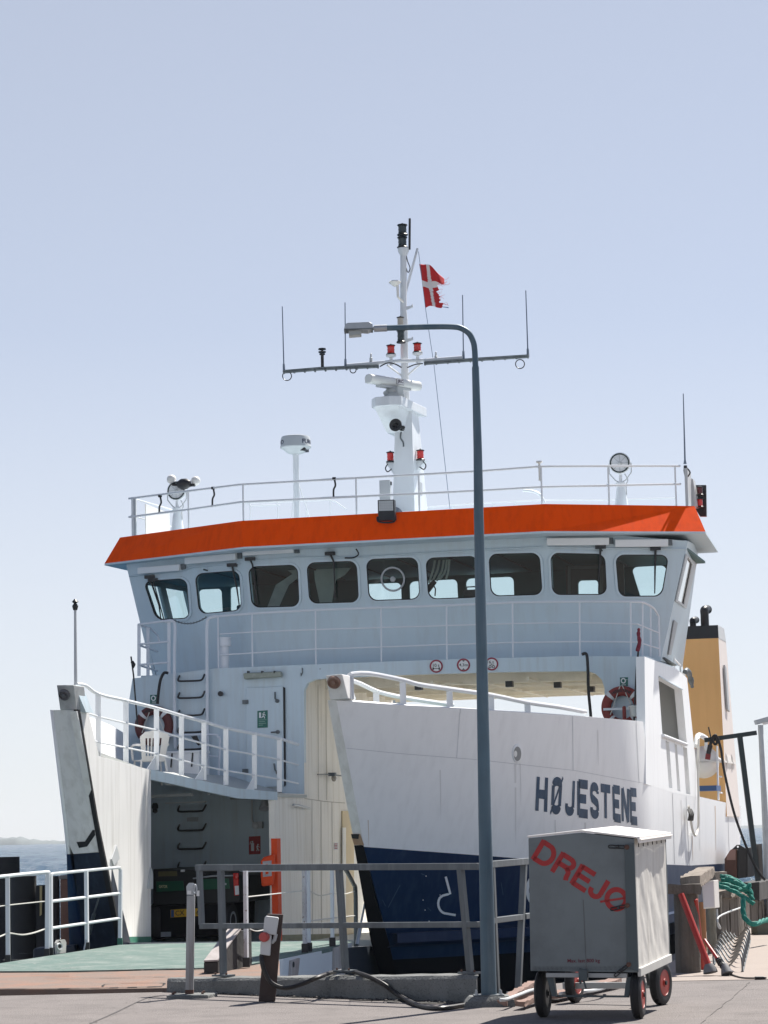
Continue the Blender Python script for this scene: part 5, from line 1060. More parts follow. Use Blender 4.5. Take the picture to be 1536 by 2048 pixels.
# ---- radome on its post
RA = -2.6
base = A(594, 1040, RA); base.z = RZ-.02; top_ = vz(base, 906); mb = MB(); mb.tube([base, top_], .058, 14)
rd = mb.build('radome_post', MW, F)
for dx in (-.22, .30):
    mb = MB(); mb.tube([base.lerp(top_, .72), base+BX*dx-AX*.2], .012, 5); mb.build('post_stay', MW, rd)
H = (vz(base, 872)-top_).z; mb = MB(); mb.lathe(top_, ZX, [(.10, -.02), (.16, .0), (.24, .07), (.285, .09), (.295, .11), (.285, .13), (.28, H*.8), (.26, H*.95), (.2, H), (.01, H+.01)], 36); dm = mb.build('radar_dome', mat('dome_white', (.50, .53, .545), .4, var=.04), rd)
mb = MB(); mb.box(top_+ZX*.05+BX*.12, (.14, .1, .03), (AX, BX, ZX)); mb.build('dome_underside', BLACKP, rd, bevel=.01, smooth=0)
uv, fs = text_mesh('FURUNO', .03); DOMB = mat('dark_blue_print', (.01, .02, .07), .5)
camdir = (CAM-top_); a_cam = math.atan2(camdir.y, camdir.x)
for off_ in (math.radians(26), math.radians(-152)):
    mb = MB(); mb.add([top_+Vector((math.cos(a_cam+off_+u*1.75), math.sin(a_cam+off_+u*1.75), 0))*.2845+ZX*(H*.46+v*.085) for u, v in uv], fs); mb.build('dome_lettering', DOMB, rd, smooth=0, recalc=False)
# ---- search lights
def searchlight(x, y, rpx, xb, yb, lit):
    a = -1.3; c = A(x, y, a); r = rpx*(c-CAM).length/FPX; fwd_ = (CAM-c).normalized(); fwd_ = (AX+BX*.05).normalized()
    b = A(xb, yb, a); b = Vector((c.x, c.y, RZ)); mb = MB(); mb.lathe(b, ZX, [(.13, 0), (.07, .42), (.09, .43), (.09, .47), (.03, .48), (.03, c.z-RZ-r*1.05)], 14); o = mb.build('searchlight', WHITE_CLEAN, F)
    mb = MB(); mb.lathe(c, fwd_, [(r*.3, -r*1.2), (r*.8, -r*.9), (r, -r*.2), (r*1.02, r*.25), (r*.9, r*.3)], 24); mb.build('lamp_drum', WHITE_CLEAN, o)
    mb = MB(); mb.lathe(c+fwd_*r*.3, fwd_, [(r*.92, -.005), (r*.92, .012), (r*.85, .014), (r*.8, -.02), (.01, -.03)], 24); mb.tube([c+fwd_*r*.34+(BX*math.cos(t)+ZX*math.sin(t))*r*.88 for t in [k*math.pi/12 for k in range(24)]], .012, 5, closed=True); mb.build('lamp_glass', mat('dark_lens', (.02, .035, .035), .35, spec=.2), o)
    mb = MB()
    for t in range(8): mb.tube([c+fwd_*r*.34, c+fwd_*r*.34+(BX*math.cos(t*math.pi/4)+ZX*math.sin(t*math.pi/4))*r*.88], .006, 4)
    mb.lathe(c+fwd_*r*.33, fwd_, [(r*.16, 0), (r*.14, .03), (.01, .035)], 10); mb.build('lamp_guard', GREYB, o)
    mb = MB()
    for s_ in (-1, 1): mb.tube([c+BX*s_*r*1.06, c+BX*s_*r*1.05-ZX*r*.9, c+BX*s_*r*.5-ZX*r*1.6, c-ZX*r*1.9], .012, 5)
    mb.tube(bez([c+BX*r*.4-ZX*r, c+BX*r*.7-ZX*r*1.6, c+BX*r*.5-ZX*r*2.1, b+ZX*.25+BX*.1], 4), .010, 5); mb.build('lamp_yoke', GREYB, o); return o
searchlight(1240, 927, 21, 1242, 1005, True)
o = searchlight(354, 982, 19, 352, 1055, False)
for x, y in ((343, 959), (391.5, 962)):
    c = A(x, y, -1.3); mb = MB(); mb.lathe(c, ZX, [(.02, -.09), (.075, -.05), (.088, 0), (.075, .05), (.04, .08), (.005, .088)], 18); mb.build('camera_dome', PLASTICW, o)
mb = MB(); mb.tube([A(345, 969, -1.25), A(368, 971, -1.25), A(390, 970, -1.25)], .03, 6); mb.lathe(A(368, 968, -1.2), BX, [(.06, -.12), (.1, -.05), (.1, .05), (.06, .12)], 14); mb.build('dome_arm', BLACKP, o)
# starboard-hand running light box and whip
p = A(1370, 928, -1.5); q = A(1366.5, 787, -1.5); mb = MB(); mb.tube([p, p.lerp(q, .06), q], [.03, .016, .008], 6); mb.build('whip_aerial', mat('grey_blue_aerial', (.16, .20, .26), .5), F)
mb = MB(); mb.tube(bez([A(1372, 934, -1.45), A(1380, 945, -1.45), A(1372, 955, -1.45), A(1368, 940, -1.45)], 5), .014, 5); mb.lathe(A(1371, 940, -1.45), ZX, [(.03, -.06), (.035, 0), (.03, .08)], 8); mb.build('aerial_base', BLACKP, F)
mb = MB(); mb.prism([A(1378, 955, -1.9), A(1386, 958, -1.9), A(1394, 1012, -1.9), A(1382, 1014, -1.9)], -AX*.3); mb.build('light_bracket', GREYB, F, smooth=0)
mb = MB(); mb.prism([A(1386, 970, -2.3), A(1412, 970, -2.3), A(1413, 1033, -2.3), A(1400, 1033, -2.3), A(1387, 1012, -2.3)], -AX*.06); nb_ = mb.build('running_light_board', BLACKP, F, smooth=0)
for y in (991, 1015):
    lantern(A(1400, y, -2.1), .055, .17, REDL if y > 1000 else mat('dim_red_lens', (.10, .015, .02), .2), nb_, 'running_light')

# ================================================================== things on board
def chair(P, f, label, grp=None):
    f = Vector((f.x, f.y, 0)).normalized(); r = f.cross(ZX); T = thing('garden_chair', label, 'chair', P, grp)
    def q(x, y, z): return P+r*x+f*y+ZX*z
    mb = MB(); mb.prism([q(-.22, .22, .43), q(.22, .22, .43), q(.19, -.2, .41), q(-.19, -.2, .41)], -ZX*.03); mb.build('seat', PLASTICW, T, bevel=.01, smooth=0)
    out = [q(-.19, -.2, .40), q(.19, -.2, .40), q(.25, -.33, .80), q(.17, -.36, .88), q(0, -.365, .90), q(-.17, -.36, .88), q(-.25, -.33, .80)]
    def bq(u, v): return q((-.19+.38*u)*(1+.3*v), -.2-.15*v, .40+.46*v)
    hs = [[bq(u0, .18), bq(u0+.075, .18), bq(u0+.075, .82), bq(u0, .82)] for u0 in (.16, .29, .42, .55, .68)]
    nrm = (out[1]-out[0]).cross(out[3]-out[0]).normalized(); o0 = out[0]
    fl = lambda p: p-nrm*((p-o0).dot(nrm))
    mb = MB(); mb.panel([fl(p) for p in out], [[fl(p) for p in h] for h in hs], nrm*.02); mb.build('backrest', PLASTICW, T, smooth=0)
    for x, y, dx, dy in ((-.22, .22, -.03, .04), (.22, .22, .03, .04), (-.2, -.2, -.05, -.1), (.2, -.2, .05, -.1)):
        mb = MB(); mb.bar(q(x, y, .42), q(x+dx, y+dy, 0), .05, .025, up=r); mb.build('leg', PLASTICW, T, smooth=0)
    for s_ in (-1, 1):
        mb = MB(); mb.tube(bez([q(s_*.23, -.3, .66), q(s_*.28, -.1, .67), q(s_*.28, .14, .66), q(s_*.27, .22, .62), q(s_*.25, .23, .42)], 4), .022, 6); mb.build('armrest', PLASTICW, T)
    return T
cp_ = A(301, 1528, 2.1); zdk = dk[1][2]-.02; cp_.z = zdk
chair(cp_, -BX*.55-AX*.85+BX*0, 'white plastic garden chair with slatted back on the left foredeck')
# white deck box
P = A(366, 1557, 1.5); P.z = zdk; T = thing('deck_box', 'white locker box with dark catches on the left foredeck behind the railing', 'locker', P)
mb = MB(); mb.box(P+ZX*.27-AX*.2, (.25, .31, .27), (AX, BX, ZX)); mb.build('body', WHITE_CLEAN, T, bevel=.01, smooth=0)
mb = MB(); mb.box(P+ZX*.555-AX*.2, (.27, .33, .018), (AX, BX, ZX)); mb.build('lid', WHITE_CLEAN, T, bevel=.006, smooth=0)
for b in (-.17, .2):
    mb = MB(); mb.tube([P+AX*.055+BX*b+ZX*.55, P+AX*.07+BX*(b-.02)+ZX*.3], .014, 6); mb.build('catch', BLACKP, T)
mb = MB(); mb.tube(bez([A(331, 1477, .4), A(345, 1471, .4), A(425, 1469, .4), A(436, 1474, .4), A(440, 1484, .4), A(436, 1570, .4)], 4), .02, 6); mb.tube([A(415, 1512, .4), A(437, 1513, .4)], .014, 5); mb.tube([A(415, 1556, .4), A(437, 1556, .4)], .014, 5); mb.build('ladder_guard', RW, F)
mb = MB(); mb.prism([A(382, 1473, .3), A(392, 1471, .3), A(400, 1487, .3), A(396, 1491, .3)], -AX*.05); mb.build('dark_grip', BLACKP, F, smooth=0)
def lifebuoy(c, n, R, r, label, letters=True, foam=None):
    T = thing('lifebuoy', label, 'lifebuoy', c); e1 = ZX.cross(n).normalized(); e2 = n.cross(e1)
    mb = MB(); N1, N2 = 48, 12
    for i in range(N1):
        t = 2*math.pi*i/N1; d = e1*math.cos(t)+e2*math.sin(t)
        mb.v += [c+d*(R+r*math.cos(p))+n*(r*.75*math.sin(p)) for p in [2*math.pi*k/N2 for k in range(N2)]]
    for i in range(N1):
        for k in range(N2): a0 = i*N2; a1 = ((i+1) % N1)*N2; mb.f.append([a0+k, a0+(k+1) % N2, a1+(k+1) % N2, a1+k]); mb.m.append(0)
    ring = mb.build('foam_ring', foam or RING, T)
    for t0 in (45, 135, 225, 315):
        mb = MB(); n1 = 4
        for i in range(n1+1):
            t = math.radians(t0-6+12*i/n1); d = e1*math.cos(t)+e2*math.sin(t); mb.v += [c+d*(R+r*1.04*math.cos(p))+n*(r*.8*math.sin(p)) for p in [2*math.pi*k/N2 for k in range(N2)]]
        for i in range(n1):
            for k in range(N2): mb.f.append([i*N2+k, i*N2+(k+1) % N2, (i+1)*N2+(k+1) % N2, (i+1)*N2+k]); mb.m.append(0)
        mb.build('reflective_band', SIGNW, T)
    mb = MB(); mb.tube([c-e1*.2-e2*.12+n*.07, c-e1*.02+e2*(R+r)+n*.05, c+e1*.02+e2*(R+r)+n*.05, c+e1*.22-e2*.12+n*.07], .008, 5); mb.build('grab_line', ROPEW, T)
    if letters:
        uv, fs = text_mesh('HØJESTENE', .03); mb = MB()
        for u, v in uv:
            t = math.radians(125-70*u); d = e1*math.cos(t)+e2*math.sin(t); mb.v.append(c+d*(R-r*.38+r*.76*v)+n*(r*.75+.004))
        mb.f = [list(f) for f in fs]; mb.m = [0]*len(fs); mb.build('ring_lettering', LETB, T, smooth=0, recalc=False)
    return T
lifebuoy(A(1245, 1415, .12), AX.normalized(), .278, .084, 'red lifebuoy with white bands hanging on the bulkhead behind the right bow')
lifebuoy(A(308, 1452, .12), AX.normalized(), .278, .084, 'red lifebuoy coloured as in shade, hanging behind the white chair on the left foredeck', True, mat('shaded_red_foam', (.11, .022, .022), .6, var=.2, scale=9))  # darker copy of the red foam, with the shade put into its colour
def pole(name, label, pts, r, a, m, flag=None):
    P = [A(x, y, a) for x, y in pts]; T = thing(name, label, 'marker pole', P[-1]); mb = MB(); mb.tube(P, r, 7); mb.build('shaft', m, T)
    if flag:
        mb = MB(); mb.tube(bez([A(x, y, a) for x, y in flag[0]], 4), flag[1], 8); mb.build('rolled_flag', flag[2], T)
    return T
pole('marker_pole', 'dark marker pole with rolled maroon flag standing beside the right lifebuoy', [(1277, 1300), (1273, 1340), (1268, 1442)], .017, .35, BLACKP, ([(1278, 1256), (1277, 1270), (1279, 1285), (1274.5, 1303)], [.012, .028, .02, .034, .03, .026, .034, .036, .03, .034, .036, .036, .028], mat('maroon_cloth', (.16, .012, .03), .8)))
pole('marker_pole', 'thin dark marker pole with small black pennant behind the left foredeck rail', [(262, 1313), (267, 1350), (275, 1450)], .015, .5, BLACKP, ([(263, 1322), (267, 1329), (266, 1338)], [.006, .03, .03, .03, .04, .03, .02, .01, .006], BLACK))
# bucket and red stub beside the ring
c = A(1268.5, 1433, .42); T = thing('bucket', 'small white bucket hooked beside the right lifebuoy', 'bucket', c); mb = MB(); mb.lathe(c, ZX, [(.065, 0), (.085, .15), (.10, .155), (.10, .18), (.088, .18), (.07, .02)], 18); mb.build('pail', PLASTICW, T)
mb = MB(); mb.tube(bez([c+BX*.09+ZX*.17, c+ZX*.2+AX*.1, c-BX*.09+ZX*.17], 5), .006, 5); mb.build('handle', GALVD, T)
mb = MB(); mb.lathe(A(1249.5, 1452, .5), ZX, [(.045, 0), (.032, .12), (.032, .31), (.02, .33)], 14); tag(mb.build('stub_post', RING, None, loc=A(1249.5, 1452, .5)), 'short red stub post in front of the right lifebuoy', 'post')
# ragged flag on the halyard
h0, h1 = A(838.5, 526, MA-.55), A(851, 616, MA-.5); FN = (BX*.93-AX*.36).normalized(); T = thing('flag', 'torn red flag with white cross flying from the mast gaff', 'flag', h1)
nu, nv = 30, 40; Hh = (h0-h1).length; Wd = .50
cross_u, cross_w, cross_v = .20, .062, .52
grid = {}; mb = MB(); rnd = random.Random(3)
def fpos(u, v):
    base = h1.lerp(h0, v); sag = -.10*u*u-.22*u*u*(v-.3 if v > .3 else 0)*1.3+.10*u*(1-v)+.02*math.sin(9*u+4*v)
    return base+FN*(Wd*u*(1-.10*math.sin(2.2*v)))+AX*(.05*math.sin(7*u+3*v)*u**.5*1.2)+ZX*sag
edge_u = [max(.45, min(1.0, .80+.20*math.sin(2.0+3.1*(1-v))+.10*math.sin(9*v)+rnd.uniform(-.05, .05)-(.10 if .1 < v < .4 else 0))) for v in [j/nv for j in range(nv+1)]]
for j in range(nv+1):
    for i in range(nu+1): mb.v.append(fpos(edge_u[j]*i/nu, j/nv))
for j in range(nv):
    for i in range(nu):
        u = (edge_u[j]+edge_u[j+1])/2*(i+.5)/nu; v = (j+.5)/nv; k = j*(nu+1)+i
        white = abs(u-.33) < .07*(1.0 if v > .4 else .75) or abs(v-.52-.06*u) < .075
        mb.f.append([k, k+1, k+nu+2, k+nu+1]); mb.m.append(1 if white else 0)
fo = mb.build('bunting', [FLAGR, FLAGW], T, smooth=60); md = fo.modifiers.new('cloth', 'SOLIDIFY'); md.thickness = .003
mb = MB()
for _ in range(20):
    j = rnd.randint(2, nv-2); p = fpos(edge_u[j], j/nv); mb.tube([p, p+FN*rnd.uniform(.02, .07)+ZX*rnd.uniform(-.03, .04), p+FN*rnd.uniform(.05, .12)+ZX*rnd.uniform(-.05, .07)], .003, 3)
mb.build('frayed_threads', FLAGR, T)['kind'] = 'stuff'
p = fpos(edge_u[1], .02); mb = MB(); mb.tube([p, p+FN*.06-ZX*.005, p+FN*.11-ZX*.015], [.006, .008, .01], 5); mb.build('loose_cord', EUB, T)
# utility vehicle parked in the bay
VA = 2.0; VP = Plane(W(VA, 0, 0), W(VA, 1, 0), W(VA, 0, 1)); vb = -AX*1.85
V = thing('utility_vehicle', 'dark green utility vehicle parked tail outward in the bay of the ferry', 'utility vehicle', A(390, 1886, VA))
def vp(px, d=0): return on(VP.off(d), px)
DKV = mat('black_vehicle_plastic', (.010, .012, .013), .5, var=.3)
mb = MB(); mb.prism(vp([(306, 1738), (405, 1741), (412, 1748), (470, 1749), (478, 1752), (480, 1800), (470, 1806), (306, 1810)]), vb); mb.build('body', DKV, V, bevel=.015, smooth=0)
mb = MB(); mb.prism(vp([(309, 1811), (446, 1808), (444, 1872), (309, 1878)], -.05), vb*.95); mb.build('undercarriage', BOOT, V, smooth=0)
for px in ([(313, 1763), (367, 1761.5), (369, 1781), (314, 1784)], [(396, 1758), (458, 1757), (460, 1777), (397, 1780)]):
    mb = MB(); mb.prism(vp(px, .0), VP.n*.02); pn = mb.build('tailgate_panel', VEHG, V, bevel=.004, smooth=0)
    if px[0][0] < 330: text('GATOR', VP.off(.021).at(318, 1776), VP.at(335, 1776)-VP.at(318, 1776), ZX*.05, mat('pale_yellow_lettering', (.55, .52, .30), .5), pn, 'model_lettering', .03, .002)
    else:
        mb = MB(); mb.poly(vp([(447, 1766), (453, 1766), (453, 1770), (447, 1770)], .024)); mb.build('small_mark', GREYP, pn, smooth=0)
mb = MB(); mb.prism(vp([(317, 1743), (354, 1742), (354.5, 1752), (317, 1753)], 0), VP.n*.008); mb.build('warning_label', mat('dark_yellow_label', (.10, .085, .03), .5, var=.4, scale=30), V, smooth=0)
mb = MB(); mb.prism(vp([(361.5, 1739.5), (369.5, 1739), (369.5, 1743.5), (361.5, 1744)], 0), VP.n*.006); mb.build('white_label', SIGNW, V, smooth=0)
mb = MB(); mb.prism(vp([(467.5, 1746), (478, 1746), (478.5, 1791), (470, 1791)], 0), VP.n*.05); tlp = mb.build('tail_light', REDL, V, bevel=.008, smooth=0)
mb = MB(); mb.prism(vp([(469.5, 1772), (477.5, 1771.5), (478, 1789), (470.5, 1790)], .05), VP.n*.006); mb.build('reverse_lens', SIGNW, tlp, smooth=0)
mb = MB(); mb.lathe(VP.off(.05).at(472, 1754), VP.n, [(.045, 0), (.04, .02), (.01, .03)], 14); mb.build('stop_lens', REDL, tlp)
mb = MB(); mb.prism(vp([(341.5, 1819.5), (405, 1816), (405, 1831.5), (341.5, 1835)], .02), VP.n*.01); np_ = mb.build('number_plate', YEL, V, smooth=0)
mb = MB(); mb.poly(vp([(342, 1820), (348, 1819.7), (348, 1834.2), (342, 1834.6)], .0315)); mb.build('plate_strip', EUB, np_, smooth=0)
pl = VP.off(.031)
text('CX 1', pl.at(351, 1831.5), pl.at(376, 1830)-pl.at(351, 1831.5), ZX*(pl.at(351, 1821.5)-pl.at(351, 1831.5)).length, LETB, np_, 'plate_text', .01, .001)
text('6', pl.at(393, 1829.5), pl.at(399, 1829)-pl.at(393, 1829.5), ZX*(pl.at(393, 1819.5)-pl.at(393, 1829.5)).length, LETB, np_, 'plate_text', .01, .001)
for x in (455, 318):
    for d in (-.25, -1.5):
        c = VP.off(d).at(x, 1843); mb = MB(); mb.lathe(c-BX*.1, BX, [(.10, 0), (.29, .0), (.315, .03), (.32, .1), (.315, .17), (.29, .2), (.10, .2)], 24); wh = mb.build('wheel', TYRE, V); mb = MB(); mb.lathe(c+BX*.07, BX, [(.17, 0), (.17, .035), (.04, .02)], 16); mb.build('rim', GREYP, wh)
mb = MB(); mb.prism(vp([(322, 1864), (342, 1863.5), (342, 1873), (322, 1874)], .0), VP.n*.01); mb.build('reflector', GREYP, V, smooth=0)
mb = MB(); mb.tube([VP.off(.03).at(386, 1757), VP.off(.05).at(425, 1752), VP.off(.03).at(468, 1751)], .012, 6); mb.build('tailgate_bar', GREYP, V)
# life jacket bag hanging at the corner strip
PJ = PE.off(.05); T = thing('life_jacket', 'orange life jacket with grey patches hanging on the orange corner strip', 'life jacket', PJ.at(540, 1772))
mb = MB(); o_ = on(PJ, [(524, 1722), (530, 1714), (551, 1708), (552.5, 1737), (548, 1770), (526, 1773), (524, 1750)]); mb.prism(o_, PJ.n*.10); mb.build('vest', HIVIS, T, bevel=.03, smooth=0)
mb = MB(); mb.prism(on(PJ.off(.101), [(525.5, 1723), (543, 1721), (543.5, 1752), (526, 1754)]), PJ.n*.006); rp2 = mb.build('grey_patch', mat('reflective_grey', (.45, .45, .48), .4), T, smooth=0)
mb = MB(); mb.prism(on(PJ.off(.108), [(531, 1728), (536, 1727.5), (536, 1733), (531, 1733.5)]), PJ.n*.004); mb.prism(on(PJ.off(.108), [(531, 1738), (537, 1737), (537, 1748), (531, 1749)]), PJ.n*.004); mb.build('orange_symbol', HIVIS, rp2, smooth=0)

# ================================================================== linkspan
LSL = .02
LS = Plane(Vector((0, 28.5, 0)), Vector((1, 28.5, 0)), Vector((0, 38.5, 10*LSL)))
T = thing('linkspan', 'green painted steel linkspan with white side rails leading up into the open bow', 'ramp', LS.at(350, 1930))
LK = T
def ls(x, y, d=0): p = LS.at(x, y); return p+ZX*d
mb = MB(); mb.prism([ls(-60, 1943), ls(120, 1942), ls(300, 1938), ls(470, 1934), ls(559, 1918), ls(660, 1896.5), ls(703, 1884), ls(690, 1881), ls(450, 1885), ls(300, 1887.5), ls(240, 1889.5), ls(0, 1926.5), ls(-60, 1936)], (0, 0, -.05)); mb.build('green_deck', GREENDECK, T, smooth=0)
mb = MB(); mb.prism([ls(-80, 1979, .0), ls(180, 1978.5), ls(333, 1976), ls(560, 1975), ls(559, 1919, -.012), ls(470, 1935, -.012), ls(300, 1939, -.012), ls(120, 1943, -.012), ls(-80, 1944, -.012)], (0, 0, -.08)); mb.build('rusty_hinge_plate', RUSTY, T, smooth=0)
CRK = mat('dark_gap', (.02, .018, .016), .9)
mb = MB()
for pts_, w_ in (([(-60, 1943.5), (60, 1943), (180, 1942.3), (300, 1938.7), (415, 1937)], .018), ([(-60, 1978), (90, 1978), (180, 1977), (255, 1975.5), (325, 1973.5)], .035), ([(90, 1956), (150, 1957), (250, 1955), (330, 1953.5), (440, 1953)], .012), ([(205, 1974), (220, 1968), (320, 1966), (326, 1971)], .012), ([(60, 1950), (140, 1951)], .012), ([(380, 1967), (440, 1962), (530, 1953)], .012)):
    p = bez([ls(x, y, .006) for x, y in pts_], 4)
    for a, b in zip(p, p[1:]):
        d = (b-a).normalized(); w2 = Vector((-d.y, d.x, 0))*w_*random.uniform(.5, 1.5); mb.poly([a+w2, a-w2, b-w2, b+w2])
o = mb.build('plate_gaps', CRK, T, smooth=0, recalc=False); o['kind'] = 'stuff'
mb = MB(); rs_ = random.Random(17)
for _ in range(70):
    x = rs_.uniform(0, 470); y = 1940.5-rs_.random()**2.2*38-max(0, (x-300))*.02; a = ls(x, y, .003); L_s = rs_.uniform(.05, .35); an = rs_.gauss(.1, .25); d = Vector((math.cos(an), math.sin(an)*.6, math.sin(an)*.6*LSL)); n_s = Vector((-d.y, d.x, 0))*rs_.uniform(.004, .014)
    if LS.at(x, y).x < -5.6: continue
    mb.poly([a+n_s, a-n_s, a+d*L_s-n_s*.4, a+d*L_s+n_s*.4])
o = mb.build('worn_scuffs', mat('scraped_paint', (.42, .44, .42), .7), T, smooth=0, recalc=False); o['kind'] = 'stuff'
# white side beam on the right
SBP = Plane(ls(559, 1919), ls(703, 1885), ls(559, 1919, 1)).off(.03)
mb = MB(); mb.prism(on(SBP, [(540, 1924), (559, 1919.5), (660, 1898), (704, 1885.5), (704, 1965), (540, 1990)]), -SBP.n*.02); sbm = mb.build('side_beam', WHITE_CLEAN, T, smooth=0)
mb = MB(); mb.prism(on(SBP.off(.004), [(579, 1921), (596, 1916), (592, 1952), (577, 1956)]), SBP.n*.03); mb.build('lug_plate', mat('stained_lug', (.50, .45, .43), .7, var=.2, stain=(.25, .12, .07), stain_amt=.7), sbm, smooth=0)
mb = MB(); mb.lathe(SBP.off(.036).at(587, 1929), SBP.n, [(.04, 0), (.04, .004)], 12); mb.build('lug_hole', BLACK, sbm)
mb = MB(); mb.prism(on(SBP.off(.004), [(665, 1896), (686, 1890), (686, 1955), (665, 1960)]), SBP.n*.03); mb.build('rust_streak_plate', mat('rust_streaked_white', (.52, .49, .47), .7, var=.15, stain=(.28, .17, .12), stain_amt=.8, streak=True), sbm, smooth=0)
mb = MB(); mb.prism(on(SBP.off(.05), [(697, 1896), (766, 1889), (766, 1955), (697, 1960)]), -SBP.n*.3); mb.build('hinge_shade_block', mat('hinge_shade_navy', (.02, .03, .045), .6, var=.4, scale=8), LK, smooth=0)  # hinge block, extended in dark colour to stand for shade over the water
mb = MB(); mb.tube([SBP.off(.1).at(714, 1890), SBP.off(.1).at(721, 1852)], .03, 8); mb.tube([SBP.off(.1).at(721, 1852), SBP.off(.1).at(733, 1790)], .016, 6); mb.build('ram', GALV, LK)
# left rails: a cable section and a three bar section
edgeL = Plane(ls(0, 1926), ls(240, 1889), ls(0, 1926, 1)).off(-.03)
def el(x, y): return edgeL.at(x, y)
R3 = rail_piece('linkspan_rail', [bez([el(102, 1752), el(104, 1748), el(112, 1747), el(173, 1741), el(232, 1735.5), el(239, 1737), el(242, 1744)], 4), [el(102, 1803), el(241, 1786.5)], [el(103, 1856.5), el(241, 1836.5)]],
                [(el(101.5, 1909), el(101, 1748)), (el(174, 1898), el(172.5, 1741)), (el(240, 1889), el(241.5, 1739))], WHITE_CLEAN, pw=.05, r=.022, parent=LK, flat=True)
R4 = rail_piece('linkspan_rail', [bez([el(-60, 1760), el(0, 1753.5), el(90, 1744.5), el(96, 1747), el(97.5, 1755)], 4)], [(el(16, 1924), el(15, 1753)), (el(94, 1911), el(95, 1747))], WHITE_CLEAN, pw=.062, r=.025, parent=LK, flat=True)
mb = MB(); mb.tube([el(-60, 1821), el(14, 1810.5), el(90, 1802.5)], .008, 5); mb.tube(bez([el(-60, 1890), el(0, 1873), el(16, 1866), el(45, 1869.5), el(70, 1865), el(92, 1857)], 4), .011, 5); mb.build('rail_wire', ROPEW, LK)
for x, y, h in ((16, 1924, 11), (94, 1911, 11), (101.5, 1909, 11), (174, 1898, 9), (240, 1889, 9)):
    p = el(x, y); mb = MB(); mb.box(p+ZX*.045, (.037, .037, .05)); mb.build('post_foot', GREENTRIM if x > 200 else BLACKP, LK, smooth=0)
mb = MB(); c = ls(119, 1907); mb.prism([el(110, 1908), el(128, 1905.5), el(129, 1885), el(126, 1879), el(112, 1880), el(109, 1886)], edgeL.n*.03); o = mb.build('mooring_plate', mat('scuffed_white_plate', (.55, .53, .50), .6, var=.25, scale=9), LK, smooth=0)
mb = MB(); mb.lathe(edgeL.off(.035).at(119, 1889), edgeL.n, [(.05, 0), (.05, .004)], 14); mb.build('plate_eye', BLACK, o)
mb = MB(); mb.tube([edgeL.off(.04).at(119+5*math.cos(t), 1893+6*math.sin(t)) for t in [k*math.pi/8 for k in range(16)]], .012, 5, closed=True); mb.build('shackle', GREYB, o)
mb = MB(); mb.tube([el(168, 1900), el(172, 1880), el(176, 1899)], .012, 5); mb.build('small_bracket', GREYB, LK)
mb = MB(); mb.tube([PRl.off(.15).at(178, 1868), PRl.off(.15).at(188, 1828)], .03, 8); mb.tube([PRl.off(.15).at(188, 1828), PRl.off(.15).at(199, 1790)], .014, 6); mb.build('bow_ram', GALVD, F)
# right rails
edgeR = Plane(ls(545, 1922), ls(700, 1885), ls(545, 1922, 1))
def er(x, y): return edgeR.at(x, y)
R5 = rail_piece('linkspan_rail', [[er(488, 1741), er(612, 1738), er(668, 1737), er(690, 1737)]], [], WHITE_CLEAN, r=.022, parent=LK)
SPOT = mat('rust_spotted_white', (.66, .66, .68), .5, var=.1, stain=(.25, .17, .12), stain_amt=.55, fine=(26, .62, (.22, .16, .13)))
for x0, y0, x1, y1, w_, m in ((493, 1934, 491, 1739, .068, SPOT), (610, 1905, 608.5, 1738, .07, SPOT), (618, 1903, 616, 1738, .05, WHITE_CLEAN), (665, 1892, 664, 1738, .05, WHITE_CLEAN)):
    p = er(x0, y0); q = er(x1, y1); mb = MB(); mb.bar(p, q, w_, .045, up=edgeR.n); mb.build('post', m, R5, smooth=0); mb = MB(); mb.box(p+ZX*.06, (.045, .045, .06)); mb.build('post_foot', BLACKP, LK, smooth=0)
mb = MB(); mb.tube(bez([er(690, 1737), er(695, 1745), er(707, 1768), er(711, 1785), er(712, 1893)], 4), .032, 8); mb.build('bent_post', GALVD, R5)
for pts_ in ([(493, 1794), (610, 1781)], [(618, 1781), (640, 1791), (666, 1786)], [(666, 1786), (690, 1788), (712, 1781)], [(493, 1854), (512, 1862), (540, 1858), (610, 1852)], [(620, 1842), (666, 1836), (712, 1831)]):
    mb = MB(); mb.tube(bez([er(*q) for q in pts_], 6), .008, 5); mb.build('rail_wire', ROPEW, R5)
# buffer block at the ramp corner
P0, P1 = ls(408, 1947), ls(436, 1945.5); dirb = -AX*.95; up1 = vz(P0, 1926)-P0; th = vz(P0+dirb, 1863)-(P0+dirb)
Tb = thing('buffer_block', 'dark steel wedge buffer with pale sloping top beside the ramp corner', 'buffer', P0)
mb = MB(); v = [P0, P1, P1+up1, P0+up1, P0+dirb+ZX*.0, P1+dirb, P1+dirb+th, P0+dirb+th, P0+dirb*1.45, P1+dirb*1.45, P1+dirb*1.45+th, P0+dirb*1.45+th]
mb.add(v, [[0, 1, 2, 3], [0, 3, 7, 11, 8], [1, 9, 10, 6, 2], [8, 11, 10, 9], [7, 6, 10, 11], [0, 8, 9, 1]]); mb.build('body', WOODD, Tb, smooth=0)
mb = MB(); nn = ZX*.012; mb.prism([P0+up1+nn, P1+up1+nn, P1+dirb+th+nn, P0+dirb+th+nn], ZX*.02); mb.build('sloping_top', mat('worn_grey_timber', (.36, .33, .32), .8, var=.25, scale=6, stain=(.2, .15, .12), stain_amt=.5, streak=True), Tb, smooth=0)

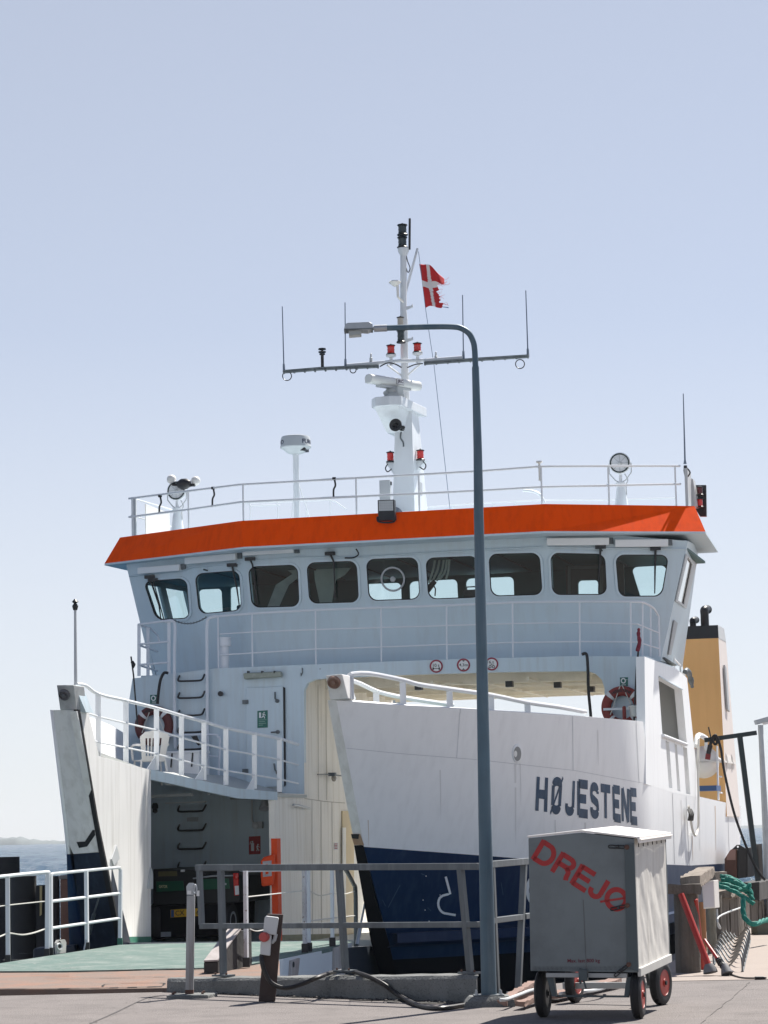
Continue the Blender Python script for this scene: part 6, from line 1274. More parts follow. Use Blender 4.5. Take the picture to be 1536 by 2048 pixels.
# ================================================================== quay furniture
# kerb
KZ0, KZ1 = vz(KL, 1958), vz(KR, 1951)
T = thing('concrete_kerb', 'low weathered concrete kerb carrying the galvanised rail', 'kerb', KL)
mb = MB(); n_ = 24; W_ = KD; R_ = random.Random(5)
for i in range(n_+1):
    t = i/n_; b = KL.lerp(KR, t); tp = KZ0.lerp(KZ1, t); j = lambda s: Vector((R_.uniform(-s, s), R_.uniform(-s, s), R_.uniform(-s, s)))
    mb.v += [Vector((b.x, b.y, -.3)), b+kn*.0+j(.012), tp-ZX*.03+j(.008), tp-kn*.03+j(.006), tp+W_-KD*.07+j(.006), b+W_, Vector((b.x, b.y, -.3))+W_]
for i in range(n_):
    for k in range(7): a, b = i*7, (i+1)*7; mb.f.append([a+k, a+(k+1) % 7, b+(k+1) % 7, b+k]); mb.m.append(0)
mb.f += [list(range(7))[::-1], [n_*7+k for k in range(7)]]; mb.m += [0, 0]; mb.build('kerb_body', CONC, T, smooth=30)
# dark grit in the corner of the kerb
mb = MB()
for i in range(0, 160):
    t = R_.random()**.7; p = KL.lerp(KR, t)+kn*(abs(R_.gauss(0, .10))*(.3+t)+.01); s_ = R_.uniform(.008, .03); mb.lathe(p+ZX*.0, ZX, [(s_, 0), (s_*.8, s_*.5), (.001, s_*.8)], 5)
o = mb.build('loose_grit', mat('dark_grit', (.07, .065, .06), .95, var=.4, scale=30)); struct(o, 'stuff')
mb = MB(); DIRTSHADE = mat('dirt_with_shade', (.05, .047, .044), .95, var=.5, scale=14, bump=.6, bscale=60); nd = 60; rw = []  # dark strip for soil and the shade painted along the kerb foot
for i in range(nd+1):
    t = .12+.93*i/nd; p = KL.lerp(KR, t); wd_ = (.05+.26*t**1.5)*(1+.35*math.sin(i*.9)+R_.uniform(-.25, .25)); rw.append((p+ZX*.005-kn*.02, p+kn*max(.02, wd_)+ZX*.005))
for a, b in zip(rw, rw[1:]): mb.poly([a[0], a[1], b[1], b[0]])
struct(mb.build('dirt_shade_strip', DIRTSHADE, smooth=0, recalc=False))
# galvanised rail on the kerb
RP = Plane(KL+KD*.5, KR+KD*.5, KL+KD*.5+ZX)
T = thing('guard_rail', 'grey galvanised two bar rail standing on the concrete kerb', 'railing', RP.at(560, 1955)); GR = T
def rr(x, y): return RP.at(x, y)
def sbar(p, q, w, h, name, m, par, up=ZX): mb = MB(); mb.bar(p, q, w, h, up=up); return mb.build(name, m, par, bevel=.004, smooth=0)
sbar(rr(394, 1735.5), rr(958, 1733), .07, .068, 'top_rail', GALVD, T)
sbar(rr(402, 1852.5), rr(958, 1849), .06, .058, 'middle_rail', GALVD, T)
sbar(rr(398.5, 1739), rr(403.5, 1849), .055, .055, 'end_bar', GALVD, T, up=RP.n)
for x0, y0, x1, y1 in ((447, 1953, 441.5, 1740), (691, 1944, 678, 1739), (941, 1948, 921, 1738)):
    p, q = rr(x0, y0), rr(x1, y1); ps = sbar(p, q, .062, .062, 'post', GALVD, T, up=RP.n)
    mb = MB(); mb.box(p+ZX*.012, (.11, .075, .01), (kd, kn, ZX)); mb.build('foot_plate', GALVD, ps, smooth=0)
    for s_ in (-1, 1): mb = MB(); mb.lathe(p+kd*.085*s_+kn*.04+ZX*.012, ZX, [(.012, 0), (.012, .03), (.002, .032)], 6); mb.build('anchor_bolt', RUSTD, ps)
mb = MB(); mb.prism([rr(397, 1781), rr(402.5, 1781), rr(402.5, 1792), rr(397, 1792)], kn*.032); mb.build('white_sticker', SIGNW, T, smooth=0)
g0, g1 = G(993, 1998), G(1036, 1988); RP2 = Plane(g0, g1, g0+ZX); r2_ = lambda x, y: RP2.at(x, y)
T = thing('guard_rail', 'second galvanised rail with leaning post between the lamp post and the trailer', 'railing', g1)
sbar(r2_(972, 1729.5), r2_(1110, 1717.5), .07, .068, 'top_rail', GALVD, T); sbar(r2_(972, 1843), r2_(1042, 1834), .06, .058, 'middle_rail', GALVD, T); sbar(r2_(1048, 1833), r2_(1110, 1824), .06, .058, 'middle_rail', GALVD, T)
for x0, y0, x1, y1 in ((994, 1999, 983, 1733), (1036, 1988, 1048, 1727)):
    p, q = r2_(x0, y0), r2_(x1, y1); ps = sbar(p, q, .066, .062, 'post', GALVD, T, up=RP2.n); mb = MB(); mb.box(p+ZX*.012, (.12, .08, .01)); mb.build('foot_plate', GALVD, ps, smooth=0)
# lamp post
LY = 25.16
def ly(x, y): return DY(x, y, LY)
base = G(978, 2012); T = thing('street_lamp', 'tall grey blue lamp post with curved arm standing before the ferry', 'street lamp', base)
mb = MB(); pts_ = [ly(978.5, 2014), ly(974.3, 1830), ly(969.8, 1640), ly(964, 1330), ly(957.5, 1030), ly(955.5, 900), ly(951, 735), ly(951, 732), ly(949.5, 700)]
mb.tube(pts_, [.078, .073, .066, .058, .050, .044, .037, .031, .030], 20); mb.build('pole', LAMPP, T)
cb_ = bez([ly(949.5, 702), ly(947, 685), ly(938, 667), ly(922, 656.5), ly(903, 653.5), ly(860, 653.5), ly(772, 656)], 5); mb = MB(); mb.tube(cb_, .030, 16); mb.build('arm', LAMPP, T)
mb = MB(); mb.tube([ly(774, 656), ly(748, 657)], .036, 14); mb.tube([ly(749, 657), ly(742, 657)], .02, 10); mb.build('arm_sleeve', GALV, T)
def lx(px, d0, d1): return [DY(x, y, LY+d0) for x, y in px]
mb = MB(); mb.prism([DY(x, y, LY-.09) for x, y in [(688, 658), (690, 648), (696, 645), (738, 643.5), (745, 647), (746, 656), (736, 661)]], (0, .18, 0)); hd = mb.build('lamp_head', GALV, T, bevel=.008, smooth=0)
mb = MB(); mb.prism([DY(x, y, LY-.07) for x, y in [(697, 660), (722, 659.5), (723, 669), (698, 671)]], (0, .14, 0)); mb.build('lamp_glass', mat('frosted_lamp_glass', (.35, .38, .38), .3), hd, bevel=.006, smooth=0)
mb = MB(); mb.prism([DY(x, y, LY-.095) for x, y in [(688, 657.5), (746, 655.5), (746, 658), (688, 660)]], (0, .19, 0)); mb.build('head_rim', GALVD, hd, smooth=0)
mb = MB(); c = base+Vector((0, .02, 0)); v = []
for z, w_, d_ in ((-.02, .26, .22), (.06, .235, .20), (.10, .18, .16)):
    v += [c+Vector((x*w_+R_.uniform(-.015, .015), y*d_+R_.uniform(-.015, .015), z)) for x, y in ((-1, -1), (0, -1.05), (1, -1), (1.03, 0), (1, 1), (0, 1), (-1, 1), (-1.04, 0))]
mb.add(v, [[i*8+k, i*8+(k+1) % 8, i*8+8+(k+1) % 8, i*8+8+k] for i in range(2) for k in range(8)]+[[16+k for k in range(8)]]); mb.build('concrete_foot', CONC, T, smooth=30)
mb = MB(); mb.box(base+ZX*.105, (.15, .13, .008)); fp_ = mb.build('base_flange', GALVD, T, bevel=.003, smooth=0)
for sx in (-1, 1):
    for sy in (-1, 1):
        mb = MB(); mb.lathe(base+Vector((sx*.12, sy*.1, .11)), ZX, [(.016, 0), (.016, .02), (.009, .02), (.009, .045), (.001, .046)], 6); mb.build('bolt', GALV, T)
# gate post with hinge
gp = G(379, 1995); gY = gp.y; dg = lambda x, y: DY(x, y, gY)
T = thing('gate_post', 'rust stained galvanised gate post with a hinge fork on a small concrete pad', 'post', gp)
sbar(dg(379, 1989), dg(382, 1791), .085, .085, 'post', mat('rust_stained_galvanised', (.34, .35, .36), .5, .5, var=.2, scale=6, stain=(.10, .07, .06), stain_amt=.8, streak=True), T, up=Vector((0, 1, 0)))
mb = MB()
for dy in (-.03, .03): mb.prism([dg(374, 1790)+Vector((0, dy, 0)), dg(389, 1790)+Vector((0, dy, 0)), dg(390, 1773)+Vector((0, dy, 0)), dg(386, 1766)+Vector((0, dy, 0)), dg(378, 1766)+Vector((0, dy, 0)), dg(373, 1773)+Vector((0, dy, 0))], (0, .015, 0))
mb.build('hinge_fork', GALV, T, smooth=0)
mb = MB(); mb.lathe(dg(384, 1773)-Vector((0, .05, 0)), (0, 1, 0), [(.022, 0), (.022, .11)], 10); mb.tube([dg(390+4*math.cos(t), 1778+9*math.sin(t))-Vector((0, .04, 0)) for t in [k*math.pi/8 for k in range(16)]], .010, 6, closed=True); mb.build('hinge_ring', GALV, T)
mb = MB(); mb.prism([dg(375, 1781)-Vector((0, .035, 0)), dg(383, 1781)-Vector((0, .035, 0)), dg(383, 1788)-Vector((0, .035, 0)), dg(375, 1788)-Vector((0, .035, 0))], (0, -.004, 0)); mb.build('white_sticker', SIGNW, T, smooth=0)
sbar(dg(379, 1991), dg(379.2, 1979), .088, .088, 'dark_foot', RUSTD, T, up=Vector((0, 1, 0)))
mb = MB(); mb.box(dg(377, 1991), (.2, .15, .012), (Vector((.97, -.2, 0)), Vector((.2, .97, 0)), ZX)); bpt = mb.build('base_plate', mat('pale_rust_plate', (.38, .30, .27), .7, var=.2, stain=(.2, .1, .06), stain_amt=.6), T, bevel=.004, smooth=0)
for dx, dy in ((-.16, -.1), (.16, -.1), (-.16, .1), (.16, .1)):
    mb = MB(); mb.lathe(dg(377, 1991)+Vector((dx, dy, .01)), ZX, [(.016, 0), (.016, .03), (.001, .032)], 6); mb.build('bolt', RUSTD, bpt)
mb = MB(); mb.box(gp+Vector((.03, -.02, .01)), (.235, .2, .03), (Vector((.97, -.2, 0)), Vector((.2, .97, 0)), ZX)); mb.build('concrete_pad', CONC, T, bevel=.012, smooth=0)
# socket pedestal and its cable
pb = G(533, 2004); pY = pb.y; dp = lambda x, y, d=0: DY(x, y, pY+d)
T = thing('power_pedestal', 'dark brown timber post with grey socket box and red cap by the kerb', 'power post', pb)
mb = MB(); mb.prism([dp(517, 2003), dp(550, 2003), dp(559, 1900), dp(566, 1829), dp(534, 1828), dp(526, 1905)], (0, .10, 0)); mb.build('timber_post', CREOS, T, bevel=.006, smooth=0)
mb = MB(); mb.prism([dp(529, 1835, -.10), dp(532, 1832, -.10), dp(556, 1835, -.10), dp(557, 1838, -.10), dp(552, 1870, -.10), dp(526, 1868, -.10)], (0, .10, 0)); bx2 = mb.build('socket_box', GREYB, T, bevel=.008, smooth=0)
mb = MB(); mb.prism([dp(527, 1868, -.09), dp(543, 1870, -.09), dp(540, 1912, -.09), dp(520, 1909, -.09), dp(521, 1885, -.09)], (0, .08, 0)); mb.build('plug_body', GREYB, T, bevel=.01, smooth=0)
c = dp(530, 1874, -.11); ax_ = (CAM-c).normalized()+Vector((-.35, 0, 0)); mb = MB(); mb.lathe(c+Vector((0, .02, 0)), ax_, [(.045, -.03), (.05, 0), (.052, .04), (.048, .06), (.042, .065), (.002, .065)], 22); mb.build('red_cap', mat('faded_red_plastic', (.42, .06, .055), .5), T)
mb = MB(); mb.tube([dp(544, 1885, -.04), dp(549, 1880, -.06), dp(552, 1868, -.06)], .02, 8); mb.build('gland', GREYP, T)
cpx = [(523, 1910), (524, 1925), (530, 1945), (543, 1966), (568, 1976), (598, 1970), (640, 1953), (665, 1945), (692, 1942), (725, 1949), (763, 1966), (800, 1992), (837, 2011), (875, 2017), (918, 2012), (962, 2004), (985, 2000)]
cpts = []
for i, (x, y) in enumerate(cpx):
    if x < 600: p = dp(x, y, -.10 if i > 0 else -.06)
    elif x < 730: t = min(1, max(0, (x-600)/50)); q0 = dp(x, y, -.10); q1 = G(x, y, KZ0.lerp(KZ1, .6).z+.03); p = q0.lerp(q1, t)
    else:
        k = KL.lerp(KR, (x-333)/(955-333)); p = Plane(k+kn*.06, k+kn*.06+kd, k+kn*.06+ZX).at(x, y); 
        if p.z < .02: p = G(x, y, .022)
    cpts.append(p)
mb = MB(); mb.tube(bez(cpts, 6), .024, 8); tag(mb.build('power_cable', mat('black_cable', (.02, .018, .018), .45, spec=.4), None, loc=cpts[-1]), 'thick black cable looping over the concrete kerb from the socket post', 'cable')
# luggage trailer
fr0 = G(1278, 2037); fl0 = G(1087, 2034); rr0 = G(1323, 2010); rl0 = G(1148, 2006)
ux = (fr0-fl0).normalized(); ux = Vector((.955, -.297, 0)).normalized(); uy = Vector((-ux.y, ux.x, 0))
Pf = fr0-uy*.16; FPn = Plane(Pf, Pf+ux, Pf+ZX); tf = lambda x, y, d=0: FPn.off(d).at(x, y)
pent = [tf(1061, 1942), tf(1277.5, 1945), tf(1268, 1678), tf(1163, 1665), tf(1056.7, 1676.5)]
Lt = 1.2
while proj(pent[1]+uy*Lt)[0] < 1339.5: Lt += .02
T = thing('luggage_trailer', 'grey box luggage trailer with red DREJØ lettering and red wheel rims', 'trailer', (fl0+fr0+rr0+rl0)/4); TR = T
mb = MB(); mb.prism(pent, uy*.02); pnl = mb.build('front_panel', TRAILP, T, bevel=.004, smooth=0)
mb = MB(); mb.prism([p+uy*Lt for p in pent], uy*.02); mb.build('rear_panel', TRAILP, T, smooth=0)
rise = ZX*.05
mb = MB(); mb.prism([pent[0]+uy*.021, pent[0]+uy*Lt, pent[4]+uy*Lt, pent[4]+uy*.021], ux*.015); mb.build('side_canvas', CANVAS, T, smooth=0)
mb = MB(); nx, ny = 40, 48; R2_ = random.Random(11)
from mathutils import noise as mn
for j in range(ny+1):
    for i in range(nx+1):
        u, v = i/nx, j/ny; p = (pent[1]+uy*.03).lerp(pent[1]+uy*Lt+rise, u).lerp((pent[2]+uy*.03).lerp(pent[2]+uy*Lt+rise*.6, u), v)
        e = min(1, min(u, 1-u)*7, min(v, 1-v)*6)
        w_ = mn.noise(Vector((u*3.2, v*1.6, 1.3)))*.020+mn.noise(Vector((u*8+v*4, v*2.4-u*2, 4.1)))*.009+mn.noise(Vector((u*22+v*9, v*5, 7)))*.006; mb.v.append(p+ux*(w_*(.25+.75*e)-.006))
for j in range(ny):
    for i in range(nx): k = j*(nx+1)+i; mb.f.append([k, k+1, k+nx+2, k+nx+1]); mb.m.append(0)
cv_ = mb.build('side_canvas', CANVAS, T, smooth=80)
for k in range(7):
    p = pent[2]+uy*(.14+k*(Lt-.2)/6)-ZX*.02+ux*.012+rise*.6*(k/6); mb = MB(); mb.bar(p, p-ZX*.055, .010, .008, up=ux); mb.build('canvas_loop', BLACK, cv_, smooth=0)
# roof cover with a turned-down lip
e1, e2, e3 = pent[4]+ZX*.004-ux*.01, pent[3]+ZX*.006, pent[2]+ZX*.004+ux*.025
mb = MB(); back = uy*(Lt+.03)+rise*.6
mb.prism([e1-uy*.0, e2, e3, e3+ZX*.018, e2+ZX*.018, e1+ZX*.018], back)
mb.build('roof_cover', COVER, T, bevel=.006, smooth=0)
mb = MB(); mb.prism([e3-ZX*.045+ux*.012, e3-ZX*.045+ux*.030, e3+ZX*.020+ux*.026, e3+ZX*.016], back); mb.build('cover_lip', COVER, T, bevel=.008, smooth=0)
mb = MB(); mb.tube([e3-ZX*.012+ux*.034, e3-ZX*.012+ux*.034+back], .008, 6); mb.build('lip_cord', COVER, T)
mb = MB(); mb.prism([tf(1249.5, 1689, .004), tf(1268.5, 1686, .004), tf(1277, 1944, .004), tf(1254.5, 1935, .004)], FPn.n*.012); mb.build('corner_strip', STEELG, T, bevel=.002, smooth=0)
mb = MB(); mb.bar(pent[1]+ux*.005-ZX*.0, pent[1]+ux*.005+uy*Lt+rise, .03, .075); mb.build('bottom_rail', mat('pale_rail_paint', (.50, .49, .46), .6, var=.15, scale=6), T, bevel=.004, smooth=0)
mb = MB(); mb.box((pent[0]+pent[1])/2+uy*(Lt/2)+ZX*.03, ((pent[1]-pent[0]).length/2-.02, Lt/2, .02), (ux, uy, ZX)); mb.build('floor', STEELG, T, smooth=0)
yv = (tf(1085, 1678.5)-tf(1062, 1717)); xv = tf(1062+172, 1717+108)-tf(1062, 1717)
GD = {'D': [[(.1, 0), (.1, 1)], [(.1, .92), (.5, .92)]+arc2(.5, .5, .39, .42, 90, -90, 12)+[(.1, .08)]], 'R': [[(.1, 0), (.1, 1)], [(.1, .92), (.6, .92)]+arc2(.6, .71, .28, .21, 90, -90, 9)+[(.1, .50)], [(.62, .5), (.84, .36), (.86, .12), (.92, 0)]],
      'E': [[(.1, 0), (.1, 1)], [(.1, .92), (1, .92)], [(.1, .52), (.93, .52)], [(.1, .08), (1, .08)]], 'J': [[(.86, 1), (.86, .3)]+arc2(.5, .3, .36, .225, 0, -180, 10)+[(.14, .36)]],
      'O': [arc2(.5, .5, .41, .43, 0, 360, 28)], '/': [[(-.04, .02), (1.04, .98)]]}
bd = Vector((.845, .535)); hd_ = Vector((23, -38.5)); b0 = Vector((1062, 1717))
for ch, x0, wd_ in (('D', 0, 41), ('R', 46, 39), ('E', 92, 35), ('J', 130, 30), ('O', 165, 47), ('/', 165, 47)):
    mb = MB()
    for pts_ in GD[ch]:
        P2 = [Vector((x0+u*wd_, v*45)) for u, v in pts_]
        for q in strokes_px([(P2, 2.2 if ch == '/' else 5.0)], 2): mb.poly([tf(*(b0+bd*p[0]+hd_*(p[1]/45)), .003) for p in q])
    mb.build('name_letter', LETR, pnl, smooth=0, recalc=False)
text('Max. last 800 kg', tf(1135, 1927.5, .002), tf(1200, 1927)-tf(1135, 1927.5), (tf(1135, 1919)-tf(1135, 1927.5))*1.15, mat('dark_red_print', (.12, .01, .025), .5), pnl, 'load_lettering', .012, .002)
mb = MB(); mb.prism([tf(1166, 1800, .001), tf(1167, 1800, .001), tf(1170.5, 1880, .001), tf(1173.5, 1941, .001), tf(1172.5, 1941, .001), tf(1169.5, 1880, .001)], FPn.n*.0015); mb.build('panel_seam', mat('seam_grey', (.10, .10, .10), .6), pnl, smooth=0)
SCR = mat('scratched_panel', (.15, .16, .16), .6)
mb = MB()
for q in strokes_px([([(1104, 1885), (1111, 1893), (1116, 1896)], .5), ([(1226, 1848), (1230, 1855)], .5), ([(1216, 1834), (1219, 1840)], .7), ([(1110, 1703), (1113, 1710)], .5), ([(1186, 1706), (1188, 1713)], .6), ([(1078, 1745), (1081, 1752)], .5)], 1): mb.poly([tf(p[0], p[1], .002) for p in q])
o = mb.build('scratches', SCR, pnl, smooth=0, recalc=False); o['kind'] = 'stuff'
for x0, y0, x1, y1 in ((1217, 1693, 1249, 1694), (1221, 1819, 1250, 1812), (1229, 1952, 1254, 1932)):
    a, b = tf(x0, y0, .015), tf(x1, y1, .015); d = (b-a).normalized(); nrm = FPn.n.cross(d); mb = MB(); loop = []
    for k in range(9): t = math.pi/2+math.pi*k/8; loop.append(a+d*.012+(d*math.cos(t)+nrm*math.sin(t))*.012)
    for k in range(9): t = -math.pi/2+math.pi*k/8; loop.append(b-d*.012+(d*math.cos(t)+nrm*math.sin(t))*.012)
    mb.tube(loop, .0055, 6, closed=True); mb.lathe(a.lerp(b, .55), FPn.n, [(.014, -.004), (.014, .008), (.002, .012)], 10); lt_ = mb.build('latch', BLACKP, T)
    mb = MB(); mb.lathe(b+d*.022-FPn.n*.01, FPn.n, [(.026, 0), (.022, .02), (.01, .026)], 10); mb.build('latch_hinge', RUSTD, lt_)
# chassis and wheels
def tb_(p, q, w_, h_, nm, m=STEELG): mb = MB(); mb.bar(p, q, w_, h_); return mb.build(nm, m, T, bevel=.003, smooth=0)
tb_(tf(1093, 1950, -.03), tf(1255, 1951, -.03), .05, .04, 'cross_beam', mat('pale_frame_steel', (.34, .35, .35), .5, .3, var=.15)); tb_(tf(1111, 1992, -.12), tf(1259, 1993, -.12), .02, .018, 'tie_rod')
for x0, x1, x2 in ((1093, 1109, 1101), (1253, 1253, 1253)):
    mb = MB(); mb.prism([tf(x0, 1954, -.06), tf(x0+14, 1954, -.06), tf(x1+4, 1993, -.06), tf(x1-5, 1993, -.06)], uy*.05); mb.build('axle_strut', STEELG, T, smooth=0)
rc = rr0+ZX*.21; lc = rl0+ZX*.21; tb_(lc-ux*.1-ZX*.04, rc-ux*.05-ZX*.02, .05, .06, 'rear_axle', mat('pale_frame_steel', (.34, .35, .35), .5)); mb = MB(); mb.prism([rc-ux*.12+ZX*.22, rc-ux*.12+ZX*.22+uy*-.25, rc-ux*.12-ZX*.02-uy*.06, rc-ux*.12-ZX*.02], ux*.03); mb.build('axle_strut', STEELG, T, smooth=0)
mb = MB(); c = tf(1167, 1950, .01); mb.box(c, (.04, .03, .05), (ux, uy, ZX)); mb.tube([c-ZX*.05, c-ZX*.12+ux*.02], .01, 6); mb.tube([c-ux*.03+ZX*.06, c-ux*.03-ZX*.08], .012, 6); mb.build('coupling', STEELG, T, bevel=.004, smooth=0)
def wheel(c0, r, wd, ax, vis):
    c = c0+ZX*r; mb = MB(); prof = [(r*.58, -wd/2+.012), (r*.78, -wd/2), (r*.93, -wd/2+.010), (r, -wd/2+.026)]
    for g in (-.4, -.15, .1, .35): prof += [(r, g*wd*.5-.004), (r*.972, g*wd*.5), (r*.972, g*wd*.5+.006), (r, g*wd*.5+.010)]
    prof += [(r, wd/2-.026), (r*.93, wd/2-.010), (r*.78, wd/2), (r*.58, wd/2-.012)]
    mb.lathe(c, ax, prof, 40); o = mb.build('wheel', TYRE, T, smooth=40)
    for s_ in (-1, 1):
        mb = MB(); mb.lathe(c+ax*s_*(wd/2-.022), ax*s_, [(r*.60, .012), (r*.56, .016), (r*.52, -.004), (r*.2, .004), (r*.18, .02), (.002, .02)], 28); mb.build('rim', REDM if vis else BLACKP, o, smooth=40)
        for k in range(5):
            t = k*2*math.pi/5; e_a = ax.orthogonal().normalized(); e_b = ax.cross(e_a); p = c+ax*s_*(wd/2-.018)+(e_a*math.cos(t)+e_b*math.sin(t))*r*.37; mb = MB(); mb.lathe(p, ax*s_, [(r*.085, 0), (r*.085, .006), (.001, .006)], 10); mb.build('rim_hole', BLACK, T)
    mb = MB(); mb.lathe(c+ax*(wd/2-.02), ax, [(.022, 0), (.022, .03), (.002, .034)], 12); mb.build('hub_cap', BLACKP, o)
def turn(v, d): d = math.radians(d); return Vector((v.x*math.cos(d)-v.y*math.sin(d), v.x*math.sin(d)+v.y*math.cos(d), 0))
wheel(fr0-ux*.0, .213, .105, turn(ux, 4), True); wheel(fl0, .213, .105, turn(ux, 3), False); wheel(rr0, .213, .105, turn(ux, -10), True); wheel(rl0+uy*.05, .205, .10, turn(ux, -6), True)

# ================================================================== the right-hand quay
def pile(P, h, r, label, m=WOOD, grp=None, name='timber_pile', top=None, seg=18):
    T = thing(name, label, 'pile', P, grp); mb = MB(); n = 7; rd_ = random.Random(int(P.x*100)); vs = []
    for i in range(n):
        z = h*i/(n-1)
        for k in range(seg): t = 2*math.pi*k/seg; q = r*(1+.04*math.sin(3*t+z)+rd_.uniform(-.02, .02)); vs.append(P+Vector((math.cos(t)*q, math.sin(t)*q, z)))
    mb.add(vs, [[i*seg+k, i*seg+(k+1) % seg, (i+1)*seg+(k+1) % seg, (i+1)*seg+k] for i in range(n-1) for k in range(seg)]+[[(n-1)*seg+k for k in range(seg)], list(range(seg))[::-1]]); mb.build('shaft', m, T, smooth=45)
    if top: mb = MB(); mb.lathe(P+ZX*h, ZX, [(r*.97, 0), (r*.95, .02), (.01, .03)], seg); mb.build('pile_top', top, T)
    return T
def timber(name, label, p, q, w_, h_, m, cat='timber', end=None, grp=None, rough=.012):
    mid = (p+q)/2; T = thing(name, label, cat, mid, grp); d = (q-p); L = d.length; d.normalize(); s_ = d.cross(ZX).normalized(); u = s_.cross(d); mb = MB(); n = max(2, int(L/.12)); rd_ = random.Random(int(L*1000)); vs = []
    for i in range(n+1):
        for a, b in ((-1, -1), (0, -1), (1, -1), (1, 0), (1, 1), (0, 1), (-1, 1), (-1, 0)): vs.append(p+d*(L*i/n)+s_*(a*w_/2)+u*(b*h_/2)+Vector((rd_.uniform(-rough, rough), rd_.uniform(-rough, rough), rd_.uniform(-rough, rough))))
    mb.add(vs, [[i*8+k, i*8+(k+1) % 8, (i+1)*8+(k+1) % 8, (i+1)*8+k] for i in range(n) for k in range(8)]+[[k for k in range(8)][::-1], [n*8+k for k in range(8)]]); mb.build('beam', m, T, smooth=25); return T
gp0 = G(1379, 1947); Yp = gp0.y
pile(Vector((gp0.x, gp0.y+.1, -.4)), vz(gp0, 1788).z+.4, .148, 'thick weathered round timber pile behind the leaning red pipes')
PT = mat('pale_weathered_timber', (.27, .235, .20), .88, var=.3, scale=4, stain=(.08, .07, .06), stain_amt=.85, streak=True, bump=.9, bscale=25, spec=.2)
zb = vz(gp0, 1778).z
a_, b_ = DY(1316, 1778.5, Yp-.05), DY(1401, 1778, Yp-.05); timber('timber_beam', 'dark square timber beam lying across the top of the thick pile', a_, b_, .17, .105, WOOD)
c_ = DY(1380, 1769, Yp+.12); d_ = c_+Vector((1.05, 6.8, 0)); d_.z = c_.z; timber('timber_beam', 'long pale topped timber running back along the quay edge from the thick pile', Vector((c_.x, c_.y, zb+.075)), Vector((d_.x, d_.y, zb+.075)), .22, .13, PT)
timber('timber_block', 'short cut timber block behind the white cabinet', DY(1421, 1758, 37.8), DY(1446, 1756, 38.0), .18, .2, WOODL)
for x0, x1, yb, yt, m, lb in ((1401, 1414, 1904, 1816, mat('rust_orange_timber', (.36, .17, .08), .85, var=.25, scale=6, streak=True, stain=(.2, .12, .08), stain_amt=.5), 'rust orange stained post left of the post under the white cabinet'), (1415, 1434, 1908, 1816, mat('grey_green_timber', (.20, .19, .155), .88, var=.3, scale=4, streak=True, stain=(.09, .085, .07), stain_amt=.7, bump=.6, bscale=20), 'grey timber post under the white cabinet')):
    P = G((x0+x1)/2, yb); r = (x1-x0)/2*P.y/FPX; pile(Vector((P.x, P.y, -.3)), vz(P, yt-12).z+.3, r, lb, m)
P = G(1424, 1908); cY = P.y-.22; T = thing('electric_cabinet', 'small white electric cabinet fixed on the timber post', 'cabinet', P)
f4 = [DY(1403, 1763, cY), DY(1427.5, 1760.5, cY), DY(1430, 1816, cY), DY(1407, 1818, cY)]
mb = MB(); mb.prism(f4, Vector((.09, .20, 0))); mb.build('housing', PLASTICW, T, bevel=.006, smooth=0)
mb = MB(); mb.prism([p+Vector((0, -.004, 0)) for p in (f4[0].lerp(f4[2], .06), f4[1].lerp(f4[3], .06), f4[2].lerp(f4[0], .06), f4[3].lerp(f4[1], .06))], (0, -.004, 0)); mb.build('door', mat('pale_lilac_plastic', (.66, .63, .66), .5, var=.04), T, smooth=0)
mb = MB(); mb.tube(bez([DY(1434, 1818, cY+.1), DY(1436, 1850, cY+.1), DY(1441, 1856, cY+.1), DY(1437, 1834, cY+.1), DY(1482, 1815, cY+3)], 5), .012, 6); mb.build('grey_conduit', GREYB, T)
# red leaning pipes
def leaning(label, p, q, r, boot=None):
    T = thing('red_pipe', label, 'pipe', q); mb = MB(); mb.tube([p, q], r, 16); mb.build('tube', REDP, T)
    if boot: mb = MB(); mb.lathe(q+ZX*-.02, (p-q).normalized()*.6+ZX*.6, boot, 14); mb.build('boot', mat('grey_rubber_boot', (.14, .14, .15), .7, var=.3), T)
leaning('thick red pipe leaning in front of the timber pile', DY(1362, 1789, Yp-.2), G(1421, 1942, .06), .038, [(.085, 0), (.075, .05), (.05, .10), (.045, .1)])
leaning('second red pipe leaning upright behind the thick red pipe', DY(1391, 1799, Yp+.0), G(1406, 1938, .03), .030)
leaning('thin short red pipe with black wrap leaning right of the other pipes', DY(1409, 1880, Yp-.25), G(1454, 1944, .05), .020, [(.07, 0), (.055, .06), (.03, .12), (.026, .12)])
T = [o for o in COL.objects if o.get('label', '').startswith('thin short red')][0]; p, q = DY(1409, 1880, Yp-.25), G(1454, 1944, .05); mb = MB(); a = p.lerp(q, .6); b = p.lerp(q, .86); mb.tube(bez([a, a.lerp(b, .3), a.lerp(b, .6), b], 3), [.022, .04, .034, .042, .03, .045, .035, .04, .04, .03][:10], 8); mb.build('black_wrap', BLACK, T)
mb = MB(); q = G(1456, 1946, .02); mb.tube(bez([q, G(1474, 1953, .015), G(1490, 1956, .015), G(1515, 1956, .015)], 5), .010, 6); mb.lathe(G(1517, 1956, .02), (1, 0, 0), [(.02, -.04), (.02, .05), (.008, .09)], 8); tag(mb.build('thin_cable', BLACK, None, loc=q), 'thin black cable lying on the pale slab from the black wrapped pipe', 'cable')
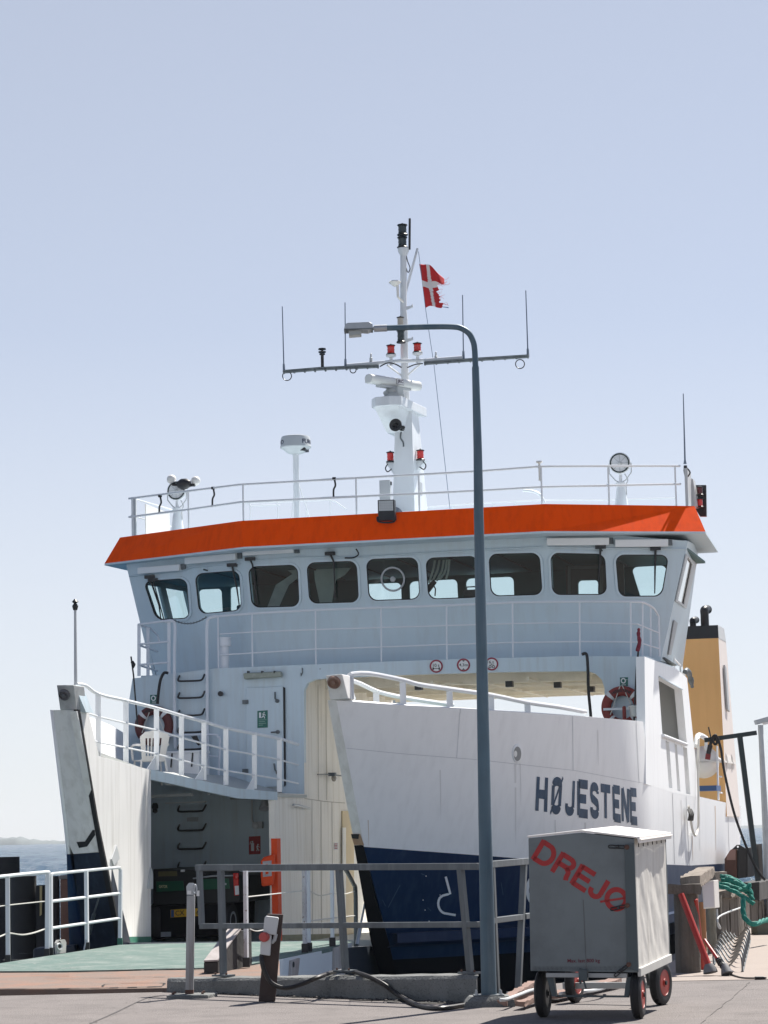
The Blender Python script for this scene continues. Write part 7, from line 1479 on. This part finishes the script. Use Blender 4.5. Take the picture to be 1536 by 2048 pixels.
# bicycle rack: nine wave shaped hoops
nA, nB = dict(l=G(1428, 1931), r=G(1485, 1945)), dict(l=G(1449, 1875), r=G(1500, 1883))
T = thing('bicycle_rack', 'galvanised bicycle rack of wave shaped hoops on the pale slab', 'bicycle rack', nA['r'])
HOOP = mat('dark_galvanised_tube', (.16, .17, .175), .45, .6, var=.25, scale=8)
for k in range(9):
    t = k/8; l = nA['l'].lerp(nB['l'], t); r = nA['r'].lerp(nB['r'], t); hgt = .205
    def h_(u, z): p = l.lerp(r, u); return Vector((p.x, p.y, z))
    mb = MB(); mb.tube(bez([h_(0, 0), h_(-.02, .09), h_(.0, hgt-.02), h_(.07, hgt), h_(.17, hgt-.03), h_(.42, .05), h_(.5, .03), h_(.58, .05), h_(.80, hgt-.05), h_(.9, hgt), h_(.97, hgt-.02), h_(1, hgt-.08), h_(1, 0)], 4), .011, 7); mb.build('hoop', HOOP, T)
for s_ in ('l', 'r'): mb = MB(); mb.bar(nA[s_]+ZX*.012, nB[s_]+ZX*.012, .03, .012); mb.build('base_bar', HOOP, T, smooth=0)
# timber wall of upright planks along the quay edge
w0, w1 = G(1437, 1893), G(1545, 1824); T = thing('timber_wall', 'low wall of upright weathered planks along the quay edge behind the bicycle rack', 'timber wall', w0); rd_ = random.Random(4)
NPL = 26
for k in range(NPL):
    t = (k+.5)/NPL; P = w0.lerp(w1, t); yt = lerp_chain([(0, 1786), (.42, 1789), (.8, 1806), (1, 1806)], t); zt_ = vz(P, yt).z+rd_.uniform(-.05, .03); d = (w1-w0).normalized(); s_ = Vector((-d.y, d.x, 0)); L = (w1-w0).length/NPL
    mb = MB(); hw = L*.46; tp = Vector((P.x, P.y, zt_)); v = []
    for z in (-.1, zt_*.5, zt_-.06, zt_): v += [Vector((P.x, P.y, z))+d*(a*hw)+s_*b+Vector((rd_.uniform(-.012, .012), rd_.uniform(-.012, .012), rd_.uniform(-.02, .02))) for a, b in ((-1, -.06), (1, -.06), (1, .06), (-1, .06))]
    mb.add(v, [[i*4+j, i*4+(j+1) % 4, i*4+4+(j+1) % 4, i*4+4+j] for i in range(3) for j in range(4)]+[[12, 13, 14, 15]]); mb.build('plank', WOOD, T, smooth=20)
timber('timber_beam', 'square dark ended beam resting on the plank wall at the frame edge', DY(1501, 1783, w1.y-7.2), DY(1548, 1772, w1.y-2), .3, .3, WOODD)
timber('cap_timber', 'split pale cap timber on the plank wall beside the green rope', Vector((w0.x+.15, w0.y+.3, vz(w0, 1791).z)), Vector((w0.x+.9, w0.y+3.6, vz(w0, 1791).z)), .2, .10, PT, rough=.03)
# concrete block at the edge
P = G(1530, 1870); T = thing('concrete_block', 'mossy grey concrete block at the right edge of the frame', 'block', P); mb = MB(); mb.box(P+Vector((.08, .25, .10)), (.22, .3, .10)); mb.build('block', mat('mossy_concrete', (.13, .135, .11), .9, var=.3, scale=7, bump=.4, bscale=30), T, bevel=.02, smooth=0)
# green mooring rope
def twisted(path, r, parent, name):
    P = bez(path, 14); mb = MB()
    for s_ in range(3):
        pts_ = []; acc = 0
        for i, p in enumerate(P):
            t = (P[min(i+1, len(P)-1)]-P[max(i-1, 0)]).normalized(); u = t.cross(ZX); u = u.normalized() if u.length > .01 else Vector((1, 0, 0)); w_ = u.cross(t); acc += (P[i]-P[i-1]).length if i else 0
            an = acc/(r*4.2)*1.6+s_*2.094; pts_.append(p+(u*math.cos(an)+w_*math.sin(an))*r*.55)
        mb.tube(pts_, r*.62, 6)
    return mb.build(name, ROPEG, parent, smooth=60)
Yr = 36.0; T = thing('green_rope', 'thick turquoise green mooring rope heaped over the timber and hanging to the ground', 'rope', DY(1480, 1800, Yr))
for i, pth in enumerate(([(1440, 1752), (1462, 1756), (1484, 1768), (1500, 1782), (1503, 1795)], [(1442, 1759), (1460, 1763), (1482, 1776), (1499, 1789), (1506, 1800)], [(1438, 1767), (1460, 1771), (1480, 1779), (1497, 1779), (1504, 1788)], [(1436, 1771), (1455, 1777), (1475, 1786), (1492, 1797), (1508, 1808)], [(1450, 1755), (1470, 1762), (1490, 1775), (1499, 1770), (1497, 1777)])):
    twisted([DY(x, y, Yr-.05*i) for x, y in pth], .029, T, 'rope_strand')
twisted([DY(1487, 1797, Yr-.2), DY(1486, 1815, Yr-.25), DY(1488, 1832, Yr-.3), DY(1497, 1844, Yr-.35), DY(1511, 1848, Yr-.3), DY(1525, 1842, Yr), DY(1545, 1838, Yr+.5)], .034, T, 'rope_tail')
# steel bollard box with lifting lug
Yb = 49.0; b4 = lambda x, y, d=0: DY(x, y, Yb+d); T = thing('mooring_box', 'rust brown and black steel hopper box with a lifting lug on the quay edge', 'steel box', b4(1475, 1758))
mb = MB(); mb.prism([b4(1449, 1756), b4(1474, 1758), b4(1474, 1698), b4(1461, 1699), b4(1449, 1718)], (.3, 1.6, 0)); mb.build('rusty_side', RUSTD, T, bevel=.02, smooth=0)
mb = MB(); mb.prism([b4(1461, 1699.5, -.004), b4(1471, 1698.5, -.004), b4(1471, 1720, -.004), b4(1453, 1720, -.004), b4(1453, 1712, -.004)], (0, -.01, 0)); mb.build('pale_rust_panel', mat('pink_rust', (.30, .18, .15), .8, var=.2, scale=5), T, smooth=0)
mb = MB(); mb.prism([b4(1474.5, 1757), b4(1494, 1755), b4(1494, 1697), b4(1474.5, 1698)], (.25, 1.5, 0)); mb.build('black_side', WOODD, T, bevel=.02, smooth=0)
mb = MB(); mb.prism([b4(1495, 1755), b4(1508, 1752), b4(1508, 1694), b4(1495, 1696)], (.2, 1.2, 0)); mb.build('grey_side', mat('dark_slate_timber', (.07, .075, .08), .8, var=.3, scale=4, streak=True, stain=(.15, .15, .15), stain_amt=.5), T, smooth=0)
mb = MB(); mb.panel([b4(1464, 1699), b4(1474, 1689.5), b4(1479, 1689.5), b4(1492, 1697)], [[b4(1476+2.2*math.cos(t), 1693.5+2.2*math.sin(t)) for t in [k*math.pi/5 for k in range(10)]]], Vector((0, .05, 0))); mb.build('lifting_lug', BLACKP, T, smooth=0)
for x0, x1, y0, y1, lb in ((1512, 1524, 1752, 1688, 'grey weathered post just left of the far lamp post'), (1526, 1545, 1756, 1683, 'dark grey timber post behind the far lamp post')):
    p = DY((x0+x1)/2, y1, Yb+1); P = Vector((p.x, p.y, -1.4)); pile(P, p.z+1.4, (x1-x0)/2*Yb/FPX, lb, mat('grey_harbour_timber', (.13, .125, .12), .85, var=.3, scale=4, streak=True, stain=(.25, .23, .21), stain_amt=.5))
# shore-power gallows with hanging plug
Yg = 43.0; gg = lambda x, y, d=0: DY(x, y, Yg+d); P = gg(1518, 1762); T = thing('cable_gallows', 'dark steel gallows bar with a red ended plug hanging beside the far lamp post', 'cable stand', P)
mb = MB(); mb.bar(gg(1516, 1762), gg(1479.3, 1471), .085, .085, up=Vector((0, 1, 0))); mb.build('leg', mat('dark_green_black_steel', (.012, .025, .03), .5, var=.4), T, smooth=0)
mb = MB(); mb.bar(gg(1409, 1480.5), gg(1513, 1465.5), .075, .075, up=Vector((0, 1, 0))); mb.build('cross_bar', mat('dark_green_black_steel', (.012, .025, .03), .5), T, smooth=0)
mb = MB(); mb.tube(bez([gg(1421, 1490, -.08), gg(1426, 1474, -.1), gg(1432, 1471, -.1), gg(1434, 1485, -.1), gg(1429, 1488, -.1), gg(1426, 1478, -.1), gg(1434, 1474, -.1), gg(1442, 1500, -.1), gg(1449, 1545, -.1), gg(1468, 1625, -.1), gg(1492, 1692, -.1), gg(1512, 1735, -.1), gg(1530, 1760, -.1)], 6), .022, 8); mb.build('hanging_cable', BLACK, T)
mb = MB(); mb.tube([gg(1422, 1484, -.08), gg(1420, 1492, -.08)], .025, 8); mb.tube([gg(1420.5, 1490, -.08), gg(1416.5, 1509, -.08)], [.045, .04], 12); mb.build('plug', BLACKP, T); mb = MB(); mb.tube([gg(1416.6, 1508, -.08), gg(1415, 1519, -.08)], .046, 12); mb.build('red_plug_ring', mat('crimson_plastic', (.20, .012, .015), .5), T)
mb = MB(); mb.tube([gg(1422, 1476), gg(1417, 1454)], .012, 6); mb.build('rod', BLACKP, T)
# second lamp post at the frame edge
P = Vector((gg(1531, 1800).x+.5, 46.5, 0)); l2 = lambda x, y: DY(x, y, 46.5); T = thing('street_lamp', 'pale galvanised lamp post cut by the right edge of the frame', 'street lamp', l2(1536, 1826))
mb = MB(); mb.tube([l2(1537, 1832), l2(1531, 1650), l2(1521.5, 1465)], [.07, .06, .045], 14); mb.build('pole', GALV, T); mb = MB(); mb.tube([l2(1521.7, 1468), l2(1521, 1450)], .05, 14); mb.build('pole_sleeve', GALV, T)
mb = MB(); mb.prism([l2(1511, 1440), l2(1560, 1426), l2(1561, 1437), l2(1514, 1449)], (0, .25, 0)); mb.build('lamp_head', GALV, T, bevel=.01, smooth=0); mb = MB(); mb.prism([l2(1527, 1446), l2(1560, 1438), l2(1560, 1443), l2(1530, 1449)], (0, .2, 0)); mb.build('lamp_glass', SIGNW, T, smooth=0)
# broken timbers and hoses at the quay edge
rd_ = random.Random(21); e0, e1_ = G(985, 2008), G(1110, 1972)
for k, (x0, y0, x1, y1, w_, h_, lb) in enumerate(((1004, 2006, 1066, 1988, .10, .06, 'broken reddish timber lying along the quay edge by the lamp post'), (1012, 1998, 1066, 1966, .09, .05, 'splintered timber strip leaning behind the rail post'), (1040, 2008, 1110, 1984, .09, .05, 'dark flat timber lying under the left trailer wheel'), (1100, 1992, 1230, 1962, .16, .05, 'weathered plank lying behind the trailer wheels'))):
    p, q = G(x0, y0, .04+.01*k), G(x1, y1, .05+.01*k); timber('broken_timber', lb, p, q, w_, h_, mat('reddish_old_timber', (.26, .17, .14), .9, var=.35, scale=6, stain=(.09, .06, .05), stain_amt=.7, bump=.6, bscale=30), rough=.008)
for lb, px in (('pale grey hose lying along the quay edge beside the lamp post', [(1000, 2000), (1012, 1999), (1024, 1995), (1040, 1989), (1062, 1981), (1090, 1978)]), ('pale hose coil lying behind the trailer', [(1120, 1988), (1150, 1984), (1180, 1982), (1208, 1976), (1215, 1968), (1195, 1970), (1160, 1978), (1130, 1978)])):
    mb = MB(); pp_ = [G(x, y, .10) for x, y in px]; mb.tube(bez(pp_, 5), .018, 8); tag(mb.build('hose', GREYB, None, loc=pp_[0]), lb, 'hose')

# ================================================================== left of the linkspan: mooring dolphins
for x0, x1, yt, Yd, lb in ((-22, 39, 1714, 43.0, 'black mooring pile at the left edge, taller and farther of the pair'), (22, 72, 1752, 41.0, 'broad black mooring pile behind the left rail cable section'), (102, 119, 1752, 40.0, 'narrow black pile left of the rust brown pile')):
    p = DY((x0+x1)/2, yt, Yd); pile(Vector((p.x, p.y, SEAZ-.3)), p.z-SEAZ+.3, (x1-x0)/2*Yd/FPX, lb, WOODD, name='mooring_pile')
Yd = 40.6; p = DY(82, 1770, Yd); T = thing('fender_post', 'dark fender post with a yellow strip behind the left rail', 'fender', Vector((p.x, p.y, SEAZ)))
mb = MB(); mb.prism([DY(72, 1771, Yd), DY(91, 1770, Yd), Vector((DY(91, 1770, Yd).x, Yd, SEAZ)), Vector((DY(72, 1771, Yd).x, Yd, SEAZ))], (0, .3, 0)); mb.build('timber', WOODD, T, smooth=0)
mb = MB(); mb.prism([DY(80, 1772, Yd-.01), DY(84.5, 1772, Yd-.01), DY(84, 1829, Yd-.01), DY(80, 1832, Yd-.01)], (0, -.03, 0)); mb.build('yellow_strip', mat('faded_yellow', (.62, .48, .22), .6, var=.1), T, smooth=0)
Yd = 39.6; T = thing('rusty_pile', 'rust brown steel pile with pale concrete cap beside the left bow', 'pile', Vector((DY(133, 1757, Yd).x, Yd, SEAZ)))
xa, xb = DY(120, 1757, Yd).x, DY(146, 1757, Yd).x; zt_ = DY(133, 1758, Yd).z
mb = MB(); mb.prism([Vector((xa, Yd, zt_)), Vector((xb, Yd, zt_)), Vector((xb+.06, Yd, SEAZ-.3)), Vector((xa, Yd, SEAZ-.3))], (0, .35, 0)); mb.build('shaft', mat('rust_brown_steel', (.30, .15, .105), .8, var=.25, scale=4, stain=(.20, .08, .05), stain_amt=.6, bump=.7, bscale=14), T, bevel=.02, smooth=0)
mb = MB(); mb.prism([DY(117, 1751, Yd-.03), DY(143, 1750, Yd-.03), DY(143, 1757.5, Yd-.03), DY(117, 1759, Yd-.03)], (0, .42, 0)); mb.build('concrete_cap', SLAB, T, bevel=.015, smooth=0)
mb = MB(); mb.prism([DY(66, 1897, 38), DY(150, 1890, 38), DY(150, 1930, 38), DY(66, 1930, 38)], (0, .5, 0)); tag(mb.build('fender_beam', mat('dark_blue_rubber', (.012, .02, .035), .5), None, loc=DY(100, 1930, 38), bevel=.03, smooth=0), 'dark blue black fender beam low beside the linkspan edge', 'fender')

# ================================================================== summer haze over the sea
hm = bpy.data.materials.new('sea_haze'); hm.use_nodes = True; N_ = hm.node_tree.nodes; N_.remove(N_['Principled BSDF']); pv = N_.new('ShaderNodeVolumePrincipled')
pv.inputs['Color'].default_value = (.86, .90, .95, 1); pv.inputs['Density'].default_value = .00012; pv.inputs['Anisotropy'].default_value = .3; hm.node_tree.links.new(pv.outputs[0], N_['Material Output'].inputs['Volume'])
mb = MB(); mb.box((0, 1500, 15), (2400, 1600, 18.9)); hz_ = mb.build('haze', hm, smooth=0); struct(hz_, 'stuff')

# ------------------------------------------------------------------ kinds that repeat share a group
GROUPS = {'lifebuoy': 'lifebuoys hanging on the ferry', 'marker_pole': 'marker poles on the ferry bow', 'guard_rail': 'galvanised rails on the quay', 'timber_pile': 'timber piles on the right quay', 'mooring_pile': 'black mooring piles at the left', 'red_pipe': 'red pipes leaning on the pile',
          'broken_timber': 'broken timbers at the quay edge', 'hose': 'hoses lying at the quay edge', 'street_lamp': 'street lamps on the quay', 'timber_beam': 'square beams on the right quay'}
for ob in list(COL.objects):
    if ob.parent is None and ob.name.split('.')[0] in GROUPS: ob['group'] = GROUPS[ob.name.split('.')[0]]
